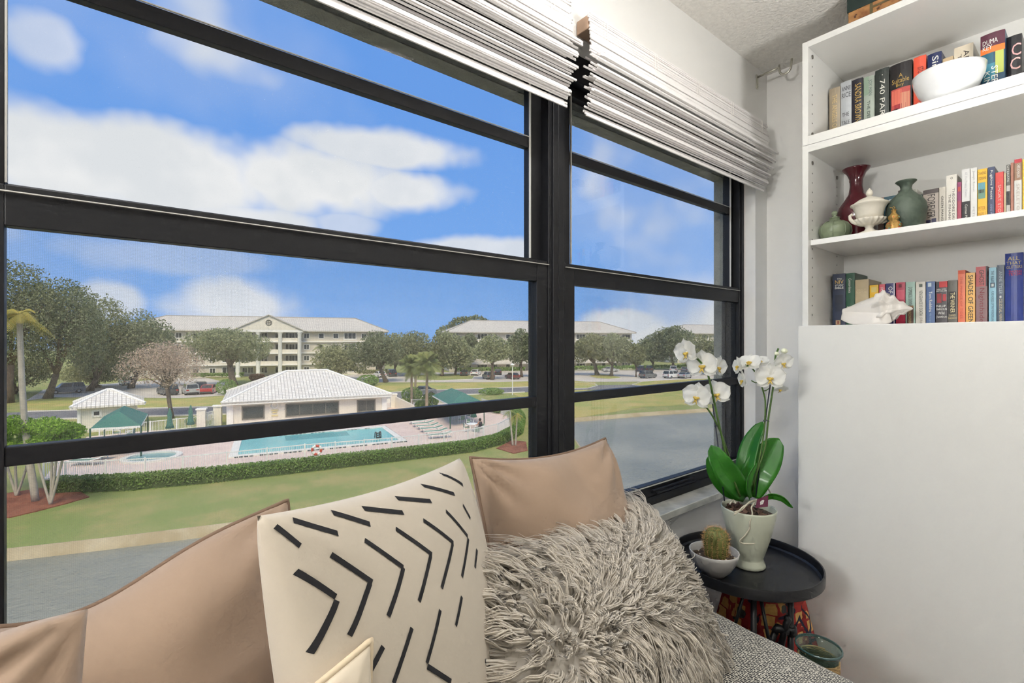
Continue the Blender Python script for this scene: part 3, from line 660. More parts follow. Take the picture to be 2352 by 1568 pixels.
# cream urn with cover
c = pos(1997, 1.885, SH2 + .0005)
t = thing('covered_urn', 'cream classical urn with curled handles and an acorn lid', 'urn', c)
MB().lathe([(0, 0), (.036, 0), (.037, .005), (.030, .010), (.014, .016), (.0105, .024), (.014, .031), (0, .031)], c, 36).build('foot', m_mar, t, smooth=True)
flu = lambda a, z: 1 + .06 * math.cos(16 * a)
MB().lathe([(0, .030), (.014, .031), (.030, .036), (.041, .046), (.0435, .052), (.036, .054), (0, .054)], c, 96, wob=flu).build('gadrooned_cup', m_mar, t, smooth=True)
MB().lathe([(0, .05), (.033, .052), (.037, .065), (.040, .082), (.046, .094), (.0515, .098), (.0515, .101), (.046, .103), (0, .103)], c, 48).build('bowl', m_mar, t, smooth=True)
MB().lathe([(0, .102), (.043, .103), (.041, .107), (.030, .115), (.020, .120), (.010, .123), (.0065, .127), (0, .128)], c, 48).build('lid', m_mar, t, smooth=True)
MB().lathe([(0, .126), (.006, .127), (.0095, .133), (.0085, .141), (.004, .148), (.001, .152), (0, .152)], c, 24).build('finial', m_mar, t, smooth=True)
for s in (-1, 1):
    a0 = rad(-55 if s < 0 else 125); u = Vector((math.cos(a0), math.sin(a0), 0)); cc = Vector(c)
    pts = [cc + u * r + Vector((0, 0, z)) for r, z in [(.034, .040), (.046, .046), (.054, .056), (.055, .066), (.050, .071), (.046, .066)]]
    MB().tube(pts, [.006, .006, .005, .0045, .004, .0028], 10).build('handle', m_mar, t, smooth=True)
# gold gourd box with beads
c = pos(2053, 1.862, SH2 + .0005)
t = thing('gourd_trinket', 'small gold gourd ornament studded with coloured beads', 'ornament', c)
MB().lathe([(0, 0), (.021, 0), (.0225, .004), (.019, .010), (.021, .016), (.0175, .024), (.010, .031), (.0145, .038), (.0145, .044), (.008, .051), (.0055, .056), (.0055, .062), (.0075, .064), (0, .065)], c, 30, wob=lambda a, z: 1 + .05 * math.cos(6 * a)).build('body', m_gold, t, smooth=True)
MB().tube([(c[0], c[1], c[2] + .064), (c[0], c[1] + .004, c[2] + .072), (c[0], c[1] + .010, c[2] + .073)], .0012, 6).build('stem', m_gold, t, smooth=True)
MB().tube([(c[0], c[1], c[2] + .064), (c[0], c[1] - .003, c[2] + .070), (c[0], c[1] + .002, c[2] + .076)], .0012, 6).build('stem', m_gold, t, smooth=True)
for k in range(12):
    a = math.pi + R.uniform(-1.3, 1.3); z, r = R.choice([(.014, .0205), (.022, .0185), (.040, .0148), (.006, .0225)])
    MB().sphere((c[0] + r * math.cos(a), c[1] + r * math.sin(a), c[2] + z), .0016, 8, 6).build('bead', m_gem_r if k % 3 else m_gem_b, t, smooth=True)
# dark green bottle vase
c = pos(2081, 1.93, SH2 + .0005)
t = thing('bottle_vase', 'dark mottled green bottle vase with a narrow neck', 'vase', c)
MB().lathe([(0, 0), (.035, 0), (.041, .01), (.049, .04), (.0525, .066), (.050, .088), (.041, .106), (.026, .121), (.0165, .131), (.014, .140), (.016, .149), (.0245, .158), (.0275, .161), (.026, .163), (.020, .158), (.011, .145), (.010, .135), (0, .13)], c, 44).build('vase_body', m_ver, t, smooth=True)
# milk glass bowl
c = pos(2178, 1.885, z1s + .0005)
t = thing('glass_bowl', 'glossy white milk-glass bowl standing on the top shelf', 'bowl', c)
MB().lathe([(0, 0), (.040, 0), (.042, .004), (.050, .016), (.068, .042), (.079, .070), (.083, .094), (.081, .095), (.076, .070), (.064, .042), (.045, .016), (0, .010)], c, 56).build('bowl_body', m_milk, t, smooth=True)
# conch shell
def conch():
    c = Vector(pos(2013, 1.885, SH3)); t = thing('conch_shell', 'large white conch shell lying in front of the lower books', 'seashell', c)
    # axis runs along y: spire to the right (-y), siphon to the left (+y)
    nu, nv = 72, 40
    def body(u, v):
        a = 2 * math.pi * u; s = v
        y = .092 - .184 * s
        env = [(0, .010), (.12, .016), (.3, .030), (.5, .041), (.62, .043), (.70, .036), (.78, .027), (.86, .018), (.94, .009), (1, .001)]
        for (p, q), (p2, q2) in zip(env, env[1:]):
            if s <= p2: r = q + (q2 - q) * (s - p) / (p2 - p); break
        if s > .6: r *= 1 + .16 * math.sin((s - .6) * 2 * math.pi * 8)                     # whorls of the spire
        kn = max(0, math.cos(7 * a + 9 * s)) ** 3
        if s > .5: r *= 1 + .34 * kn * (1 - abs(s - .62) * 1.6 if abs(s - .62) < .5 else .2)
        r *= 1 + .03 * noise.noise(Vector((a * 2, s * 9, 3)))
        x = r * 1.05 * math.cos(a); z = r * .96 * math.sin(a)
        return (c.x + x, c.y + y, c.z + .046 + z + .006 * math.sin(3 * s))
    MB().grid(body, nu, nv, closeu=True).build('shell_body', m_shell, t, smooth=True)
    def rad_at(q):
        env = [(0, .010), (.12, .016), (.3, .030), (.5, .041), (.62, .043), (.70, .036), (1, .02)]
        for (p, e), (p2, e2) in zip(env, env[1:]):
            if q <= p2: return e + (e2 - e) * (q - p) / (p2 - p)
        return .02
    def lip(u, v):
        q = .02 + .70 * u; r0 = rad_at(q) * .97; y = .092 - .184 * q
        flare = .030 * math.sin(math.pi * (.12 + .80 * u)) ** .8 * (1 + .10 * math.sin(11 * u))
        a = math.pi + .15 + .62 * v; r = r0 + flare * v
        z = .046 + r * math.sin(a) * .98 - .010 * v * v
        return (c.x + r * math.cos(a) * .92, c.y + y - .010 * v * (u - .4), c.z + max(.0018, z))
    b = MB().grid(lip, 40, 14); o = b.build('flared_lip', m_shell, t, smooth=True)
    md = o.modifiers.new('thick', 'SOLIDIFY'); md.thickness = .0035; md.offset = 0
m_shell = mat('shell_white', (240, 236, 230), .4, var=(22, .06), bump=(30, .25, .004), trans=(.12, (244, 226, 210)))
conch()
# box with lid on top of the bookcase
m_lid = mat('dark_green_card', (24, 44, 40), .6); 
def map_mat():
    m = bpy.data.materials.new('old_map_print'); m.use_nodes = True; T = NT(m.node_tree)
    vec = T.n('ShaderNodeTexCoord').outputs['Object']; p = T.n('ShaderNodeBsdfPrincipled'); o = T.n('ShaderNodeOutputMaterial')
    n = T.noise(vec, 22, 5); n2 = T.noise(vec, 60, 4)
    c = T.mix(T.ss(n, .4, .62), rgb(186, 136, 84), rgb(150, 96, 58))
    c = T.mix(T.ss(n2, .60, .64), c, rgb(96, 58, 40)); p.inputs['Roughness'].default_value = .6
    T.l(c, p.inputs['Base Color']); T.l(p.outputs[0], o.inputs[0]); return m
m_map = map_mat(); m_strap = mat('olive_band', (110, 98, 66), .6)
yb = onx(1945, 50, 1.86).y
t = thing('keepsake_box', 'map-printed box with a dark green lid on top of the bookcase', 'box', (1.97, yb - .17, 2.366))
MB().box(1.863, 2.10, yb - .34, yb - .003, 2.3665, 2.45).build('box_body', m_map, t, bevel=.002)
MB().box(1.860, 2.103, yb - .343, yb, 2.435, 2.482).build('lid', m_lid, t, bevel=.002)
for k in (0, 1):
    y = yb - .062 - .13 * k
    MB().box(1.8618, 1.8632, y - .008, y, 2.367, 2.434).build('printed_band', m_strap, t)
MB().box(1.8618, 1.8632, yb - .33, yb - .07, 2.418, 2.424).build('printed_band', m_strap, t)
MB().box(1.8618, 1.8632, yb - .33, yb - .07, 2.392, 2.397).build('printed_band', m_strap, t)
# ------------------------------------------------------------------ daybed under the window
SEAT = 0.62
m_linen = mat('mattress_ticking', (206, 198, 186), .9, var=(40, .08))
m_base = mat('daybed_wood', (92, 70, 54), .5, var=(8, .3))
t = thing('daybed', 'long low daybed pushed under the windows', 'daybed', (.0, .5, 0))
b = MB()
b.grid(lambda u, v: (0, 0, 0), 2, 2)
b = MB().box(-1.6, 1.235, .12, .915, .36, SEAT - .006); b.build('mattress', m_linen, t, bevel=.03)
MB().box(-1.6, 1.22, .13, .90, .16, .358).build('base_frame', m_base, t, bevel=.004)
for x in (-1.5, 1.12):
    for y in (.18, .85): MB().box(x - .03, x + .03, y - .03, y + .03, 0, .16).build('leg', m_base, t)

def weave_mat():
    m = bpy.data.materials.new('black_white_weave'); m.use_nodes = True; T = NT(m.node_tree)
    vec = T.n('ShaderNodeTexCoord').outputs['Object']; p = T.n('ShaderNodeBsdfPrincipled'); o = T.n('ShaderNodeOutputMaterial')
    br = T.n('ShaderNodeTexBrick'); T.l(vec, br.inputs['Vector']); br.offset = .5
    dn = T.n('ShaderNodeTexNoise'); dn.inputs['Scale'].default_value = 70; T.l(vec, dn.inputs['Vector']); ad = T.n('ShaderNodeVectorMath', operation='MULTIPLY_ADD'); T.l(dn.outputs['Color'], ad.inputs[0]); ad.inputs[1].default_value = (.009, .009, 0); T.l(vec, ad.inputs[2])
    mp = T.n('ShaderNodeMapping'); T.l(ad.outputs[0], mp.inputs[0]); mp.inputs['Rotation'].default_value = (0, 0, rad(90)); T.l(mp.outputs[0], br.inputs['Vector'])
    br.inputs['Scale'].default_value = 1.0; br.inputs['Brick Width'].default_value = .0120; br.inputs['Row Height'].default_value = .0058
    br.inputs['Mortar Size'].default_value = .0010; br.inputs['Mortar Smooth'].default_value = .3
    br.inputs['Color1'].default_value = rgb(30, 30, 34); br.inputs['Color2'].default_value = rgb(58, 57, 58); br.inputs['Mortar'].default_value = rgb(222, 216, 204)
    n = T.noise(vec, 130, 3); n2 = T.noise(vec, 26, 3)
    c = T.mix(T.ss(n, .56, .68), br.outputs[0], rgb(208, 202, 190))
    c = T.mix(T.ss(n2, .6, .8, 0, .25), c, rgb(210, 204, 192))
    T.l(c, p.inputs['Base Color']); p.inputs['Roughness'].default_value = .95; p.inputs['Sheen Weight'].default_value = .2
    bp = T.n('ShaderNodeBump'); bp.inputs['Distance'].default_value = .004; bp.inputs['Strength'].default_value = .7
    T.l(br.outputs['Fac'], bp.inputs['Height']); T.l(bp.outputs[0], p.inputs['Normal'])
    T.l(p.outputs[0], o.inputs[0]); return m
m_weave = weave_mat()
def throw_pt(u, v):
    # u across the end of the bed (x), v along y ; wraps down over the right end and the front
    x = .2 + 1.25 * u; y = .905 - .95 * v
    # the end of the bed tapers: corner is rounded in plan
    xe = 1.275 - .075 * v - .22 * max(0, v - .62) ** 2 * 6
    z = SEAT + .004 + .004 * noise.noise(Vector((x * 9, y * 9, 1)))
    over = x - xe
    if over > 0:
        a = min(over / .05, math.pi / 2); x = xe + .03 * math.sin(a)
        z -= .03 * (1 - math.cos(a)) + max(0, over - .05 * math.pi / 2)
        x += .01 * math.sin(y * 40) * min(1, over * 6)
    ov = .12 - y
    if ov > 0:
        y = .12 - .03 * math.sin(min(ov / .05, math.pi / 2)); z -= .02 + max(0, ov - .03)
    return (x, y, z)
o = MB().grid(throw_pt, 90, 70).build('woven_throw', m_weave, smooth=True, label='black and white woven throw spread over the end of the daybed', cat='blanket')
md = o.modifiers.new('thick', 'SOLIDIFY'); md.thickness = .006; md.offset = 1

# ------------------------------------------------------------------ cushions
def cushion_fn(TL, TR, BR_, BL_, T, k=.07, kv=None, wr=.006, seed=0, pw=.42, facing=None, sag=None):
    TL, TR, BR_, BL_ = map(Vector, (TL, TR, BR_, BL_)); kv = k if kv is None else kv
    n = (TR - TL).cross(TL - BL_).normalized()
    mid = (TL + TR + BR_ + BL_) / 4
    if n.dot(EYE - mid) < 0: n = -n
    def S(u, v, side=1.0, lift=0.0):
        uu = u * (1 - k * (1 - v * v)); vv = v * (1 - kv * (1 - u * u))
        a = (uu + 1) / 2; c = (vv + 1) / 2
        p = BL_.lerp(BR_, a).lerp(TL.lerp(TR, a), c)
        m = max(0.0, (1 - u * u) * (1 - v * v))
        th = T * m ** pw
        w = wr * noise.noise(Vector((u * 2.2 + seed, v * 2.2, seed * 1.7))) * (m ** .3)
        # gathers running in from the corners
        for cu, cv in ((-1, 1), (1, 1), (1, -1), (-1, -1)):
            du, dv = u - cu, v - cv; r = math.hypot(du, dv)
            if r < 1.0:
                an = math.atan2(dv, du); w += wr * .8 * math.sin(an * 11 + seed) * math.exp(-(r / .42) ** 2) * min(1, r * 5) * m ** .15
        if sag: w2 = sag(u, v); p = p + Vector((0, 0, -w2))
        return p + n * (th * side + w * (1 if side > 0 else .5) + lift * side)
    return S, n
def cushion(name, label, S, m, piping=None, N=46, group=None, pr=.0034):
    b = MB(); vs = []; fs = []
    def prm(i): t = -1 + 2 * i / (N - 1); return math.sin(t * math.pi / 2) * .6 + t * .4
    front = {}; back = {}
    for j in range(N):
        for i in range(N):
            u, v = prm(i), prm(j); front[i, j] = len(vs); vs.append(S(u, v, 1.0))
    for j in range(N):
        for i in range(N):
            if i in (0, N - 1) or j in (0, N - 1): back[i, j] = front[i, j]
            else: back[i, j] = len(vs); vs.append(S(prm(i), prm(j), -1.0))
    for j in range(N - 1):
        for i in range(N - 1):
            fs.append((front[i, j], front[i + 1, j], front[i + 1, j + 1], front[i, j + 1]))
            fs.append((back[i, j], back[i, j + 1], back[i + 1, j + 1], back[i + 1, j]))
    b.add(vs, fs)
    P = [tuple(p) for p in vs]; lo = min(p[2] for p in P); cx = sum(p[0] for p in P) / len(P); cy = sum(p[1] for p in P) / len(P)
    t = thing(name, label, 'cushion', (cx, cy, lo), group)
    c = b.build('cushion_cover', m, t, smooth=True)
    if piping:
        loop = [(prm(i), -1) for i in range(N)] + [(1, prm(j)) for j in range(1, N)] + [(prm(i), 1) for i in range(N - 2, -1, -1)] + [(-1, prm(j)) for j in range(N - 2, 0, -1)]
        MB().tube([S(u, v, 0) for u, v in loop], pr, 8, closed=True).build('piping', piping, t, smooth=True)
    return t
m_sand = mat('sand_cotton', (160, 136, 116), .85, var=(5, .05), bump=(420, .12, .001), sheen=.25)
m_sand2 = mat('ivory_cotton', (216, 203, 182), .85, var=(5, .05), bump=(420, .12, .001), sheen=.25)
m_canv = mat('natural_canvas', (198, 187, 171), .9, var=(6, .04), bump=(520, .2, .001), sheen=.2)
m_pip = mat('brown_piping', (122, 98, 80), .7)
m_pip2 = mat('ivory_piping', (214, 196, 168), .8)
GC = 'cushions on the daybed'
# far right sand cushion against the sill
S, n = cushion_fn(ony(1080, 1050, .86), ony(1390, 1006, .87), (1.10, .74, SEAT + .01), (.60, .74, SEAT + .01), 0.085, k=.05, kv=.10, wr=.022, seed=3, pw=.45)
cushion('scatter_cushion', 'sand cotton cushion with brown piping behind the shaggy cushion', S, m_sand, m_pip, group=GC)
# big sand cushion behind the printed one
S, n = cushion_fn((-.20, .74, 1.09), ony(660, 1148, .86), (.26, .72, SEAT + .01), (-.18, .60, SEAT + .01), 0.10, k=.04, kv=.06, wr=.017, seed=5, pw=.5,
                  sag=lambda u, v: .045 * max(0, v) * math.exp(-((u + .25) / .5) ** 2))
cushion('scatter_cushion', 'large sand cotton cushion tucked behind the black-dash printed cushion', S, m_sand, m_pip, group=GC)
# leftmost
S, n = cushion_fn((-.58, .60, 1.185), (-.02, .60, 1.112), (-.02, .50, SEAT + .01), (-.55, .50, SEAT + .01), .095, k=.03, kv=.015, wr=.020, seed=9, pw=.5,
                  sag=lambda u, v: .018 * max(0, v) * math.exp(-((u - .6) / .2) ** 2))
cushion('scatter_cushion', 'rumpled sand cotton cushion at the far left of the daybed', S, m_sand, None, group=GC)
# printed cushion
PTL = Vector((.112, .55, 1.182)); PTR = ony(1055, 1052, .80)
S_print, n = cushion_fn(PTL, PTR, (.57, .72, SEAT + .012), (.165, .47, SEAT + .012), .085, k=.05, kv=.045, wr=.004, seed=2, pw=.40)
tp = cushion('scatter_cushion', 'cream canvas cushion printed with black dash chevrons', S_print, m_canv, None, group=GC)
DASHES = [(-0.995, 0.966, -0.909, 0.866), (-0.880, 0.966, -0.709, 0.880), (-0.666, 0.966, -0.494, 0.880), (-0.465, 0.952, -0.208, 0.880), (-0.165, 0.952, 0.107, 0.880), (0.165, 0.966, 0.437, 0.852), (0.494, 0.981, 0.651, 0.866), (-0.952, 0.780, -0.838, 0.651), (-0.838, 0.637, -0.966, 0.480), (-0.795, 0.809, -0.637, 0.651), (-0.651, 0.651, -0.823, 0.494), (-0.580, 0.823, -0.408, 0.651), (-0.408, 0.651, -0.608, 0.494), (-0.336, 0.823, -0.136, 0.637), (-0.150, 0.637, -0.379, 0.480), (-0.079, 0.809, 0.136, 0.623), (0.122, 0.623, -0.150, 0.465), (0.208, 0.795, 0.379, 0.594), (0.379, 0.580, 0.107, 0.437), (0.494, 0.766, 0.537, 0.666), (0.480, 0.480, 0.351, 0.408), (-0.995, 0.694, -0.966, 0.637), (-0.981, 0.623, -0.995, 0.551), (-0.995, 0.437, -0.995, 0.394), (-0.680, 0.394, -0.766, 0.336), (-0.480, 0.394, -0.666, 0.236), (-0.222, 0.379, -0.422, 0.208), (-0.422, 0.193, -0.251, 0.036), (0.036, 0.351, -0.107, 0.251)]
DASHES += [(a, b - .88, c, d - .88) for (a, b, c, d) in DASHES if b < .85 and b - .88 > -.97 and d - .88 > -.97]
m_ink = mat('black_print', (32, 32, 36), .9)
def dash(u0, v0, u1, v1, w=.0125):
    n = 14; V = []; du, dv = u1 - u0, v1 - v0; L = math.hypot(du, dv); nu, nv = -dv / L * w, du / L * w
    for i in range(n + 1):
        a = i / n; u, v = u0 + du * a, v0 + dv * a
        V += [S_print(max(-1, min(1, u + nu)), max(-1, min(1, v + nv)), 1, .0008), S_print(max(-1, min(1, u - nu)), max(-1, min(1, v - nv)), 1, .0008)]
    MB().add(V, [(2 * i, 2 * i + 2, 2 * i + 3, 2 * i + 1) for i in range(n)]).build('printed_dash', m_ink, tp, smooth=True)
for d in DASHES:
    if min(d[0], d[2]) > -.985: dash(*d)
dash(-.965, .955, -.905, .868)
# small ivory cushion in front
S, n = cushion_fn((-.08, .43, 1.01), ond(851, 1470, .53), (.20, .455, SEAT + .012), (-.07, .40, SEAT + .012), .05, k=.05, wr=.004, seed=12, pw=.45)
cushion('scatter_cushion', 'small ivory cushion with matching piping in front of the printed one', S, m_sand2, m_pip2, group=GC, pr=.0036)

# shaggy cushion: long wool locks on a pillow body
FTL, FTR = ony(1112, 1352, .66), ony(1478, 1188, .765)
FBR = onz(1628, 1470, SEAT + .04); FBL = Vector((.38, .45, SEAT + .03))
S_fur, nf = cushion_fn(FTL, FTR, FBR, FBL, .085, k=.02, wr=.010, seed=4, pw=.5)
m_wool = mat('wool_locks', (253, 245, 233), .9, var=(9, .04), sheen=.8, trans=(.5, (255, 250, 240)), spec=.15)
tf = cushion('shaggy_cushion', 'fluffy long-haired off-white cushion in the middle of the daybed', S_fur, m_wool, None, N=30, group=GC)
def fur():
    K = 9; locks = 1850; per = 7
    vs = []; fs = []; base = 0
    for li in range(locks):
        u = R.uniform(-1, 1); v = R.uniform(-1, 1); sd = 1
        if R.random() < .16:                                     # rim
            if R.random() < .5: u = R.choice((-1, 1)) * R.uniform(.95, 1)
            else: v = R.choice((-1, 1)) * R.uniform(.95, 1)
        p0 = S_fur(u, v, sd)
        pu = (S_fur(min(1, u + .02), v, sd) - S_fur(max(-1, u - .02), v, sd)); pv = (S_fur(u, min(1, v + .02), sd) - S_fur(u, max(-1, v - .02), sd))
        N_ = pu.cross(pv); N_ = N_.normalized() if N_.length > 1e-9 else nf.copy()
        if N_.dot(nf) < 0 and abs(u) < .9 and abs(v) < .9: N_ = -N_
        eu, ev = pu.normalized(), pv.normalized()
        # comb: outwards towards the rim, falling with gravity, with swirls
        sw = 2.6 * noise.noise(Vector((u * 1.4, v * 1.4, 5))) + R.uniform(-.5, .5)
        out = (eu * u + ev * v * .9)
        out = out.normalized() if out.length > .05 else eu
        fa = 5.0 * noise.noise(Vector((u * .9 + 3, v * .9, 8))) - 1.2 + R.uniform(-.35, .35); wq = min(1, max(abs(u), abs(v))) ** 2.2
        comb = (eu * math.cos(fa) + ev * math.sin(fa)) * (1 - wq) + (out * math.cos(sw * .5) + N_.cross(out) * math.sin(sw * .5)) * wq
        edge = max(abs(u), abs(v))
        comb = comb * (.9 - .4 * edge) + out * (.15 + 1.1 * edge ** 4) + Vector((0, 0, -.28))
        L = R.uniform(.055, .12) * (1.1 if edge > .85 else 1)
        curl = R.uniform(.004, .014); ph = R.uniform(0, 6.3); fq = R.uniform(.7, 1.45) * 6.28
        side = N_.cross(comb).normalized()
        guide = []
        for i in range(K):
            s = i / (K - 1)
            d = N_ * (.040 * math.sin(min(1, s * 1.25) * math.pi / 2) - .012 * s * s) + comb * (L * s ** 1.25)
            d = d + side * (curl * math.sin(ph + fq * s) * s) + N_ * (curl * .8 * math.cos(ph + fq * s) * s)
            guide.append(p0 + d)
        for q in range(per):
            oa = R.uniform(0, 6.3); orr = .0055 * math.sqrt(R.random()); off = eu * (orr * math.cos(oa)) + ev * (orr * math.sin(oa))
            jit = Vector((R.gauss(0, 1), R.gauss(0, 1), R.gauss(0, 1))) * .0026; ln = R.uniform(.75, 1.08); r0 = R.uniform(.0010, .0022)
            fly = 3.2 if R.random() < .10 else 1
            pts = []
            for i in range(K):
                s = i / (K - 1)
                g = guide[0].lerp(guide[i], ln)
                pts.append(g + off * (1 - .75 * s) + jit * s * fly)
            for i in range(K):
                d = (pts[min(i + 1, K - 1)] - pts[max(i - 1, 0)])
                a = d.orthogonal(); a = a.normalized() if a.length > 1e-9 else eu; bb = d.cross(a).normalized()
                r = r0 * (1.0 - .92 * (i / (K - 1)) ** 1.6)
                for k in range(3):
                    an = 2.094 * k; w = a * (r * math.cos(an)) + bb * (r * math.sin(an)); vs.append((pts[i].x + w.x, pts[i].y + w.y, pts[i].z + w.z))
            for i in range(K - 1):
                for k in range(3):
                    fs.append((base + i * 3 + k, base + i * 3 + (k + 1) % 3, base + (i + 1) * 3 + (k + 1) % 3, base + (i + 1) * 3 + k))
            base += K * 3
    np_mesh('wool_pile', vs, fs, m_wool, tf, smooth=True, org=ORG[tf.name], kind='stuff')
fur()
# ------------------------------------------------------------------ round tray table
m_blk = mat('black_powder_coat', (24, 25, 29), .38, var=(5, .15), bump=(300, .05, .001))
TX, TY, TZ, TR_ = 1.499, .711, .700, .209
t = thing('tray_table', 'round black metal tray table in the corner by the window', 'table', (TX, TY, 0))
MB().lathe([(0, -.034), (TR_ - .008, -.034), (TR_, -.030), (TR_ + .001, -.004), (TR_ - .0005, 0), (TR_ - .004, 0), (TR_ - .006, -.004), (TR_ - .007, -.022), (TR_ - .012, -.027), (0, -.0275)], (TX, TY, TZ), 88).build('tray', m_blk, t, smooth=True, angle=35)
zb = TZ - .034
def leg(px, x, lean=(0, 0), r=.008, name='leg'):
    y = onx(px, 1300, x).y
    MB().tube([(x, y, zb), (x + lean[0], y + lean[1], 0)], r, 12).build(name, m_blk, t, smooth=True)
    return x, y
leg(1731, 1.365); leg(1816, 1.462); MB().tube([(1.385, .85, zb), (1.385, .85, 0)], .008, 12).build('leg', m_blk, t, smooth=True)
MB().tube([onx(1706, 1372, 1.37), onx(1687, 1440, 1.37), onx(1650, 1560, 1.37)], .0045, 8).build('brace_rod', m_blk, t, smooth=True)
MB().tube([onx(1747, 1372, 1.39), onx(1768, 1480, 1.39), onx(1785, 1568, 1.39)], .005, 8).build('brace_rod', m_blk, t, smooth=True)
# sliding collar with struts on the front leg
xB, yB = 1.462, onx(1816, 1300, 1.462).y
zc = onx(1816, 1447, 1.462).z
MB().lathe([(.0085, -.012), (.015, -.012), (.016, 0), (.015, .012), (.0085, .012)], (xB, yB, zc), 20).build('collar', m_blk, t, smooth=True)
pc = onx(1812, 1450, 1.445); pl = onx(1785, 1441, 1.43)
MB().tube([pc, pl, onx(1779, 1452, 1.42)], .011, 10).build('hinge_arm', m_blk, t, smooth=True)
MB().tube([pl, onx(1764, 1490, 1.41), onx(1720, 1568, 1.40)], .0085, 10).build('strut', m_blk, t, smooth=True)
MB().tube([onx(1812, 1420, 1.445), onx(1806, 1432, 1.44), onx(1790, 1500, 1.43), onx(1770, 1568, 1.43)], .0085, 10).build('strut', m_blk, t, smooth=True)
MB().sphere(onx(1809, 1420, 1.445), .010, 10, 8).build('knob', m_blk, t, smooth=True)
MB().tube([(TX + .09, TY - .17, zb), (TX + .09, TY - .17, zb - .016)], .012, 12).build('bolt', m_blk, t)
MB().tube([(TX + .13, TY - .14, zb), (TX + .13, TY - .14, zb - .010)], .016, 12).build('bolt', m_blk, t)

# ------------------------------------------------------------------ red ikat cloth draped over a stool behind the table
def ikat():
    m = bpy.data.materials.new('red_ikat_cloth'); m.use_nodes = True; T = NT(m.node_tree)
    vec = T.n('ShaderNodeTexCoord').outputs['Object']; p = T.n('ShaderNodeBsdfPrincipled'); o = T.n('ShaderNodeOutputMaterial')
    dn = T.n('ShaderNodeTexNoise'); dn.inputs['Scale'].default_value = 30; T.l(vec, dn.inputs['Vector'])
    mv = T.n('ShaderNodeMix', data_type='VECTOR'); mv.inputs[0].default_value = .012; T.l(vec, mv.inputs[4]); T.l(dn.outputs['Color'], mv.inputs[5])
    vo = T.n('ShaderNodeTexVoronoi', distance='CHEBYCHEV'); vo.inputs['Scale'].default_value = 27; vo.inputs['Randomness'].default_value = .75; T.l(mv.outputs[1], vo.inputs['Vector'])
    v2 = T.n('ShaderNodeTexVoronoi', distance='CHEBYCHEV'); v2.inputs['Scale'].default_value = 13; T.l(mv.outputs[1], v2.inputs['Vector'])
    sp = T.n('ShaderNodeSeparateColor'); T.l(vo.outputs['Color'], sp.inputs[0])
    n = T.noise(vec, 7, 3)
    base = T.mix(T.ss(n, .4, .6), rgb(172, 52, 44), rgb(140, 36, 38))
    ye = T.m('MULTIPLY', T.m('LESS_THAN', vo.outputs['Distance'], .40), T.m('GREATER_THAN', sp.outputs[0], .42))
    c = T.mix(ye, base, T.mix(T.noise(vec, 90, 2), rgb(226, 186, 116), rgb(190, 140, 80)))
    d = T.m('SUBTRACT', v2.outputs['Distance'], 0.0)
    e2 = T.n('ShaderNodeTexVoronoi', feature='DISTANCE_TO_EDGE'); e2.inputs['Scale'].default_value = 13; T.l(mv.outputs[1], e2.inputs['Vector'])
    dk = T.m('MULTIPLY', T.m('LESS_THAN', e2.outputs['Distance'], .045), T.m('GREATER_THAN', T.noise(vec, 14, 2), .5))
    c = T.mix(dk, c, rgb(40, 40, 62))
    c = T.mix(T.m('MULTIPLY', T.m('GREATER_THAN', T.noise(vec, 18, 2), .66), .9), c, rgb(44, 72, 76))
    T.l(c, p.inputs['Base Color']); p.inputs['Roughness'].default_value = .9
    T.l(p.outputs[0], o.inputs[0]); return m
m_ikat = ikat()
def drape(u, v):
    a = 2 * math.pi * u; z = .585 * (1 - v)
    r = .112 + .10 * v + (.012 + .02 * v) * math.cos(9 * a + 1.2 * math.sin(2 * a)) * min(1, v * 3)
    if v < .06: r *= .985 + .015 * v / .06
    x = 1.60 + r * math.cos(a); y = .70 + r * math.sin(a)
    if y < .69: x = min(x, 1.772 + .002 * math.sin(9 * a))
    return (x, min(y, .925), z)
b = MB().grid(drape, 120, 40, closeu=True)
k = len(b.v); b.v.append((1.60, 0.70, .592)); b.f += [(i, (i + 1) % 120, k) for i in range(120)]
t = thing('draped_stool', 'stool under a red and gold ikat cloth behind the tray table', 'stool', (1.60, 0.70, 0))
b.build('cloth', m_ikat, t, smooth=True)
MB().lathe([(0, .54), (.09, .54), (.095, .57), (.09, .583), (0, .583)], (1.60, 0.70, 0), 32).build('seat', m_base, t)
for a in (0, 1, 2, 3):
    an = a * math.pi / 2 + .7
    MB().tube([(1.60 + .06 * math.cos(an), 0.70 + .06 * math.sin(an), .54), (1.60 + .10 * math.cos(an), 0.70 + .10 * math.sin(an), 0)], .014, 8).build('leg', m_base, t)

# ------------------------------------------------------------------ glass hurricane wrapped in rope
m_aqua = mat('aqua_glass', (150, 176, 170), .05, spec=.7)
def thick_glass(name, col, k=.55):
    m = bpy.data.materials.new(name); m.use_nodes = True; T = NT(m.node_tree); o = T.n('ShaderNodeOutputMaterial')
    tr = T.n('ShaderNodeBsdfTransparent'); tr.inputs[0].default_value = col; gl = T.n('ShaderNodeBsdfPrincipled')
    gl.inputs['Base Color'].default_value = rgb(120, 146, 140); gl.inputs['Roughness'].default_value = .05
    lw = T.n('ShaderNodeLayerWeight'); lw.inputs[0].default_value = .45
    mx = T.n('ShaderNodeMixShader'); T.l(T.m('ADD', T.m('MULTIPLY', lw.outputs['Facing'], .5), .08), mx.inputs[0]); T.l(tr.outputs[0], mx.inputs[1]); T.l(gl.outputs[0], mx.inputs[2])
    T.l(mx.outputs[0], o.inputs[0]); return m
m_vg = thick_glass('recycled_glass', (.80, .88, .85, 1)); m_rope = mat('jute_rope', (196, 164, 116), .9, var=(60, .3), bump=(200, .5, .002))
m_soil_d = mat('dark_green_depth', (38, 46, 34), .4)
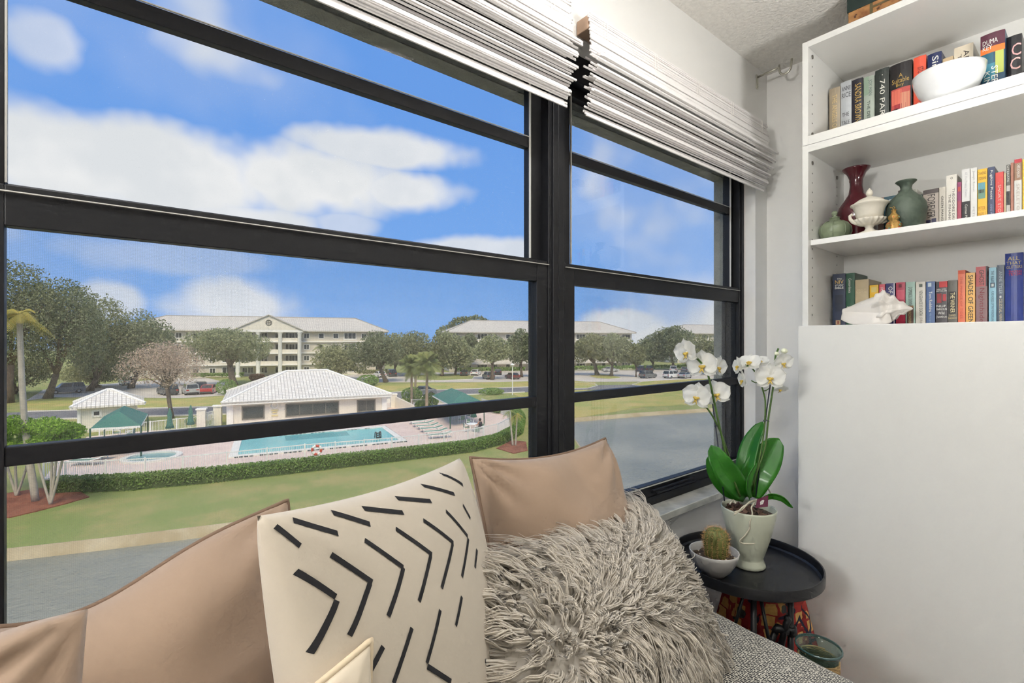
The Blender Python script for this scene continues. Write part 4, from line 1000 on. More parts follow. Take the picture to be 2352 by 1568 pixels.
jc = ond(1880, 1487, 1.25); jx, jy, jz = jc.x, jc.y, jc.z
t = thing('glass_hurricane', 'greenish glass vase with a wide lip and rope-wrapped body on the floor', 'vase', (jx, jy, 0))
MB().lathe([(0, .004), (0.0415, .004), (0.0440, .03), (0.0440, jz - .10), (0.0415, jz - .045), (0.0415, jz - .035), (0.0465, jz - .010), (0.0515, jz - .001), (0.0527, jz + .003), (0.0510, jz + .005), (0.0465, jz), (0.0403, jz - .022), (0.0386, jz - .045), (0.0411, jz - .10), (0.0411, .03), (0, .012)], (jx, jy, 0), 48).build('glass_body', m_vg, t, smooth=True)
MB().lathe([(0.0498, jz), (0.0521, jz - .002), (0.0538, jz + .002), (0.0527, jz + .006), (0.0498, jz + .005)], (jx, jy, 0), 48).build('lip', mat('teal_glass_edge', (58, 84, 82), .08, coat=.5), t, smooth=True)
MB().lathe([(0, jz - .075), (0.0378, jz - .075), (0.0378, jz - .071), (0, jz - .071)], (jx, jy, 0), 32).build('candle', m_soil_d, t)
h = MB(); N = 900; turns = 62
h.tube([(jx + 0.0455 * math.cos(2 * math.pi * turns * i / N), jy + 0.0455 * math.sin(2 * math.pi * turns * i / N), jz - .022 - .25 * i / N) for i in range(N + 1)], .0022, 5).build('rope_wrap', m_rope, t, smooth=True)

# ------------------------------------------------------------------ cactus in a grey bowl
m_bowl = mat('grey_ceramic', (196, 194, 192), .35, var=(10, .06)); m_soil = mat('dry_soil', (96, 80, 68), .95, var=(120, .5), bump=(90, 1, .01))
m_cact = mat('cactus_skin', (112, 118, 60), .6, var=(30, .3)); m_spine = mat('cactus_spines', (206, 166, 112), .6, var=(80, .2)); m_chip = mat('pale_gravel', (196, 186, 170), .8, rand=.3)
bc = Vector((1.372, .742, TZ - .0272))
t = thing('cactus_bowl', 'small grey fluted bowl holding a spiny barrel cactus', 'potted cactus', bc)
fl = lambda a, z: 1 + .012 * abs(math.cos(11 * a))
MB().lathe([(0, 0), (.030, 0), (.033, .004), (.047, .018), (.060, .040), (.0675, .062), (.069, .070), (.0675, .0715), (.065, .070), (.062, .055), (.05, .03), (0, .02)], bc, 88, wob=fl).build('bowl', m_bowl, t, smooth=True)
def soil(u, v):
    a = 2 * math.pi * u; r = .0625 * v; return (bc.x + r * math.cos(a), bc.y + r * math.sin(a), bc.z + .058 + .006 * noise.noise(Vector((math.cos(a) * v * 4, math.sin(a) * v * 4, 2))) - .008 * v * v)
MB().grid(soil, 40, 12, closeu=True).build('soil', m_soil, t, smooth=True)
for k in range(26):
    a = R.uniform(0, 6.28); r = R.uniform(.036, .058); s = R.uniform(.002, .0045)
    MB().sphere((bc.x + r * math.cos(a), bc.y + r * math.sin(a), bc.z + .056), s, 6, 4, (1, R.uniform(.5, 1), .7)).build('gravel_chip', m_chip if k % 2 else m_soil, t)
cc = Vector((bc.x + .004, bc.y - .004, bc.z + .052)); CH = .086
ribs = 15
def cact_r(z): s = z / CH; return .0335 * (1 - max(0, (s - .55) / .45) ** 2.6) ** .5 * (.90 + .14 * math.sin(min(1, s * 1.4) * math.pi / 2))
prof = [(max(.0, cact_r(CH * i / 18)), CH * i / 18) for i in range(18)] + [(0, CH)]
MB().lathe(prof, cc, 90, wob=lambda a, z: 1 - .11 * (.5 - .5 * math.cos(ribs * a))).build('cactus_body', m_cact, t, smooth=True)
sp = MB()
for k in range(ribs):
    a0 = 2 * math.pi * k / ribs
    for i in range(1, 15):
        z = CH * i / 14.5; r = cact_r(z); base = cc + Vector((r * math.cos(a0), r * math.sin(a0), z)); nrm = Vector((math.cos(a0), math.sin(a0), .15 + 1.1 * (z / CH) ** 3)).normalized()
        for q in range(6):
            d = (nrm + Vector((R.gauss(0, .75), R.gauss(0, .75), R.gauss(0, .75)))).normalized(); L = R.uniform(.006, .015)
            e = base + d * L; s_ = d.orthogonal().normalized() * .00042; w = d.cross(s_)
            n0 = len(sp.v); sp.v += [tuple(base + s_), tuple(base - s_ * .5 + w * .8), tuple(base - s_ * .5 - w * .8), tuple(e)]; sp.f += [(n0, n0 + 1, n0 + 3), (n0 + 1, n0 + 2, n0 + 3), (n0 + 2, n0, n0 + 3)]
sp.build('spines', m_spine, t, kind='stuff')
MB().grid(lambda u, v: (bc.x + .052 + .02 * u * .5, bc.y - .036 - .012 * u, bc.z + .060 + .018 * math.sin(u * 2.6) - .02 * u - .012 * v), 8, 4).build('plant_tag', thick_glass('clear_tag', (.93, .93, .93, 1)), t, smooth=True)

# ------------------------------------------------------------------ orchid in a sage pot
m_pot = mat('sage_ceramic', (190, 194, 176), .32, var=(3, .04)); m_leaf = mat('orchid_leaf', (38, 108, 28), .35, var=(12, .25), var_col=(58, 134, 36), trans=(.30, (90, 170, 30)), coat=.15)
m_stem = mat('orchid_stem', (70, 102, 38), .5, var=(20, .3)); m_stake = mat('plastic_stake', (40, 42, 60), .4); m_bark = mat('bark_chips', (104, 78, 66), .9, var=(50, .4), rand=.3)
m_root = mat('aerial_root', (196, 190, 170), .8, var=(60, .2)); m_petal = mat('orchid_petal', (244, 244, 240), .6, var=(15, .03), trans=(.38, (240, 240, 232)), sheen=.2)
m_lip = mat('orchid_lip', (214, 184, 84), .5, var=(60, .4)); m_tag = mat('plum_tag', (96, 32, 62), .5); m_bud = mat('orchid_bud', (222, 226, 200), .5)
oc = Vector((1.512, .706, TZ - .0272))
t = thing('potted_orchid', 'white moth orchid with two flower stems in a sage green pot', 'orchid', oc)
PH = .178
MB().lathe([(0, 0), (.046, 0), (.0485, .003), (.0465, .010), (.0415, .022), (.0405, .027), (.047, .045), (.059, .085), (.069, .125), (.0745, .150), (.0785, PH - .004), (.0785, PH), (.0765, PH + .001), (.0745, PH - .003), (.071, .150), (.06, .1), (0, .09)], oc, 64).build('pot', m_pot, t, smooth=True)
MB().grid(lambda u, v: (oc.x + .073 * v * math.cos(6.2832 * u), oc.y + .073 * v * math.sin(6.2832 * u), oc.z + PH - .020 + .004 * noise.noise(Vector((v * 5 * math.cos(6.28 * u), v * 5 * math.sin(6.28 * u), 7)))), 40, 10, closeu=True).build('potting_mix', m_soil, t, smooth=True)
for k in range(34):
    a = R.uniform(0, 6.28); r = .064 * math.sqrt(R.random()); d = Vector((R.uniform(-1, 1), R.uniform(-1, 1), R.uniform(-.3, .3))).normalized(); e = d.orthogonal().normalized()
    MB().obox((oc.x + r * math.cos(a), oc.y + r * math.sin(a), oc.z + PH - .014 + R.uniform(0, .006)), d, e, d.cross(e), R.uniform(.006, .013), R.uniform(.003, .006), R.uniform(.001, .003)).build('bark_chip', m_bark, t)
OD = 1.51
def op(px, py, dd=0.0): return ond(px, py, OD + dd)
def curve(pts, n=24):
    P = [Vector(p) for p in pts]; P = [P[0] * 2 - P[1]] + P + [P[-1] * 2 - P[-2]]; out = []
    for i in range(1, len(P) - 2):
        for q in range(n // (len(P) - 3) + 1):
            s = q / (n // (len(P) - 3) + 1); a, b, c, d = P[i - 1:i + 3]
            out.append(.5 * ((2 * b) + (c - a) * s + (2 * a - 5 * b + 4 * c - d) * s * s + (3 * b - a - 3 * c + d) * s ** 3))
    return out + [P[-2]]
def orchid_leaf(pts, wid, fold=.25, name='leaf', bend=0.0, m=None):
    mid = curve(pts, 26); n = len(mid); V = []; nw = 8
    for i, p in enumerate(mid):
        s = i / (n - 1); d = (mid[min(i + 1, n - 1)] - mid[max(i - 1, 0)]).normalized()
        view = (EYE - p).normalized(); side = d.cross(view).normalized()
        if bend: side = Matrix.Rotation(bend, 3, d) @ side
        nn = side.cross(d).normalized()
        w = wid * (math.sin(math.pi * min(1, .10 + .86 * s)) ** .62) * (1 if s < .92 else max(.12, 1 - ((s - .92) / .08) ** 2))
        for k in range(nw + 1):
            q = -1 + 2 * k / nw; V.append(p + side * (q * w) + nn * (-abs(q) ** 1.3 * 0 + abs(q) * w * fold * (1 if nn.dot(view) > 0 else -1)))
    o = MB().add(V, [(i * (nw + 1) + k, i * (nw + 1) + k + 1, (i + 1) * (nw + 1) + k + 1, (i + 1) * (nw + 1) + k) for i in range(n - 1) for k in range(nw)]).build(name, m or m_leaf, t, smooth=True)
    md = o.modifiers.new('thick', 'SOLIDIFY'); md.thickness = .0022; md.offset = 0
    return o
orchid_leaf([op(1712, 1142, .0), op(1685, 1108, -.03), op(1655, 1066, -.045), op(1633, 1022, -.03)], .036, .30, bend=.25)
orchid_leaf([op(1706, 1146, .02), op(1668, 1124, .02), op(1640, 1085, .02), op(1628, 1046, .02)], .024, .3, bend=-.9)
orchid_leaf([op(1716, 1140, .03), op(1712, 1085, .03), op(1725, 1020, .045), op(1752, 968, .06)], .030, .25, bend=-.35)
orchid_leaf([op(1726, 1140, .02), op(1738, 1092, .02), op(1762, 1050, .03), op(1788, 1006, .045)], .047, .28, bend=.1)
orchid_leaf([op(1722, 1144, -.01), op(1716, 1118, -.02), op(1722, 1090, -.02), op(1738, 1062, -.01)], .014, .4, bend=1.0)
orchid_leaf([op(1748, 1146, .0), op(1772, 1136, -.02), op(1798, 1143, -.035), op(1821, 1166, -.04)], .0135, .5, bend=.9)
# stems, stakes, clips
MB().tube(curve([op(1716, 1140), op(1755, 1035), op(1765, 960), op(1779, 865), op(1781, 820), op(1788, 800)]), .0030, 8).build('flower_stem', m_stem, t, smooth=True)
MB().tube(curve([op(1728, 1130), op(1752, 1010), op(1758, 930), op(1752, 895), op(1742, 868), op(1728, 846), op(1712, 838)]), .0024, 8).build('flower_stem', m_stem, t, smooth=True)
MB().tube(curve([op(1700, 1140, -.03), op(1676, 1075, -.03), op(1655, 990, -.03), op(1640, 920, -.03), op(1622, 850, -.03), op(1590, 812, -.03)]), .0032, 8).build('flower_stem', m_stem, t, smooth=True)
MB().tube(curve([op(1696, 1115, -.02), op(1672, 1040, -.02), op(1652, 985, -.02), op(1630, 945, -.02), op(1612, 925, -.02)]), .0026, 8).build('flower_stem', m_stem, t, smooth=True)
MB().tube([op(1664, 1150, -.01), op(1652, 1045, -.01), op(1636, 920, -.01)], .0021, 8).build('stake', m_stake, t, smooth=True)
MB().tube([op(1736, 1140, .01), op(1757, 970, .01), op(1771, 870, .01)], .0021, 8).build('stake', m_stake, t, smooth=True)
for (px, py, dd) in ((1760, 966, .0), (1648, 978, -.02)):
    MB().tube([op(px, py, dd) + Vector((.008 * math.cos(a), .008 * math.sin(a), .002 * math.sin(2 * a))) for a in [i * .5 for i in range(12)]], .0012, 6).build('stem_clip', m_stake, t, smooth=True)
MB().tube(curve([op(1745, 858), op(1738, 878), op(1726, 874)]), .0016, 6).build('flower_stalk', m_stem, t, smooth=True)
MB().tube(curve([op(1752, 898), op(1760, 896), op(1766, 892)]), .0016, 6).build('flower_stalk', m_stem, t, smooth=True)
# blossoms: two broad petals, three sepals, lip
def petal_mesh(L, W, cup, base=.12):
    b = MB(); nu, nv = 11, 9
    def f(u, v):
        s = v; x = -1 + 2 * u
        w = W * (base + (1 - base) * math.sin(math.pi * min(1, s * .93 + .07)) ** .55) * (1 if s < .999 else .2)
        y = L * s; r = math.hypot(x * w, y)
        return (x * w, y * (1 - .10 * x * x), cup * (x * x * .35 + (s - .15) ** 2) + .0015 * math.sin(6 * x + 5 * s))
    b.grid(f, nu, nv); return b
def blossom(px, py, size, yaw, pitch, roll, dd=0.0):
    c = op(px, py, dd); k = size * OD / F / .088                                  # nominal blossom 88 mm across
    n = (EYE - c).normalized(); r0 = Vector((0, 0, 1)).cross(n).normalized(); u0 = n.cross(r0)
    Mx = Matrix((r0, u0, n)).transposed().to_4x4()
    M = Matrix.Translation(c) @ Mx @ Matrix.Rotation(yaw, 4, 'Y') @ Matrix.Rotation(pitch, 4, 'X') @ Matrix.Rotation(roll, 4, 'Z') @ Matrix.Scale(k, 4)
    hub = MB().sphere((0, 0, .002), .0045, 8, 6).xf(M).build('blossom', m_petal, t, smooth=True)
    for ang in (74, -74): petal_mesh(.045, .029, .010).xf(M @ Matrix.Rotation(rad(ang), 4, 'Z') @ Matrix.Translation((0, .002, .002))).build('petal', m_petal, hub, smooth=True)
    for ang in (0, 128, -128): petal_mesh(.043, .0175, .008).xf(M @ Matrix.Rotation(rad(ang), 4, 'Z') @ Matrix.Translation((0, .002, -.003))).build('sepal', m_petal, hub, smooth=True)
    lp = MB().sphere((0, -.006, .010), .006, 10, 8, (1, 1, 1.3)).sphere((.006, -.004, .009), .004, 8, 6).sphere((-.006, -.004, .009), .004, 8, 6)
    lp.tube([(0, -.008, .010), (.003, -.017, .014), (.007, -.022, .017)], [.003, .002, .0006], 6).tube([(0, -.008, .010), (-.003, -.017, .014), (-.007, -.022, .017)], [.003, .002, .0006], 6)
    lp.xf(M).build('lip', m_lip, hub, smooth=True)
for a in [(1578, 808, 62, -.7, .1, .2, -.03), (1614, 838, 70, -.25, .0, .05, -.03), (1648, 842, 52, .9, .1, -.2, -.0), (1602, 910, 66, -.35, .05, -.15, -.03), (1644, 903, 64, .15, .1, .25, -.02),
          (1768, 866, 66, .1, .0, .0, -.02), (1797, 832, 48, .55, .2, .2, .0), (1722, 834, 54, -.3, -.7, .1, .0), (1697, 840, 44, -1.15, .0, .3, .0), (1708, 872, 46, -1.25, .1, .1, .0), (1745, 832, 44, -.1, -.9, .5, .03), (1792, 892, 34, .6, 1.0, 0, .03)]:
    blossom(*a)
for (px, py, s) in ((1801, 806, .011), (1784, 812, .008)):
    c = op(px, py); MB().sphere((c.x, c.y, c.z), s, 12, 8, (1, .9, .8)).build('bud', m_bud, t, smooth=True)
# roots creeping over the rim, tag
front = -.078
for pts in ([(1735, 1152, -.05), (1726, 1165, -.077), (1728, 1180, -.08), (1722, 1200, -.078), (1722, 1212, -.075), (1712, 1228, -.07), (1700, 1240, -.065), (1702, 1246, -.063), (1712, 1248, -.063), (1730, 1248, -.066), (1742, 1240, -.067), (1748, 1234, -.066)],
            [(1740, 1148, -.03), (1722, 1152, -.07), (1706, 1168, -.085), (1694, 1176, -.09), (1685, 1182, -.09)],
            [(1732, 1150, -.03), (1716, 1158, -.07), (1706, 1164, -.085), (1698, 1172, -.09), (1686, 1176, -.09)],
            [(1756, 1116, .04), (1764, 1122, .04), (1770, 1132, .03), (1774, 1138, .02), (1768, 1140, .02)],
            [(1676, 1158, -.03), (1684, 1148, -.02), (1690, 1156, -.03)]):
    MB().tube(curve([op(*p) for p in pts], 40), [.0024] * 0 or .0022, 7).build('aerial_root', m_root, t, smooth=True)
a, b_, c_, d_ = op(1739, 1146, -.062), op(1764, 1137, -.050), op(1763, 1163, -.055), op(1735, 1166, -.072)
tg = MB().add([a, b_, c_, d_], [(0, 1, 2, 3)]).build('plant_tag', m_tag, t)
md = tg.modifiers.new('thick', 'SOLIDIFY'); md.thickness = .0012
ctr = (a + b_ + c_ + d_) / 4 + (EYE - a).normalized() * .0016; ux = (b_ - a).normalized(); uy = (a - d_).normalized()
for k in range(5):
    an = k * 1.2566 + .3; q = ctr + ux * (.0045 * math.cos(an)) + uy * (.0045 * math.sin(an))
    MB().add([q + ux * (.004 * math.cos(j * .9)) + uy * (.004 * math.sin(j * .9)) for j in range(7)], [tuple(range(7))]).build('printed_petal', m_petal, tg)
# ------------------------------------------------------------------ grounds: lake, lawns, deck, roads
def ground_mat(name, cols, scales=(0.25, 2.0), rough=.95, bump=(30, .5, .05), mixv=.5, fine=None):
    m = bpy.data.materials.new(name); m.use_nodes = True; T = NT(m.node_tree)
    vec = T.n('ShaderNodeTexCoord').outputs['Object']; p = T.n('ShaderNodeBsdfPrincipled'); o = T.n('ShaderNodeOutputMaterial')
    c = T.mix(T.ss(T.noise(vec, scales[0], 4), .38, .62), rgb(*cols[0]), rgb(*cols[1]))
    if len(cols) > 2: c = T.mix(T.ss(T.noise(vec, scales[1], 4), .45, .7, 0, mixv), c, rgb(*cols[2]))
    if fine: c = T.mix(T.m('MULTIPLY', T.noise(vec, fine[0], 2), fine[1]), c, rgb(*fine[2]))
    T.l(c, p.inputs['Base Color']); p.inputs['Roughness'].default_value = rough; p.inputs['Specular IOR Level'].default_value = .2
    T.l(p.outputs[0], o.inputs[0]); return m
m_lawn = ground_mat('lawn', [(138, 150, 88), (158, 158, 102), (184, 164, 114)], (.22, .5), mixv=.7, fine=(14, .45, (112, 126, 64)))
m_verge = ground_mat('dry_grass', [(188, 172, 104), (160, 166, 92), (206, 180, 122)], (.12, .35), mixv=.7, fine=(8, .3, (130, 130, 66)))
m_deck = ground_mat('pool_deck', [(226, 204, 190), (218, 194, 182), (232, 214, 202)], (.3, 2.0), rough=.85)
m_lot = ground_mat('concrete_paving', [(206, 198, 186), (192, 184, 174), (214, 206, 196)], (.08, .6), rough=.9)
m_road = ground_mat('asphalt', [(128, 126, 126), (116, 114, 116)], (.2, 1), rough=.9)
m_kerb = mat('kerb_white', (222, 218, 208), .85, var=(.5, .08)); m_sand3 = ground_mat('sandy_bank', [(184, 170, 140), (166, 150, 118), (194, 182, 154)], (.4, 1.5))
m_mulch = ground_mat('red_mulch', [(150, 96, 76), (126, 78, 62), (166, 120, 98)], (.8, 5.0))
def water_mat(name, col, deep, sc, st, rough=.12):
    m = bpy.data.materials.new(name); m.use_nodes = True; T = NT(m.node_tree)
    vec = T.n('ShaderNodeTexCoord').outputs['Object']; p = T.n('ShaderNodeBsdfPrincipled'); o = T.n('ShaderNodeOutputMaterial')
    mp = T.n('ShaderNodeMapping'); T.l(vec, mp.inputs[0]); mp.inputs['Scale'].default_value = (1, 2.4, 1); mp.inputs['Rotation'].default_value = (0, 0, .5)
    T.l(T.mix(T.ss(T.noise(vec, .12, 3), .35, .65), rgb(*col), rgb(*deep)), p.inputs['Base Color']); p.inputs['Roughness'].default_value = rough; p.inputs['Specular IOR Level'].default_value = .6
    b = T.n('ShaderNodeBump'); b.inputs['Strength'].default_value = st; b.inputs['Distance'].default_value = .12
    T.l(T.noise(mp.outputs[0], sc, 4), b.inputs['Height']); T.l(b.outputs[0], p.inputs['Normal'])
    T.l(p.outputs[0], o.inputs[0]); return m
m_lake = water_mat('lake_water', (152, 150, 134), (132, 133, 120), 1.3, 1.0, .42); m_pool = water_mat('pool_water', (126, 202, 200), (104, 186, 188), 2.5, .25, .25)
def flat(name, pix, m, z0, z1, label=None, cat=None, kind='structure', **k):
    poly = [(gp(*q).x, gp(*q).y) for q in pix]
    return MB().prism(poly, GZ + z0, GZ + z1).build(name, m, label=label, cat=cat, kind=kind, **k)
# lake under everything
W = [(-160, 1.5), (330, 1.5), (330, 330), (-160, 330)]
MB().prism(W, GZ - .75, GZ - .38).build('lake', m_lake, kind='structure')
shore = [(-420, 1345), (-150, 1295), (15, 1262), (250, 1236), (480, 1208), (700, 1180), (900, 1155), (1115, 1124), (1230, 1082), (1320, 1040), (1333, 1026), (1322, 1010), (1296, 990), (1284, 976), (1318, 960), (1480, 947), (1640, 937), (2000, 912), (2600, 880)]
sp_ = [gp(*q) for q in shore]
land = sp_ + [Vector((600, 120, GZ)), Vector((560, 560, GZ)), Vector((100, 640, GZ)), Vector((-420, 500, GZ)), Vector((-260, 90, GZ)), Vector((-90, 26, GZ))]
MB().prism([(p.x, p.y) for p in land], GZ - .9, GZ).build('lawn', m_lawn, kind='structure')
# sloping sandy bank along the shore
b = MB(); n = len(sp_)
for i, p in enumerate(sp_):
    d = (sp_[min(i + 1, n - 1)] - sp_[max(i - 1, 0)]); d.z = 0; d.normalize(); o = Vector((d.y, -d.x, 0))
    b.v += [(p.x - o.x * .1, p.y - o.y * .1, GZ + .02), (p.x, p.y, GZ + .03), (p.x + o.x * .32, p.y + o.y * .32, GZ - .40), (p.x + o.x * .45, p.y + o.y * .45, GZ - .9)]
for i in range(n - 1): b.f += [(4 * i + k, 4 * i + k + 1, 4 * i + 5 + k, 4 * i + 4 + k) for k in range(3)]
b.build('lake_bank', m_sand3, kind='structure', smooth=True)
# dry verge on the far side, paving, road
flat('dry_verge', [(1180, 905), (1290, 965), (1480, 934), (1640, 926), (2100, 902), (2100, 872), (1640, 884), (1310, 895), (1160, 902)], m_verge, 0, .02)
flat('car_park', [(60, 920), (120, 912), (420, 914), (560, 905), (700, 885), (880, 878), (1205, 877), (1500, 876), (2000, 868), (2000, 838), (1650, 846), (1310, 847), (1205, 849), (840, 856), (700, 858), (480, 862), (240, 882), (100, 895)], m_lot, 0, .03)
flat('road', [(-260, 985), (60, 965), (520, 952), (760, 932), (950, 912), (1205, 901), (1312, 896), (1700, 890), (2100, 880), (2100, 871), (1700, 880), (1312, 885.5), (1205, 889.5), (950, 898), (760, 914), (520, 934), (60, 946), (-260, 962)], m_road, 0, .04)
flat('dry_strip', [(60, 945), (520, 933), (760, 913), (950, 897.5), (1205, 889), (1312, 885), (1370, 882), (1366, 878), (1310, 874), (1205, 876), (880, 884), (600, 905), (420, 917), (60, 922)], m_verge, 0, .05)
def kerb(pix, w=.25, h=.14, name='kerb'):
    P = [gp(*q) for q in pix]; b = MB()
    for p, q in zip(P, P[1:]):
        d = (q - p).normalized(); s = Vector((-d.y, d.x, 0)); L = (q - p).length
        b.obox((p + q) / 2 + Vector((0, 0, h / 2)), d, s, UP, L / 2, w / 2, h / 2)
    b.build(name, m_kerb, kind='structure')
kerb([(60, 946), (520, 934), (760, 914), (950, 898), (1205, 889.5), (1312, 885.5)], .3); kerb([(60, 965), (520, 952)], .3); kerb([(950, 912), (1205, 901)], .3)
# planted islands with kerbs
for isl in ([(948, 868), (960, 862), (1040, 859), (1090, 864), (1085, 871), (1010, 874), (955, 873)], [(1352, 864), (1372, 860), (1405, 862), (1428, 868), (1400, 871), (1370, 869)], [(1310, 880), (1340, 879), (1366, 882), (1372, 886), (1350, 892), (1310, 893)], [(1452, 884), (1475, 877), (1560, 872), (1640, 870), (1660, 872), (1600, 880), (1480, 888)]):
    flat('planted_island', isl, m_verge if isl[0][0] != 948 else m_lawn, 0, .10)
    kerb(isl + isl[:1], .18, .12, 'island_kerb')
flat('lawn_strip', [(620, 905), (640, 878), (720, 868), (840, 858), (1205, 851), (1700, 847), (1700, 841), (1205, 844), (840, 850), (480, 858), (470, 866)], m_lawn, 0, .035)
# pool deck
deck = [(100, 1102), (150, 1106), (420, 1090), (700, 1058), (900, 1040), (1075, 1019), (1145, 1002), (1174, 984), (1172, 958), (1105, 934), (1000, 925), (900, 925), (700, 955), (520, 985), (460, 985), (340, 990), (200, 1004), (130, 1062)]
flat('pool_deck', deck, m_deck, 0, .06)
# mulch beds
for q in ([(-40, 1180), (10, 1135), (90, 1122), (180, 1128), (205, 1142), (150, 1158), (80, 1176), (20, 1190)], [(1140, 1030), (1175, 1012), (1208, 1015), (1212, 1035), (1180, 1042)]): flat('mulch_bed', q, m_mulch, 0, .05)

# ------------------------------------------------------------------ swimming pool and spa
m_cop = mat('pool_coping', (232, 228, 218), .7, var=(.8, .06)); m_tile = mat('waterline_tile', (52, 66, 74), .3); m_tilew = mat('waterline_tile_pale', (206, 214, 212), .3)
def ring(outer, inner, z0, z1):
    b = MB(); n = len(outer)
    for i in range(n):
        for p, z in ((outer[i], z0), (outer[i], z1), (inner[i], z1), (inner[i], z0)): b.v.append((p[0], p[1], z))
    for i in range(n):
        j = (i + 1) % n
        for k in range(4): b.f.append((4 * i + k, 4 * j + k, 4 * j + (k + 1) % 4, 4 * i + (k + 1) % 4))
    return b
out4 = [gp(524, 1055), gp(936, 1016), gp(884, 981), gp(541, 1008)]; in4 = [gp(546, 1049), gp(916, 1014), gp(876, 984), gp(556, 1010)]
t = thing('swimming_pool', 'long turquoise swimming pool with pale coping in the paved deck', 'pool', (sum(p.x for p in out4) / 4, sum(p.y for p in out4) / 4, GZ))
ring([(p.x, p.y) for p in out4], [(p.x, p.y) for p in in4], GZ + .0, GZ + .16).build('coping', m_cop, t)
MB().prism([(p.x, p.y) for p in in4], GZ + .0, GZ + .085).build('water', m_pool, t)
b = MB(); b2 = MB()
for A, B, off in ((out4[0], out4[1], -.02), (in4[2], in4[3], 0), (out4[1], out4[2], -.02)):
    d = (B - A).normalized(); s = Vector((d.y, -d.x, 0)); L = (B - A).length; k = int(L / .32)
    for i in range(k):
        c = A + d * (L * (i + .5) / k)
        (b if i % 5 else b2).obox(c + s * .02 + Vector((0, 0, .085)), d, s, UP, L / k * .36, .02, .07)
b.build('waterline_tiles', m_tile, t, kind='stuff')
MB().prism([((in4[0] * .72 + in4[1] * .28 + (in4[3] - in4[0]) * a).x, (in4[0] * .72 + in4[1] * .28 + (in4[3] - in4[0]) * a).y) for a in (.62, .97)] + [((in4[0] * .28 + in4[1] * .72 + (in4[2] - in4[1]) * a).x, (in4[0] * .28 + in4[1] * .72 + (in4[2] - in4[1]) * a).y) for a in (.97, .62)], GZ + .080, GZ + .087).build('deep_end', mat('pool_deep_water', (72, 166, 170), .25, var=(.4, .1)), t)
for px, py in ((588, 1005), (776, 992), (858, 985)): MB().obox(gp(px, py) + Vector((0, 0, .14)), (1, 0, 0), (0, 1, 0), UP, .45, .3, .05).build('skimmer_lid', m_cop, t)
# pool ladder, dark
m_dkm = mat('dark_metal', (58, 58, 60), .5)
c = gp(870, 1008); tl = thing('pool_ladder', 'dark grab rails of a ladder in the shallow end of the pool', 'ladder', c)
for s_ in (-.2, .2): MB().tube([c + Vector((s_, 0, .0)), c + Vector((s_, 0, .5)), c + Vector((s_, .12, .62)), c + Vector((s_, .32, .55)), c + Vector((s_, .36, .1))], .045, 8).build('rail', m_dkm, tl, smooth=True)
for z in (.15, .35, .52): MB().tube([c + Vector((-.2, 0, z)), c + Vector((.2, 0, z))], .06, 6).build('rung', m_dkm, tl)
# spa
cs = gp(349, 1053); e1 = gp(418, 1040) - cs; e2 = gp(352, 1036) - cs
e1 = gp(415, 1044) - cs; e2 = Vector((-e1.y, e1.x, 0)).normalized() * e1.length * .98
cir = lambda k: [((cs + e1 * (k * math.cos(a)) + e2 * (k * math.sin(a))).x, (cs + e1 * (k * math.cos(a)) + e2 * (k * math.sin(a))).y) for a in [i * math.pi / 20 for i in range(40)]]
t = thing('spa_pool', 'round spa pool set in the deck left of the long pool', 'pool', cs)
ring(cir(1.06), cir(.84), GZ, GZ + .2).build('coping', m_cop, t); MB().prism(cir(.84), GZ, GZ + .10).build('water', water_mat('spa_water', (132, 176, 178), (108, 160, 166), 3, .2, .06), t)
# ------------------------------------------------------------------ white picket fences
m_fw = mat('white_painted_metal', (240, 240, 236), .5)
def fence(pix, label, H=1.15, step=.115, post=2.4, name='picket_fence'):
    P = [gp(*q) for q in pix]; t = thing(name, label, 'fence', P[0]); pk = MB()
    for p, q in zip(P, P[1:]):
        d = (q - p).normalized(); s = Vector((-d.y, d.x, 0)); L = (q - p).length; m = max(1, round(L / post))
        for i in range(m):
            c = p + d * (L * i / m); MB().obox(c + UP * (H / 2 + .03), d, s, UP, .035, .035, H / 2 + .03).build('post', m_fw, t)
        for z in (H - .03, .14): MB().obox((p + q) / 2 + UP * z, d, s, UP, L / 2, .022, .028).build('rail', m_fw, t)
        k = int(L / step)
        for i in range(k):
            c = p + d * (L * (i + .5) / k); pk.obox(c + UP * (H / 2 + .02), d, s, UP, .010, .010, H / 2 - .06)
    pk.build('pickets', m_fw, t, kind='stuff')
    return t
fence([(100, 1104), (150, 1104), (420, 1089), (700, 1057), (900, 1039), (1075, 1018), (1143, 1002), (1173, 984), (1171, 959), (1106, 935)], 'long white picket fence along the hedge side of the pool deck')
fence([(228, 1010), (345, 996), (462, 982)], 'white picket fence behind the green canopy and the folded umbrellas')
fence([(945, 938), (1010, 935), (1060, 932)], 'short white picket fence below the round shrubs beside the clubhouse')
# life ring on the fence
c = gp(725, 1053) + Vector((0, -.22, .66)); d = (gp(900, 1039) - gp(700, 1057)).normalized()
t = thing('life_ring', 'red and white life ring hanging on the picket fence', 'life ring', c - UP * .36)
m_lr = mat('life_ring_red', (206, 92, 78), .6)
for k in range(8):
    pts = [c + d * (.30 * math.cos(a)) + UP * (.30 * math.sin(a)) for a in [(k + i / 6) * math.pi / 4 + .2 for i in range(7)]]
    MB().tube(pts, .095, 8).build('ring_section', m_lr if k % 2 else m_fw, t, smooth=True)

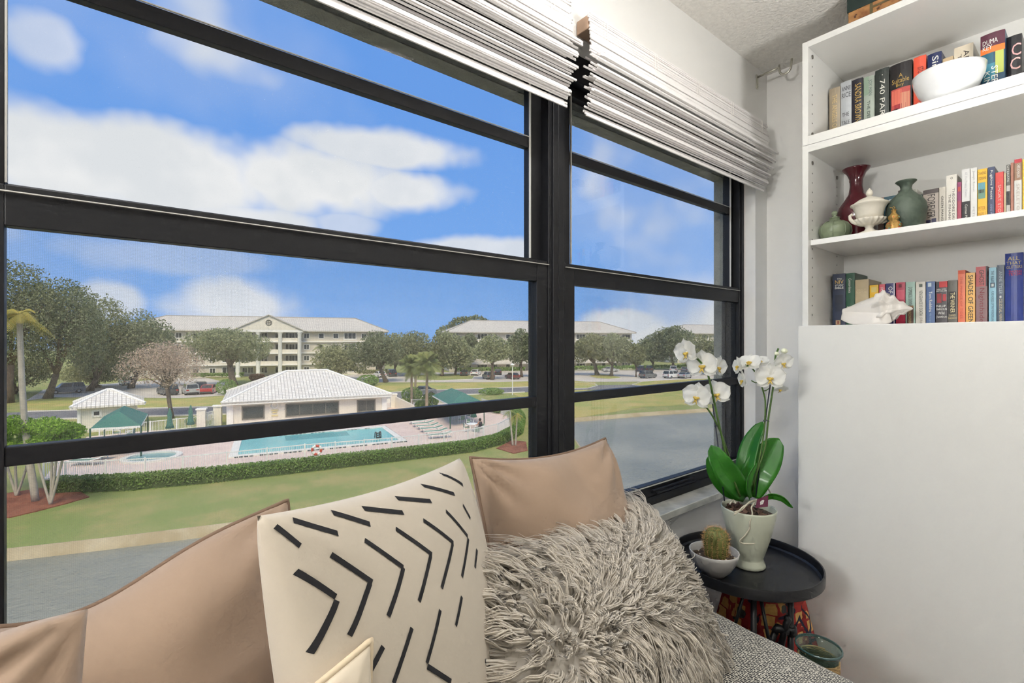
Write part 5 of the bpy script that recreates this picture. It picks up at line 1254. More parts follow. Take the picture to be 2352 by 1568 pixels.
# ------------------------------------------------------------------ leaf clouds for hedges, shrubs and trees
def leaf_mat(name, c1, c2, c3=None, tr=.25):
    m = bpy.data.materials.new(name); m.use_nodes = True; T = NT(m.node_tree)
    vec = T.n('ShaderNodeTexCoord').outputs['Object']; p = T.n('ShaderNodeBsdfPrincipled'); o = T.n('ShaderNodeOutputMaterial')
    g = T.n('ShaderNodeNewGeometry').outputs['Random Per Island']
    c = T.mix(g, rgb(*c1), rgb(*c2))
    if c3: c = T.mix(T.ss(T.noise(vec, .5, 2), .45, .7, 0, .7), c, rgb(*c3))
    oi = T.n('ShaderNodeObjectInfo').outputs['Random']
    hv = T.n('ShaderNodeHueSaturation'); T.l(c, hv.inputs['Color']); T.l(T.m('ADD', T.m('MULTIPLY', oi, .3), .85), hv.inputs['Value'])
    T.l(hv.outputs[0], p.inputs['Base Color']); p.inputs['Roughness'].default_value = .8; p.inputs['Specular IOR Level'].default_value = .2
    tl = T.n('ShaderNodeBsdfTranslucent'); T.l(hv.outputs[0], tl.inputs[0]); mx = T.n('ShaderNodeMixShader'); mx.inputs[0].default_value = tr
    T.l(p.outputs[0], mx.inputs[1]); T.l(tl.outputs[0], mx.inputs[2]); T.l(mx.outputs[0], o.inputs[0]); return m
m_oak = leaf_mat('oak_leaves', (134, 143, 108), (156, 161, 124), (165, 166, 128)); m_dark_leaf = leaf_mat('dark_leaves', (120, 131, 102), (142, 150, 117), (150, 155, 120))
m_hedge = leaf_mat('hedge_leaves', (114, 146, 76), (140, 166, 94), (132, 148, 94)); m_lime = leaf_mat('lime_leaves', (126, 168, 60), (156, 190, 78), (112, 146, 62))
m_palmleaf = leaf_mat('palm_leaves', (124, 140, 82), (146, 156, 96), (160, 160, 96)); m_brown = leaf_mat('bare_twigs', (186, 166, 148), (166, 146, 130), (192, 172, 150), .2)
m_olive = leaf_mat('olive_leaves', (150, 154, 112), (164, 165, 124), (140, 146, 106)); m_yel = leaf_mat('yellow_fronds', (190, 170, 84), (166, 160, 84))
m_trunk = mat('bark', (122, 106, 92), .95, var=(2, .3)); m_trunk_p = mat('pale_bark', (186, 178, 164), .9, var=(3, .2)); m_trunk_palm = mat('palm_trunk', (164, 146, 124), .95, var=(3, .25))
def leaf_quads(C, s, seed=0, flat_=0.0):
    """one bent leaf tuft per centre"""
    rs = np.random.RandomState(seed); n = len(C); a = rs.normal(size=(n, 3)); a[:, 2] *= (1 - flat_); a /= np.linalg.norm(a, axis=1)[:, None] + 1e-9
    b = np.cross(a, rs.normal(size=(n, 3))); b /= np.linalg.norm(b, axis=1)[:, None] + 1e-9
    sz = s * rs.uniform(.6, 1.3, (n, 1)); A = a * sz; B = b * sz * .55
    V = np.stack([C - A, C + B * 1.0, C + A, C - B], 1).reshape(-1, 3); Fq = np.arange(4 * n).reshape(-1, 4)
    return V, Fq
def blob_points(blobs, n, seed, shell=.55):
    rs = np.random.RandomState(seed); vol = np.array([b[3] * b[4] * b[5] for b in blobs]) ** (2 / 3.); pick = rs.choice(len(blobs), n, p=vol / vol.sum())
    d = rs.normal(size=(n, 3)); d /= np.linalg.norm(d, axis=1)[:, None]; r = (shell + (1 - shell) * rs.uniform(size=(n, 1)) ** .5)
    B = np.array(blobs)[pick]; return B[:, :3] + d * r * B[:, 3:6]
# hedge along the deck
hp = [gp(*q) for q in [(120, 1130), (300, 1122), (500, 1104), (700, 1081), (900, 1058), (1080, 1036), (1150, 1018), (1188, 996), (1196, 968), (1185, 950)]]
rs = np.random.RandomState(3); pts = []
for a, b_ in zip(hp, hp[1:]):
    L = (b_ - a).length; k = int(L * 760); u = rs.uniform(size=(k, 1)); d = (b_ - a).normalized(); s = np.array((-d.y, d.x, 0))
    ang = rs.uniform(-.2, math.pi + .2, (k, 1)); rr = rs.uniform(.82, 1.02, (k, 1)); base = np.array(a) * (1 - u) + np.array(b_) * u
    pts.append(base + s * (np.sign(np.cos(ang)) * np.abs(np.cos(ang)) ** .5 * .52 * rr) + np.array((0, 0, 1)) * (np.clip(np.sin(ang), 0, 1) ** .45 * .88 * rr))
V, Fq = leaf_quads(np.concatenate(pts), .062, 5)
t = thing('clipped_hedge', 'long low clipped hedge curving along the lawn side of the pool fence', 'hedge', hp[0])
np_mesh('hedge_foliage', V, Fq, m_hedge, t, org=hp[0])
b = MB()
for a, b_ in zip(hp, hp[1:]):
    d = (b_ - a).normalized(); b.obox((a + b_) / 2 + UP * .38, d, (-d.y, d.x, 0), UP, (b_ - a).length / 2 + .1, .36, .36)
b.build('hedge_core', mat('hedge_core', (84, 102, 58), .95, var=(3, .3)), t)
# ------------------------------------------------------------------ buildings
def tile_mat(name, c1, c2, w, h):
    m = bpy.data.materials.new(name); m.use_nodes = True; T = NT(m.node_tree)
    vec = T.n('ShaderNodeTexCoord').outputs['UV']; p = T.n('ShaderNodeBsdfPrincipled'); o = T.n('ShaderNodeOutputMaterial')
    br = T.n('ShaderNodeTexBrick'); T.l(vec, br.inputs['Vector']); br.offset = .0; br.inputs['Scale'].default_value = 1; br.inputs['Brick Width'].default_value = w; br.inputs['Row Height'].default_value = h
    br.inputs['Mortar Size'].default_value = .035; br.inputs['Mortar Smooth'].default_value = .6; br.inputs['Color1'].default_value = rgb(*c1); br.inputs['Color2'].default_value = rgb(*c2); br.inputs['Mortar'].default_value = rgb(*[int(q * .82) for q in c2])
    T.l(br.outputs[0], p.inputs['Base Color']); p.inputs['Roughness'].default_value = .8
    b = T.n('ShaderNodeBump'); b.inputs['Strength'].default_value = .8; b.inputs['Distance'].default_value = .06; T.l(br.outputs['Fac'], b.inputs['Height']); b.invert = True; T.l(b.outputs[0], p.inputs['Normal'])
    T.l(p.outputs[0], o.inputs[0]); return m
m_tileroof = tile_mat('white_roof_tiles', (240, 236, 228), (228, 222, 214), .32, .36); m_bigroof = tile_mat('grey_roof_tiles', (214, 208, 198), (202, 196, 186), .45, .42)
m_siding = mat('cream_stucco', (232, 226, 212), .85, var=(.5, .05)); m_trimw = mat('white_trim', (242, 240, 234), .6); m_pane = mat('dark_window_glass', (76, 80, 80), .12, var=(.8, .3)); m_shutter = mat('grey_shutter', (120, 116, 108), .7)
m_aptwall = mat('apartment_stucco', (212, 205, 190), .9, var=(.15, .07)); m_walk = mat('walkway_shade_wall', (196, 188, 172), .9, var=(.2, .08))
def roof_uv(o):
    me = o.data; uv = me.uv_layers.new(name='UVMap')
    for p in me.polygons:
        n = p.normal; a = Vector((-n.y, n.x, 0)); a = a.normalized() if a.length > 1e-4 else Vector((1, 0, 0)); b = n.cross(a)
        for li in p.loop_indices: co = me.vertices[me.loops[li].vertex_index].co; uv.data[li].uv = (co.dot(a), co.dot(b))
def hip(E1, E2, D, rise, parent, m, th=.18, W3=None):
    u = (E2 - E1); L = u.length; u.normalize(); w = W3 if W3 is not None else Vector((-u.y, u.x, 0))
    if W3 is None and w.dot(FW) < 0: w = -w
    h = min(D, L) / 2 * .98; c = [E1, E2, E2 + w * D, E1 + w * D]
    if L >= D: r = [E1 + u * h + w * D / 2, E2 - u * h + w * D / 2]
    else: r = [E1 + u * L / 2 + w * h, E1 + u * L / 2 + w * (D - h)]
    r = [q + UP * rise for q in r]; b = MB()
    b.add([*c, *r, *[q - UP * th for q in c]], ([(0, 1, 5, 4), (1, 2, 5), (2, 3, 4, 5), (3, 0, 4)] if L >= D else [(0, 1, 4), (1, 2, 5, 4), (2, 3, 5), (3, 0, 4, 5)]) + [(6, 7, 1, 0), (7, 8, 2, 1), (8, 9, 3, 2), (9, 6, 0, 3), (9, 8, 7, 6)])
    o = b.build('roof', m, parent); roof_uv(o)
    for A, B_ in ((c[0], r[0]), (c[1], r[1] if L >= D else r[0]), (c[2], r[1]), (c[3], r[0] if L >= D else r[1]), (r[0], r[1])): MB().tube([A + UP * .03, B_ + UP * .03], .13, 6).build('ridge_cap', m_trimw if m is m_tileroof else m, o)
    return o, u, w, L
def win(parent, c, u, w, hw, hh, mull=1, frame=.07, m=None):
    """window: frame ring with pane(s); c centre on wall, u along the wall, w into the wall"""
    b = MB(); e = c - w * .03
    for s in (-1, 1): b.obox(e + u * (s * hw), u, w, UP, frame, .06, hh + frame); b.obox(e + UP * (s * hh), u, w, UP, hw, .06, frame)
    for k in range(1, mull): b.obox(e + u * (-hw + 2 * hw * k / mull), u, w, UP, frame * .5, .05, hh)
    f = b.build('window', m or m_trimw, parent)
    for k in range(mull):
        MB().obox(e + u * (-hw + hw * (2 * k + 1) / mull) + w * .01, u, w, UP, hw / mull - frame * .3, .02, hh).build('pane', m_pane, f)
    return f
# clubhouse
zE = GZ + 2.55; E1, E2 = onz(508, 925, zE), onz(900, 905, zE)
t = thing('clubhouse', 'low white clubhouse with a hipped tile roof behind the pool', 'building', Vector((((E1 + E2) / 2).x, ((E1 + E2) / 2).y, GZ)))
_, u, w, L = hip(E1, E2, 12.5, 2.55, t, m_tileroof)
A = E1 + u * .7 + w * .7; A.z = GZ; LL = L - 1.4; DD = 11.1
MB().add([A, A + u * LL, A + u * LL + w * DD, A + w * DD] + [q + UP * 2.42 for q in (A, A + u * LL, A + u * LL + w * DD, A + w * DD)], [(0, 1, 5, 4), (1, 2, 6, 5), (2, 3, 7, 6), (3, 0, 4, 7), (4, 5, 6, 7)]).build('wall', m_siding, t)
MB().obox(E1 + u * (L / 2) + UP * -.12 + w * .05, u, w, UP, L / 2, .05, .16).build('fascia', m_trimw, t)
def on_wall(px): # distance along the front wall seen at px
    d = ray(px, 784); n = w; k = (A - EYE).dot(n) / d.dot(n); return ((EYE + d * k) - A).dot(u)
for x0, x1, mu in ((557, 606, 1), (657, 777, 4), (821, 861, 2)):
    a, b_ = on_wall(x0), on_wall(x1); win(t, A + u * ((a + b_) / 2) + UP * 1.35, u, w, (b_ - a) / 2, .62, mu, .06, m_shutter)
for x in (0.0, LL): MB().obox(A + u * x + UP * 1.2 - w * .04, u, w, UP, .28, .1, 1.2).build('corner_board', m_trimw, t)
a = on_wall(631); c = A + u * a + UP * 1.95 - w * .05
MB().tube([c + u * (.28 * math.cos(k * .4)) + UP * (.28 * math.sin(k * .4)) for k in range(16)], .05, 6, closed=True).build('wall_ring', m_trimw, t)
for dz, hw in ((-.5, .32), (-.72, .22), (-1.05, .30)): MB().obox(c + UP * dz, u, w, UP, hw, .02, .07).build('wall_sign', mat('sign_cream', (222, 206, 150), .6), t)
# pump house
zE = GZ + 2.5; E1, E2 = onz(160, 936, zE), onz(334, 925, zE)
t = thing('pump_house', 'small white hut with a hipped roof left of the clubhouse', 'building', Vector((((E1 + E2) / 2).x, ((E1 + E2) / 2).y, GZ)))
_, u, w, L = hip(E1, E2, 5.2, 1.25, t, m_tileroof)
A = E1 + u * .6 + w * .6; A.z = GZ; q4 = (A, A + u * (L - 1.2), A + u * (L - 1.2) + w * 4, A + w * 4)
MB().add([*q4] + [q + UP * 2.4 for q in q4], [(0, 1, 5, 4), (1, 2, 6, 5), (2, 3, 7, 6), (3, 0, 4, 7), (4, 5, 6, 7)]).build('wall', m_siding, t)
a = on_wall(222); win(t, A + u * a + UP * 1.75, u, w, .28, .26, 1, .08)
MB().obox(A + UP * 1.2, u, w, UP, .12, .12, 1.2).build('corner_board', m_trimw, t)
# apartment blocks
def apartments(name_label, E1, E2, D, rise, portico=None, nwin=15, lean=None, name='apartment_block'):
    H = (E1.z + E2.z) / 2 - GZ; E1 = E1.copy(); E2 = E2.copy(); E1.z = E2.z = GZ + H
    t = thing(name, name_label, 'building', Vector((((E1 + E2) / 2).x, ((E1 + E2) / 2).y, GZ)))
    _, u, w, L = hip(E1, E2, D, rise, t, m_bigroof, .3)
    A = E1 + u * 1 + w * 1.2; A.z = GZ; LL = L - 2; q4 = (A, A + u * LL, A + u * LL + w * (D - 2.4), A + w * (D - 2.4))
    MB().add([*q4] + [q + UP * (H - .3) for q in q4], [(0, 1, 5, 4), (1, 2, 6, 5), (2, 3, 7, 6), (3, 0, 4, 7), (4, 5, 6, 7)]).build('wall', m_aptwall, t)
    fh = H / 4
    for f in range(1, 4): MB().obox(A + u * (LL / 2) + UP * (fh * f) - w * .25, u, w, UP, LL / 2, .3, .12).build('floor_band', m_trimw, t)
    for f in range(4):
        for k in range(nwin):
            x = LL * (k + .5) / nwin
            if portico and abs(x - portico * LL) < 2.0 and f < 4: continue
            bal = k % 4 == 2
            if bal:
                win(t, A + u * x + UP * (fh * f + 1.45), u, w, 1.45, .85, 3, .08)
                o = MB(); o.obox(A + u * x + UP * (fh * f + .75) - w * .95, u, w, UP, 1.7, .04, .05)
                for s in range(12): o.obox(A + u * (x - 1.65 + 3.3 * s / 11) + UP * (fh * f + .42) - w * .95, u, w, UP, .03, .03, .36)
                o.obox(A + u * x + UP * (fh * f + .06) - w * .5, u, w, UP, 1.75, .5, .08); o.build('balcony', m_trimw, t)
            else: win(t, A + u * x + UP * (fh * f + 1.5), u, w, .62, .62, 1 + k % 2, .07)
    if lean:
        o = MB(); P0 = A + u * (LL * lean[0]) + UP * (fh + .3); P1 = A + u * (LL * lean[1]) + UP * (fh + .3)
        o.add([P0, P1, P1 - w * 2.2 - UP * .9, P0 - w * 2.2 - UP * .9, P0 - UP * .15, P1 - UP * .15, P1 - w * 2.2 - UP * 1.1, P0 - w * 2.2 - UP * 1.1], [(0, 1, 2, 3), (7, 6, 5, 4), (3, 2, 6, 7), (0, 3, 7, 4), (1, 5, 6, 2)]); q = o.build('porch_roof', m_bigroof, t); roof_uv(q)
    if portico:
        xc = portico * LL; C0 = A + u * xc; hw = 7.2; out = 3.2; pt = C0 - w * out
        for f in range(1, 4): MB().obox(C0 - w * (out / 2) + UP * (fh * f), u, w, UP, hw - .2, out / 2, .14).build('gallery_floor', m_trimw, t); 
        for f in range(4):
            MB().obox(C0 - w * (out - .4) + UP * (fh * f + .55), u, w, UP, hw - .3, .06, .42).build('parapet', m_siding, t) if f else None
            for k in range(4): win(t, C0 + u * (-4.6 + 3.1 * k) + UP * (fh * f + 1.5) - w * .05, u, w, .7, .75, 2, .07)
        for s in (-hw + .5, -hw / 3, hw / 3, hw - .5):
            c = pt + u * s; MB().lathe([(0, 0), (.62, 0), (.62, .35), (.46, .5), (.42, H - 1.0), (.56, H - .75), (.62, H - .45), (0, H - .45)], c, 20).build('column', m_trimw, t, smooth=True, angle=40)
        MB().obox(C0 - w * (out / 2) + UP * (H - .2), u, w, UP, hw + .3, out / 2 + .6, .28).build('entablature', m_trimw, t)
        rr = 3.5; P = pt + UP * (H + .05) - w * .6
        MB().add([P - u * (hw + .3), P + u * (hw + .3), P + UP * rr, P - u * (hw + .3) + w * .3, P + u * (hw + .3) + w * .3, P + UP * rr + w * .3], [(0, 1, 2), (5, 4, 3), (0, 3, 4, 1), (1, 4, 5, 2), (2, 5, 3, 0)]).build('pediment', m_siding, t)
        bk = w * 12
        q = MB().add([P - u * (hw + .8) - w * .3 - UP * .1, P + UP * (rr + .2) - w * .3, P + u * (hw + .8) - w * .3 - UP * .1, P - u * (hw + .8) + bk - UP * .1, P + UP * (rr + .2) + bk, P + u * (hw + .8) + bk - UP * .1] + [P - u * (hw + .8) - w * .3 - UP * .32, P + UP * (rr - .02) - w * .3, P + u * (hw + .8) - w * .3 - UP * .32], [(0, 1, 4, 3), (1, 2, 5, 4), (0, 6, 7, 1), (1, 7, 8, 2)]).build('portico_roof', m_bigroof, t); roof_uv(q)
        c = P + UP * (rr * .5) - w * .06; MB().tube([c + u * (.62 * math.cos(k * math.pi / 4 + .39)) + UP * (.62 * math.sin(k * math.pi / 4 + .39)) for k in range(8)], .12, 6, closed=True).build('octagon_vent', m_shutter, t)
        for s in (-1, 1): MB().obox(c, u, w, UP, .5 if s > 0 else .06, .05, .06 if s > 0 else .5).build('vent_bar', m_shutter, t)
    return t
E1 = EYE + ray(250, 755.5) * 109; E2 = EYE + ray(893, 760.5) * 128
def along(E1, E2, px):
    u = (E2 - E1).normalized(); w = Vector((-u.y, u.x, 0)); d = ray(px, 784); k = (E1 - EYE).dot(w) / d.dot(w); return ((EYE + d * k) - E1).dot(u) / (E2 - E1).length
apartments('long pale four-storey apartment block with a columned portico', E1, E2, 17, 3.6, portico=along(E1, E2, 622), nwin=17)
apartments('four-storey apartment block with a pale hipped roof behind the car park trees', EYE + ray(1025, 761) * 135, EYE + ray(1462, 764) * 150, 17, 3.5, nwin=15, lean=(.1, .95))
apartments('farthest pale roofed building at the right edge of the window view', EYE + ray(1555, 766) * 190, EYE + ray(1850, 765) * 205, 18, 3.6, nwin=12)

# ------------------------------------------------------------------ gate pillars, gates
def pillar(px, py, H, label, hw=.36):
    c = gp(px, py); t = thing('gate_pillar', label, 'pillar', c, group='white gate pillars by the pool')
    MB().obox(c + UP * (H / 2), u0_, w0_, UP, hw, hw, H / 2).build('shaft', m_siding, t); MB().obox(c + UP * (H + .06), u0_, w0_, UP, hw + .08, hw + .08, .07).build('cap', m_trimw, t)
u0_ = (gp(900, 1039) - gp(700, 1057)).normalized(); w0_ = Vector((-u0_.y, u0_.x, 0))
pillar(463, 985, 1.9, 'white gate pillar nearest the folded green umbrellas'); pillar(500, 976, 1.9, 'white gate pillar against the left end of the clubhouse'); pillar(904, 936, 1.7, 'white gate pillar at the right end of the clubhouse')
def gate(a, b_, label, H=1.5):
    P, Q = gp(*a), gp(*b_); d = (Q - P).normalized(); s = Vector((-d.y, d.x, 0)); L = (Q - P).length; t = thing('metal_gate', label, 'gate', P)
    for z in (.15, H * .55, H): MB().obox((P + Q) / 2 + UP * z, d, s, UP, L / 2, .03, .04).build('gate_rail', m_fw, t)
    for i in range(9): MB().obox(P + d * (L * i / 8) + UP * (H / 2), d, s, UP, .02, .02, H / 2).build('bar', m_fw, t)
    MB().obox(P + d * (L * .42) + UP * (H * .62), d, s, UP, .28, .04, .28).build('notice_board', m_trimw, t)
gate((470, 983), (494, 977), 'white metal gate between the two pillars left of the clubhouse'); gate((884, 938), (900, 937), 'white metal gate with a notice board at the right end of the clubhouse')
# wall running from the right pillar
P, Q = gp(908, 937), gp(948, 944); d = (Q - P).normalized(); s = Vector((-d.y, d.x, 0))
MB().add([P, Q, Q + UP * .75, P + UP * 1.45, P + s * .2, Q + s * .2, Q + UP * .75 + s * .2, P + UP * 1.45 + s * .2], [(0, 1, 2, 3), (7, 6, 5, 4), (3, 2, 6, 7), (0, 3, 7, 4), (1, 5, 6, 2)]).build('sloping_wall', m_siding, label='low sloping white wall beside the clubhouse gate', cat='wall')

# ------------------------------------------------------------------ green canopies, umbrellas
m_green = mat('green_canvas', (68, 122, 110), .8, var=(.8, .12)); m_gpost = mat('green_post', (40, 82, 66), .5)
def canopy(E1, E2, E4, rise, label):
    u = (E2 - E1); L = u.length; u.normalize(); w = (E4 - E1); D = w.length; w.normalize()
    t = thing('shade_canopy', label, 'canopy', Vector((E1.x, E1.y, GZ)))
    c = [E1, E2, E2 + w * D, E1 + w * D]; m2 = (c[0] + c[2]) / 2 + UP * rise
    if L > D: r = [m2 - u * (L - D) / 2 * .9, m2 + u * (L - D) / 2 * .9]; fs = [(0, 1, 5, 4), (1, 2, 5), (2, 3, 4, 5), (3, 0, 4)]
    else: r = [m2 - w * (D - L) / 2 * .9, m2 + w * (D - L) / 2 * .9]; fs = [(0, 1, 4), (1, 2, 5, 4), (2, 3, 5), (3, 0, 4, 5)]
    o = MB().add([*c, *r], fs).build('canvas_roof', m_green, t); md = o.modifiers.new('t', 'SOLIDIFY'); md.thickness = .03
    b = MB()
    for p, q in zip(c, c[1:] + c[:1]):
        d = (q - p).normalized(); n = 14
        for i in range(n): a, e = p + (q - p) * (i / n), p + (q - p) * ((i + 1) / n); b.add([a, e, e - UP * .10, (a + e) / 2 - UP * .17, a - UP * .10], [(0, 1, 2, 3, 4)])
    b.build('scalloped_edge', m_fw, t)
    for p in c: MB().tube([Vector((p.x, p.y, GZ + .06)), p], .05, 8).build('post', m_gpost, t)
    return t
zc_ = GZ + 2.35
canopy(onz(207, 984, zc_), onz(324, 977, zc_), onz(240, 955, zc_), .95, 'green canvas shade canopy in front of the small hut')
canopy(onz(1034, 930, zc_), onz(1112, 924, zc_), onz(993, 908, zc_), .95, 'green canvas shade canopy over the tables at the right end of the deck')
def umbrella(px, py, label):
    c = gp(px, py); t = thing('folded_umbrella', label, 'umbrella', c, group='folded green umbrellas')
    MB().lathe([(0, .06), (.28, .06), (.28, .16), (.05, .2), (0, .2)], c, 16).build('base', m_fw, t)
    MB().tube([c + UP * .1, c + UP * 2.5], .03, 8).build('pole', m_fw, t)
    MB().lathe([(0, .75), (.30, .78), (.20, 1.15), (.14, 1.7), (.17, 2.0), (.07, 2.4), (.05, 2.55), (0, 2.6)], c, 24, wob=lambda a, z: 1 + .16 * math.cos(8 * a)).build('folded_canvas', m_green, t, smooth=True)
umbrella(390, 1003, 'folded green umbrella nearer the green canopy'); umbrella(438, 994, 'folded green umbrella nearer the gate pillars'); umbrella(1088, 975, 'folded green umbrella under the right-hand canopy')

# ------------------------------------------------------------------ pool furniture
m_sling = mat('green_sling', (120, 146, 128), .8, var=(3, .1)); m_resin = mat('white_resin', (242, 241, 236), .5)
def lounger_proto():
    t = thing('pool_lounger', 'lounger', 'lounger'); 
    for y in (-.32, .32): MB().tube([(-.95, y, .34), (.35, y, .34), (.95, y, .52)], .03, 6).build('side_rail', m_resin, t, local=True)
    MB().add([(-.93, -.3, .35), (.35, -.3, .35), (.95, -.3, .53), (.95, .3, .53), (.35, .3, .35), (-.93, .3, .35), (-.93, -.3, .33), (.35, -.3, .33), (.95, -.3, .51), (.95, .3, .51), (.35, .3, .33), (-.93, .3, .33)], [(0, 1, 4, 5), (1, 2, 3, 4), (11, 10, 7, 6), (10, 9, 8, 7), (0, 6, 7, 1), (5, 4, 10, 11), (0, 5, 11, 6), (2, 8, 9, 3)]).build('sling', m_sling, t, local=True)
    for x in (-.7, .55):
        for y in (-.32, .32): MB().tube([(x, y, 0), (x, y, .34)], .03, 6).build('leg', m_resin, t, local=True)
    remember(t); return t
lp = lounger_proto(); first = True
spots = [((963, 974), 'lounger farthest from the hedge in the row right of the pool'), ((972, 980), 'second lounger from the far end, right of the pool'), ((982, 986), 'third lounger from the far end, right of the pool'), ((991, 992), 'fourth lounger from the far end, right of the pool'), ((1001, 999), 'fifth lounger from the far end, right of the pool'), ((1011, 1007), 'lounger nearest the hedge in the row right of the pool')]
ax = gp(992, 972) - gp(944, 975); rz0 = math.atan2(ax.y, ax.x)
spots = [(s, lab, rz0) for s, lab in spots]; ax = gp(262, 1050) - gp(180, 1052); rz1 = math.atan2(ax.y, ax.x)
spots += [((236, 1046), 'lounger left of the spa, the one farthest from the hedge', rz1), ((218, 1057), 'middle one of the three loungers left of the spa', rz1), ((200, 1069), 'lounger left of the spa, the one nearest the hedge', rz1)]
for (q, lab, rz) in spots:
    o = lp if first else copy_tree(lp); first = False
    o.location = gp(*q) + UP * .06; o.rotation_euler = (0, 0, rz); o.scale = (1.1, 1.12, 1.0); o['label'] = 'white framed green ' + lab; o['group'] = 'poolside loungers'
def table_proto():
    t = thing('patio_table', 'table', 'table'); MB().lathe([(0, .70), (.55, .70), (.57, .72), (.55, .745), (0, .75)], (0, 0, 0), 28).build('table_top', m_resin, t, local=True)
    for a in range(4): MB().tube([(.42 * math.cos(a * 1.5708 + .6), .42 * math.sin(a * 1.5708 + .6), .71), (.46 * math.cos(a * 1.5708 + .6), .46 * math.sin(a * 1.5708 + .6), 0)], .03, 6).build('leg', m_resin, t, local=True)
    remember(t); return t
def chair_proto():
    t = thing('patio_chair', 'chair', 'chair')
    MB().box(-.24, .24, -.24, .24, .41, .45).build('seat', m_sling, t, local=True); MB().box(-.24, .24, .22, .27, .47, .85).build('backrest', m_sling, t, local=True)
    for x in (-.25, .25):
        for y in (-.24, .25): MB().tube([(x, y, 0), (x, y, .44 if y < 0 else .88)], .022, 6).build('leg', m_resin, t, local=True)
        MB().tube([(x, -.24, .44), (x, -.25, .64), (x, .25, .66)], .024, 6).build('armrest', m_resin, t, local=True)
    remember(t); return t
tpz = table_proto(); T2 = copy_tree(tpz); T3 = copy_tree(tpz)
for o, q, lab in ((tpz, (1085, 992), 'round white patio table where the person sits'), (T2, (1062, 966), 'round white patio table under the right-hand canopy'), (T3, (285, 1002), 'round white patio table under the left-hand canopy')):
    o.location = gp(*q) + UP * .06; o['label'] = lab; o['group'] = 'white patio tables'
ch = chair_proto(); first = True
for q, rz, lab in (((1072, 993), 1.2, 'white patio chair left of the table where the person sits'), ((1080, 984), .2, 'white patio chair on the far side of the table where the person sits'), ((1093, 1003), 3.0, 'white patio chair on the hedge side of the table where the person sits'), ((1103, 996), -1.3, 'white patio chair the person sits on'),
                   ((1037, 966), 1.3, 'white patio chair left of the table under the right-hand canopy'), ((1060, 974), 3.1, 'white patio chair in front of the table under the right-hand canopy'), ((1078, 964), -1.0, 'white patio chair right of the table under the right-hand canopy'), ((268, 1006), 1.5, 'white patio chair left of the table under the left-hand canopy'), ((300, 1008), -1.9, 'white patio chair right of the table under the left-hand canopy')):
    o = ch if first else copy_tree(ch); first = False; o.location = gp(*q) + UP * .06; o.rotation_euler = (0, 0, rz); o['label'] = lab; o['group'] = 'white patio chairs'
# person seated at the table
def person():
    c = gp(1103, 996) + UP * .06; f = (gp(1085, 992) - gp(1103, 996)); f.z = 0; f.normalize(); s = Vector((-f.y, f.x, 0))
    t = thing('person', 'person with dark hair sitting at the round white poolside table', 'person', c)
    J = {'pel': (0, 0, .52), 'sp': (0, 0, .72), 'ch': (.02, 0, .95), 'nk': (.03, 0, 1.08), 'hd': (.05, 0, 1.20), 'top': (.05, 0, 1.28),
         'hl': (.05, .1, .50), 'kl': (.45, .12, .50), 'al': (.44, .12, .10), 'tl': (.60, .13, .05), 'hr': (.05, -.1, .50), 'kr': (.45, -.12, .50), 'ar': (.42, -.12, .10), 'tr': (.58, -.13, .05),
         'sl': (.02, .19, 1.02), 'el': (.12, .25, .78), 'wl': (.36, .18, .76), 'fl': (.46, .14, .77), 'sr': (.02, -.19, 1.02), 'er': (.12, -.25, .78), 'wr': (.36, -.18, .76), 'fr': (.46, -.14, .77)}
    rr = dict(pel=.15, sp=.13, ch=.15, nk=.055, hd=.095, top=.07, hl=.09, kl=.065, al=.045, tl=.04, hr=.09, kr=.065, ar=.045, tr=.04, sl=.06, el=.045, wl=.035, fl=.035, sr=.06, er=.045, wr=.035, fr=.035)
    E = [('pel', 'sp'), ('sp', 'ch'), ('ch', 'nk'), ('nk', 'hd'), ('hd', 'top'), ('pel', 'hl'), ('hl', 'kl'), ('kl', 'al'), ('al', 'tl'), ('pel', 'hr'), ('hr', 'kr'), ('kr', 'ar'), ('ar', 'tr'), ('ch', 'sl'), ('sl', 'el'), ('el', 'wl'), ('wl', 'fl'), ('ch', 'sr'), ('sr', 'er'), ('er', 'wr'), ('wr', 'fr')]
    K = list(J); me = bpy.data.meshes.new('body'); me.from_pydata([tuple(f * J[k][0] + s * J[k][1] + UP * J[k][2]) for k in K], [(K.index(a), K.index(b)) for a, b in E], [])
    o = bpy.data.objects.new('body', me); COL.objects.link(o); o.parent = t; me.materials.append(mat('skin', (196, 150, 124), .6))
    o.modifiers.new('skin', 'SKIN')
    for i, k in enumerate(K): me.skin_vertices[0].data[i].radius = (rr[k], rr[k])
    me.skin_vertices[0].data[0].use_root = True
    o.modifiers.new('sub', 'SUBSURF').levels = 1
    h = c + f * .03 + UP * 1.25; MB().sphere((h.x, h.y, h.z), .125, 14, 10, (1, 1, 1.05)).build('hair', mat('dark_hair', (46, 36, 34), .7), t, smooth=True)
    b = MB(); b.lathe([(.17, .50), (.185, .6), (.165, .75), (.185, .95), (.17, 1.03), (.07, 1.08)], c, 16, 1, 1).build('shirt', mat('dark_shirt', (62, 58, 66), .9), t, smooth=True)
person()

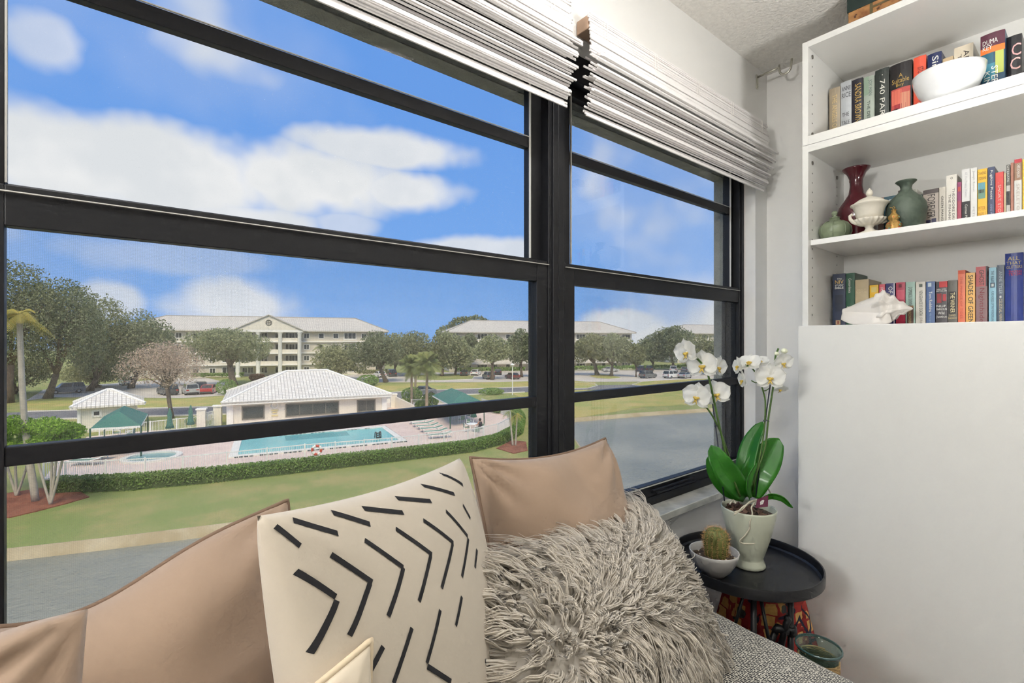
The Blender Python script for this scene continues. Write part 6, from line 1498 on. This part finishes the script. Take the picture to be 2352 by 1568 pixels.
# ------------------------------------------------------------------ cars
m_tyre = mat('tyre', (40, 40, 42), .9); m_hub = mat('alloy_hub', (170, 170, 172), .35, metal=.5); m_cg = mat('car_glass', (48, 54, 58), .08); m_tail = mat('tail_light', (178, 44, 40), .3); m_headl = mat('head_light', (226, 228, 228), .2)
m_cw = mat('car_white', (238, 238, 236), .25, coat=.4); m_plate = mat('bumper_dark', (60, 60, 62), .7)
def car_proto(name, prof, cab, Lw, Wd):
    t = thing(name, 'car', 'car'); W = Wd / 2
    b = MB(); n = len(prof)
    rows = [(-W, .94), (-W * .97, 1.0), (W * .97, 1.0), (W, .94)]
    for y, k in rows: b.v += [(x, y, .18 + (z - .18) * (k if z > .7 else 1)) for x, z in prof]
    for r in range(3): b.f += [(r * n + i, r * n + (i + 1) % n, (r + 1) * n + (i + 1) % n, (r + 1) * n + i) for i in range(n)]
    b.f += [tuple(range(n - 1, -1, -1)), tuple(3 * n + i for i in range(n))]
    b.build('body', m_cw, t, local=True)
    (x0, x1, x2, x3, zb_, zt) = cab; ti = .84
    MB().add([(x0, -W * .95, zb_), (x3, -W * .95, zb_), (x3, W * .95, zb_), (x0, W * .95, zb_), (x1, -W * ti, zt), (x2, -W * ti, zt), (x2, W * ti, zt), (x1, W * ti, zt)], [(4, 5, 6, 7), (0, 1, 5, 4), (1, 2, 6, 5), (2, 3, 7, 6), (3, 0, 4, 7)]).build('cabin', m_cw, t, local=True)
    def lerp(a, c, k): return tuple(a[i] + (c[i] - a[i]) * k for i in range(3))
    def panel(a, bb, c, d, nm):
        P = [a, bb, c, d]; ctr = tuple(sum(p[i] for p in P) / 4 for i in range(3)); Q = [lerp(p, ctr, .12) for p in P]; nrm = (Vector(Q[1]) - Vector(Q[0])).cross(Vector(Q[3]) - Vector(Q[0])).normalized()
        if nrm.dot(Vector(ctr) - Vector(((x0 + x3) / 2, 0, zb_))) < 0: nrm = -nrm
        MB().add([tuple(Vector(q) + nrm * .012) for q in Q], [(0, 1, 2, 3)]).build(nm, m_cg, t, local=True)
    for s in (-1, 1):
        a, bb, c, d = (x0, s * W * .95, zb_), (x3, s * W * .95, zb_), (x2, s * W * ti, zt), (x1, s * W * ti, zt); m1, m2 = lerp(a, bb, .5), lerp(d, c, .5)
        panel(a, m1, m2, d, 'side_window'); panel(m1, bb, c, m2, 'side_window')
    panel((x0, -W * .95, zb_), (x0, W * .95, zb_), (x1, W * ti, zt), (x1, -W * ti, zt), 'rear_window'); panel((x3, -W * .95, zb_), (x3, W * .95, zb_), (x2, W * ti, zt), (x2, -W * ti, zt), 'windscreen')
    for x in (-Lw * .31, Lw * .31):
        for s in (-1, 1):
            w_ = MB().tube([(x, s * (W - .2), .33), (x, s * (W + .01), .33)], .33, 18).build('wheel', m_tyre, t, local=True)
            MB().tube([(x, s * (W - .02), .33), (x, s * (W + .02), .33)], .2, 12).build('hub', m_hub, w_, local=True)
    xr = min(p[0] for p in prof); xf = max(p[0] for p in prof)
    for s in (-1, 1):
        MB().box(xr - .01, xr + .06, s * W * .72 - .18, s * W * .72 + .18, .72, .88).build('tail_light', m_tail, t, local=True); MB().box(xf - .1, xf + .005, s * W * .7 - .2, s * W * .7 + .2, .60, .74).build('head_light', m_headl, t, local=True)
    MB().box(xr - .02, xr + .05, -W * .9, W * .9, .28, .46).build('bumper', m_plate, t, local=True)
    remember(t); return t
sed = car_proto('sedan_car', [(-2.3, .3), (-2.3, .85), (-1.75, .98), (1.0, .94), (2.0, .78), (2.3, .55), (2.3, .3), (1.9, .2), (-1.9, .2)], (-1.8, -1.1, .35, 1.05, .95, 1.43), 4.6, 1.8)
suv = car_proto('suv_car', [(-2.3, .32), (-2.32, 1.0), (1.0, 1.05), (2.0, .98), (2.3, .7), (2.3, .32), (1.9, .24), (-1.9, .24)], (-2.28, -2.0, .45, 1.1, 1.02, 1.70), 4.6, 1.86)
def cp(n, c): return mat('car_' + n, c, .25, coat=.4, spec=.5)
CB = {k: cp(k, v) for k, v in dict(white=(238, 238, 236), charcoal=(66, 70, 76), slate=(104, 112, 124), red=(176, 44, 52), silver=(176, 178, 178), black=(44, 46, 50), maroon=(110, 56, 58), blue=(60, 66, 96), grey=(120, 122, 120)).items()}
used = {'sedan_car': False, 'suv_car': False}
def car(proto, px, py, col, head, label):
    """head: bearing of the nose relative to the line of sight, degrees (0 = driving away)"""
    nm = 'sedan_car' if proto is sed else 'suv_car'; c = gp(px, py); d = ray(px, 784); a = math.atan2(d.y, d.x) + rad(head)
    if not used[nm]: o = proto; used[nm] = True; c0 = True
    else: o = copy_tree(proto)
    cars.append((o, CB[col])); o.location = c + UP * .03; o.rotation_euler = (0, 0, a); o['label'] = label; o['group'] = 'cars in the car park'
cars = []
car(suv, 152, 903, 'slate', 100, 'dark grey wagon parked on its own at the far left under the trees')
car(suv, 291, 884, 'white', 10, 'white van-like car by itself above the small hut')
car(suv, 385, 906, 'charcoal', 15, 'dark car half hidden by the bare brown tree')
car(suv, 437, 905, 'silver', 8, 'silver car between the bare brown tree and the red car')
car(suv, 459, 899, 'charcoal', 5, 'dark car just behind the silver car and the red car')
car(sed, 480, 903, 'red', -12, 'bright red car at the left of the clubhouse roof')
car(sed, 872, 866, 'white', 20, 'white car parked alone above the clubhouse roof')
car(suv, 899, 864, 'black', 10, 'black car beside the white one above the clubhouse roof')
car(sed, 1068, 862.5, 'charcoal', -8, 'dark saloon left of the white car in front of the far block')
car(sed, 1093, 861.5, 'white', -12, 'white car between two dark cars in front of the far block')
car(suv, 1122, 870, 'grey', 15, 'grey car behind the slim tree trunk in the car park')
car(sed, 1144, 860, 'black', 0, 'small black car right of the slim tree trunk')
car(sed, 1177, 870, 'maroon', 25, 'dark red car beside the lamp post')
car(sed, 1402, 854, 'silver', -70, 'silver car behind the pair of island trees')
car(suv, 1472, 853, 'blue', -10, 'dark blue car in the back row behind the grey saloon'); car(suv, 1493, 853, 'black', -5, 'black car in the back row behind the grey saloon')
car(suv, 1488, 868, 'grey', -35, 'grey saloon in the front row of the right-hand car park')
car(suv, 1548, 854, 'white', -5, 'white car in the back row of the right-hand car park'); car(sed, 1573, 854, 'silver', -5, 'pale silver car in the back row of the right-hand car park')
car(suv, 1543, 868, 'white', -35, 'white estate car in the front row of the right-hand car park'); car(sed, 1573, 868, 'silver', -20, 'silver saloon in the front row of the right-hand car park')
car(sed, 968, 908, 'slate', 95, 'slate blue car on the road behind the round shrubs')
for o, m in cars:
    for q in KIDS.get(o.name, None) or o.children:
        if q.data.materials[0] is m_cw: q.material_slots[0].link = 'OBJECT'; q.material_slots[0].material = m
# lamp post
c = gp(1177, 907); t = thing('lamp_post', 'white lamp post standing beside the road', 'lamp post', c)
H = (907 - 841) / F * (c - EYE).dot(FW)
MB().tube([c, c + UP * H], .07, 8).build('pole', m_fw, t); MB().lathe([(0, 0), (.18, 0), (.36, .25), (.12, .42), (0, .45)], c + UP * H, 14).build('lantern', m_fw, t)
# ------------------------------------------------------------------ trees and shrubs
def tree(base, crown, m, label, n=2600, leaf=None, trunk=m_trunk, name='leafy_tree', group='trees across the grounds', seed=0, nbl=11, stems=1, tw=None, spread=.5):
    g = gp(*base); dep = (g - EYE).dot(FW); k = dep / F
    x0, x1, y0, y1 = crown; cx = (x0 + x1) / 2; rr = random.Random(seed + 31)
    ctop = (784 - y0) * k + CZ; cbot = (784 - y1) * k + CZ; hw = (x1 - x0) / 2 * k; ch = (ctop - cbot) / 2
    cc = ond(cx, (y0 + y1) / 2, dep); rtw = RT
    bl = []
    for i in range(nbl):
        a = rr.uniform(0, 2 * math.pi); r = math.sqrt(rr.random()) * .62; z = rr.uniform(-.5, .55)
        s = rr.uniform(.34, .5)
        bl.append((cc.x + hw * r * math.cos(a), cc.y + hw * r * math.sin(a), cc.z + ch * z * (1 - .5 * r), hw * s, hw * s, ch * s * 1.15))
    bl.append((cc.x, cc.y, cc.z + ch * .35, hw * .55, hw * .55, ch * .62)); bl.append((cc.x + rtw.x * hw * .55, cc.y + rtw.y * hw * .55, cc.z - ch * .1, hw * .44, hw * .44, ch * .5)); bl.append((cc.x - rtw.x * hw * .55, cc.y - rtw.y * hw * .55, cc.z - ch * .1, hw * .44, hw * .44, ch * .5))
    t = thing(name, label, 'tree', g, group)
    s = leaf or max(.16, k * 2.6)
    V, Fq = leaf_quads(blob_points(bl, n, seed), s, seed + 1)
    np_mesh('crown', V, Fq, m, t, org=g)
    w = tw or max(.12, hw * .07); tb = MB()
    for q in range(stems):
        off = Vector((rr.uniform(-.3, .3), rr.uniform(-.3, .3), 0)) * (stems > 1)
        fork = Vector((g.x, g.y, cbot + ch * .1)).lerp(Vector((cc.x, cc.y, cbot + ch * .1)), .6) + off * 2
        if fork.z < g.z + .5: fork.z = g.z + .5
        tb.tube([g + off, g.lerp(fork, .4) + off * .5, fork], [w * 1.5, w, w * .85], 8)
        for j in range(5):
            e = Vector(bl[rr.randrange(len(bl))][:3]); mid = fork.lerp(e, .5) + Vector((rr.uniform(-.4, .4), rr.uniform(-.4, .4), ch * .08)); tb.tube([fork, mid, e], [w * .7, w * .45, w * .15], 6)
    tb.build('trunk', trunk, t, smooth=True)
    return t
TREES = [
 ((-90, 930), (-250, 30, 590, 860), m_dark_leaf, 'tall dark tree at the extreme left of the window view', 6000), ((20, 925), (-70, 128, 592, 850), m_oak, 'tallest dark green tree standing behind the leaning palm', 8000),
 ((110, 915), (50, 235, 632, 870), m_dark_leaf, 'big green tree just right of the leaning palm', 8000), ((205, 898), (150, 315, 668, 880), m_oak, 'big round tree above the dark grey wagon', 7000), ((300, 892), (245, 398, 705, 872), m_dark_leaf, 'dense tree whose crown touches the left end of the apartment roof', 6500),
 ((30, 905), (-40, 120, 800, 905), m_olive, 'low leafy tree at the foot of the tall left-hand trees', 3000), ((225, 890), (130, 300, 815, 888), m_olive, 'low yellow-green thicket behind the dark grey wagon', 3500),
 ((536, 886), (424, 622, 750, 842), m_oak, 'broad spreading tree in front of the columned portico', 6500), ((775, 872), (722, 852, 785, 872), m_olive, 'wispy grey-green tree rising behind the clubhouse roof', 3500),
 ((887, 878), (798, 930, 756, 850), m_dark_leaf, 'dark tree with a pale trunk right of the clubhouse roof', 4500), ((935, 864), (895, 1005, 757, 850), m_oak, 'olive tree behind the three cabbage palms, left one', 3500), ((1015, 864), (972, 1066, 755, 852), m_oak, 'olive tree behind the three cabbage palms, right one', 3500),
 ((905, 860), (868, 950, 762, 848), m_olive, 'olive green tree behind the black parked car', 3000), ((1045, 862), (1010, 1090, 768, 850), m_oak, 'oak at the left corner of the far apartment block', 3000),
 ((1076, 856), (1046, 1108, 763, 835), m_dark_leaf, 'slim tree at the left end of the far apartment block', 2200), ((1130, 872), (1084, 1180, 764, 842), m_oak, 'tree with a forked trunk standing among the parked cars', 3200), ((1198, 866), (1158, 1234, 752, 842), m_dark_leaf, 'tree just left of the black window mullion', 3000), ((1266, 866), (1225, 1312, 768, 845), m_oak, 'tree hidden behind the black window mullion', 2000),
 ((1372, 862), (1302, 1420, 762, 838), m_olive, 'left one of the pair of island trees in the car park', 4200), ((1404, 864), (1360, 1455, 762, 842), m_oak, 'right one of the pair of island trees in the car park', 4200), ((1461, 866), (1438, 1484, 786, 848), m_olive, 'small tree beside the grey saloon', 1800),
 ((1500, 848), (1460, 1540, 764, 838), m_dark_leaf, 'dark tree behind the back row of cars', 3000), ((1545, 850), (1498, 1596, 745, 840), m_dark_leaf, 'tallest dark tree in the right-hand window', 3600), ((1605, 860), (1562, 1662, 764, 850), m_olive, 'tree behind the left flower stem of the orchid', 3200), ((1668, 862), (1622, 1730, 758, 852), m_oak, 'tree by the stucco edge of the right-hand window', 2600)]
for i, (b_, c_, m_, lab, n_) in enumerate(TREES): tree(b_, c_, m_, lab, int(n_ * 2.1), seed=100 + i * 3, nbl=17)
# tree mound behind the far roof
g = ond(1075, 835, 185); g.z = GZ
t = thing('leafy_tree', 'dark round tree showing above the far roof', 'tree', g, 'trees across the grounds'); k = 185 / F
bl = [(ond(1075 + dx, 760, 185).x, ond(1075 + dx, 760, 185).y, CZ + 20 * k + dz * k, 34 * k, 34 * k, 22 * k) for dx, dz in ((-40, -2), (-12, 16), (18, 18), (45, 2))]
V, Fq = leaf_quads(blob_points(bl, 3600, 9), .55, 10); np_mesh('crown', V, Fq, m_dark_leaf, t, org=g); MB().tube([g, Vector((g.x, g.y, CZ + 15 * k))], .5, 8).build('trunk', m_trunk, t)
# bare brown tree
tree((393, 960), (276, 470, 778, 896), m_brown, 'bare brown multi-stemmed tree beyond the small hut', 11000, leaf=.09, seed=55, stems=5, tw=.13, nbl=18, name='bare_tree')

# palms
def palm(base, top, m, label, fr=13, L=2.2, tr=.16, pale=m_trunk_palm, seed=0, droop=.9, name='palm_tree', mid=None, leafw=.06, nleaf=26, els=(-.3, 1.1)):
    g = gp(*base); dep = (g - EYE).dot(FW); h = ond(top[0], top[1], dep); rr = random.Random(seed); t = thing(name, label, 'palm', g, 'palms around the pool')
    pts = [g, ond(*mid, dep) if mid else g.lerp(h, .5), h]; MB().tube(curve(pts, 12), [tr * (1.25 - .4 * i / 14) for i in range(len(curve(pts, 12)))], 10).build('trunk', pale, t, smooth=True)
    V = []; Fq = []
    for i in range(fr):
        a = 2 * math.pi * i / fr + rr.uniform(-.2, .2); el = rr.uniform(*els); d = Vector((math.cos(a) * math.cos(el), math.sin(a) * math.cos(el), math.sin(el)))
        ln = L * rr.uniform(.8, 1.1); prev = h; sp = []
        for q in range(nleaf):
            s = q / (nleaf - 1); p = h + d * (ln * s) + UP * (-droop * ln * s * s * .6); sp.append(p)
        for q in range(1, nleaf):
            s = q / (nleaf - 1); dd = (sp[q] - sp[q - 1]).normalized(); sd = dd.cross(UP); sd = sd.normalized() if sd.length > 1e-4 else Vector((1, 0, 0))
            ll = ln * .34 * math.sin(math.pi * min(1, .12 + .9 * s)) ** .7
            for sgn in (-1, 1):
                tip = sp[q] + (sd * sgn * .8 + dd * .55 - UP * .45).normalized() * ll; k0 = len(V); wd = dd * leafw
                V += [tuple(sp[q] - wd), tuple(sp[q] + wd), tuple(tip + wd * .25), tuple(tip - wd * .25)]; Fq.append((k0, k0 + 1, k0 + 2, k0 + 3))
        tb = 0
    np_mesh('fronds', V, Fq, m, t, org=g)
    return t
palm((946, 934), (945, 836), m_palmleaf, 'leftmost of the three cabbage palms behind the round shrubs', 60, 1.9, .15, seed=1, droop=.5, nleaf=16, leafw=.06, els=(-1.1, 1.3)); palm((953, 912), (956, 832), m_palmleaf, 'middle one of the three cabbage palms, farthest back', 50, 1.7, .15, seed=2, droop=.5, nleaf=16, leafw=.06, els=(-1.1, 1.3)); palm((980, 944), (981, 830), m_palmleaf, 'rightmost of the three cabbage palms beside the green canopy', 64, 2.1, .16, seed=3, droop=.5, nleaf=16, leafw=.06, els=(-1.1, 1.3))
palm((640, 858), (638, 832), m_oak, 'small palm in front of the portico columns, left', 14, 2.4, .15, seed=4, nleaf=12, leafw=.12); palm((662, 858), (661, 830), m_oak, 'small palm in front of the portico columns, right', 14, 2.4, .15, seed=5, nleaf=12, leafw=.12); palm((735, 866), (738, 795), m_olive, 'tall thin palm in front of the apartment facade', 12, 2.2, .14, seed=6, nleaf=12, leafw=.12)
palm((82, 1152), (44, 722), m_yel, 'tall leaning palm with yellowing fronds at the left edge', 16, 1.55, .135, m_trunk_p, seed=8, droop=1.3, mid=(56, 960), nleaf=24, leafw=.03)
palm((1178, 1024), (1170, 944), m_palmleaf, 'young palm with two pale stems beside the hedge end, left stem', 8, .8, .07, m_trunk_p, seed=9, droop=1.4, nleaf=14, leafw=.02); palm((1184, 1024), (1188, 952), m_yel, 'young palm with two pale stems beside the hedge end, right stem', 7, .7, .06, m_trunk_p, seed=10, droop=1.6, nleaf=14, leafw=.02)
# multi-stem shrubs in the mulch bed
def stem_shrub(base, stems, crown, label, seed):
    g = gp(*base); dep = (g - EYE).dot(FW); k = dep / F; t = thing('stemmed_shrub', label, 'shrub', g, 'pale-stemmed shrubs in the mulch bed')
    for (px, py) in stems: e = ond(px, py, dep); MB().tube(curve([g, g.lerp(e, .45) + Vector((0, 0, -.05)), e], 10), .058, 8).build('stem', m_trunk_p, t, smooth=True)
    x0, x1, y0, y1 = crown; rr = random.Random(seed); bl = []
    for i in range(16):
        c = ond(rr.uniform(x0 + 15, x1 - 15), rr.uniform(y0 + 14, y1 - 12), dep + rr.uniform(-1, 1)); bl.append((c.x, c.y, c.z, .7, .7, .42))
    V, Fq = leaf_quads(blob_points(bl, 13000, seed, .4), .066, seed); np_mesh('foliage', V, Fq, m_lime, t, org=g)
stem_shrub((38, 1140), [(8, 1040), (34, 1030), (70, 1045)], (-40, 95, 955, 1045), 'leafy shrub on pale stems at the far left of the mulch bed', 5); stem_shrub((116, 1160), [(82, 1040), (120, 1030), (132, 1035), (150, 1030)], (60, 198, 960, 1045), 'leafy shrub on splayed pale stems at the right of the mulch bed', 6)
# clipped shrubs and low hedges
def shrub(px, py, w_, h_, m, label, seed, n=1500, leaf=.12):
    g = gp(px, py); k = (g - EYE).dot(FW) / F; W_ = w_ / 2 * k; H_ = h_ * k; t = thing('round_shrub', label, 'shrub', g, 'shrubs outside')
    V, Fq = leaf_quads(blob_points([(g.x, g.y, g.z + H_ * .5, W_, W_, H_ * .5), (g.x + W_ * .3, g.y, g.z + H_ * .4, W_ * .6, W_ * .6, H_ * .4)], n, seed, .8), max(leaf, k * 1.8), seed); np_mesh('foliage', V, Fq, m, t, org=g)
    MB().tube([g, g + UP * H_ * .5], W_ * .12, 6).build('stem', m_trunk, t)
for a in ((946, 922, 48, 34, m_hedge, 'big clipped round shrub left of the cabbage palms', 1), (966, 938, 26, 18, m_hedge, 'low clipped shrub between the cabbage palm trunks', 2), (988, 936, 40, 34, m_hedge, 'clipped shrub at the foot of the rightmost cabbage palm', 3), (520, 906, 44, 36, m_hedge, 'shrub at the left end of the clubhouse roof', 4), (590, 874, 34, 16, leaf_mat('russet_leaves', (132, 86, 74), (110, 92, 66)), 'russet shrub behind the clubhouse roof', 5), (845, 886, 50, 26, m_hedge, 'green shrub over the right slope of the clubhouse roof', 6), (1128, 905, 60, 14, m_hedge, 'low shrubs beside the road right of the green canopy', 7), (448, 972, 40, 14, m_hedge, 'small shrub behind the folded umbrellas', 8), (1150, 948, 50, 22, m_hedge, 'low bush outside the corner of the picket fence', 9)): shrub(*a)
def low_hedge(pix, H_, W_, m, label, seed, dens=60):
    P = [gp(*q) for q in pix]; rs = np.random.RandomState(seed); pts = []
    for a, b_ in zip(P, P[1:]):
        L = (b_ - a).length; k = int(L * dens); u = rs.uniform(size=(k, 1)); d = (b_ - a).normalized(); s = np.array((-d.y, d.x, 0)); pts.append(np.array(a) * (1 - u) + np.array(b_) * u + s * rs.uniform(-W_, W_, (k, 1)) + np.array((0, 0, 1)) * H_ * rs.uniform(.1, 1, (k, 1)) ** .5)
    V, Fq = leaf_quads(np.concatenate(pts), .3, seed); t = thing('low_hedge', label, 'hedge', P[0]); np_mesh('foliage', V, Fq, m, t, org=P[0])
low_hedge([(440, 869), (560, 866)], 1.1, .9, m_hedge, 'low hedge at the foot of the apartment block left of the portico', 1); low_hedge([(820, 862), (905, 860)], 1.3, .9, m_olive, 'low hedge behind the white and black cars', 2); low_hedge([(1050, 857), (1205, 854)], 1.4, .5, m_hedge, 'low hedge in front of the far apartment block', 3); low_hedge([(1312, 852), (1470, 850)], 1.4, .9, m_hedge, 'low hedge behind the pair of island trees', 4); low_hedge([(1480, 849), (1700, 847)], 1.4, 1.0, m_hedge, 'low hedge behind the right-hand car park', 5)
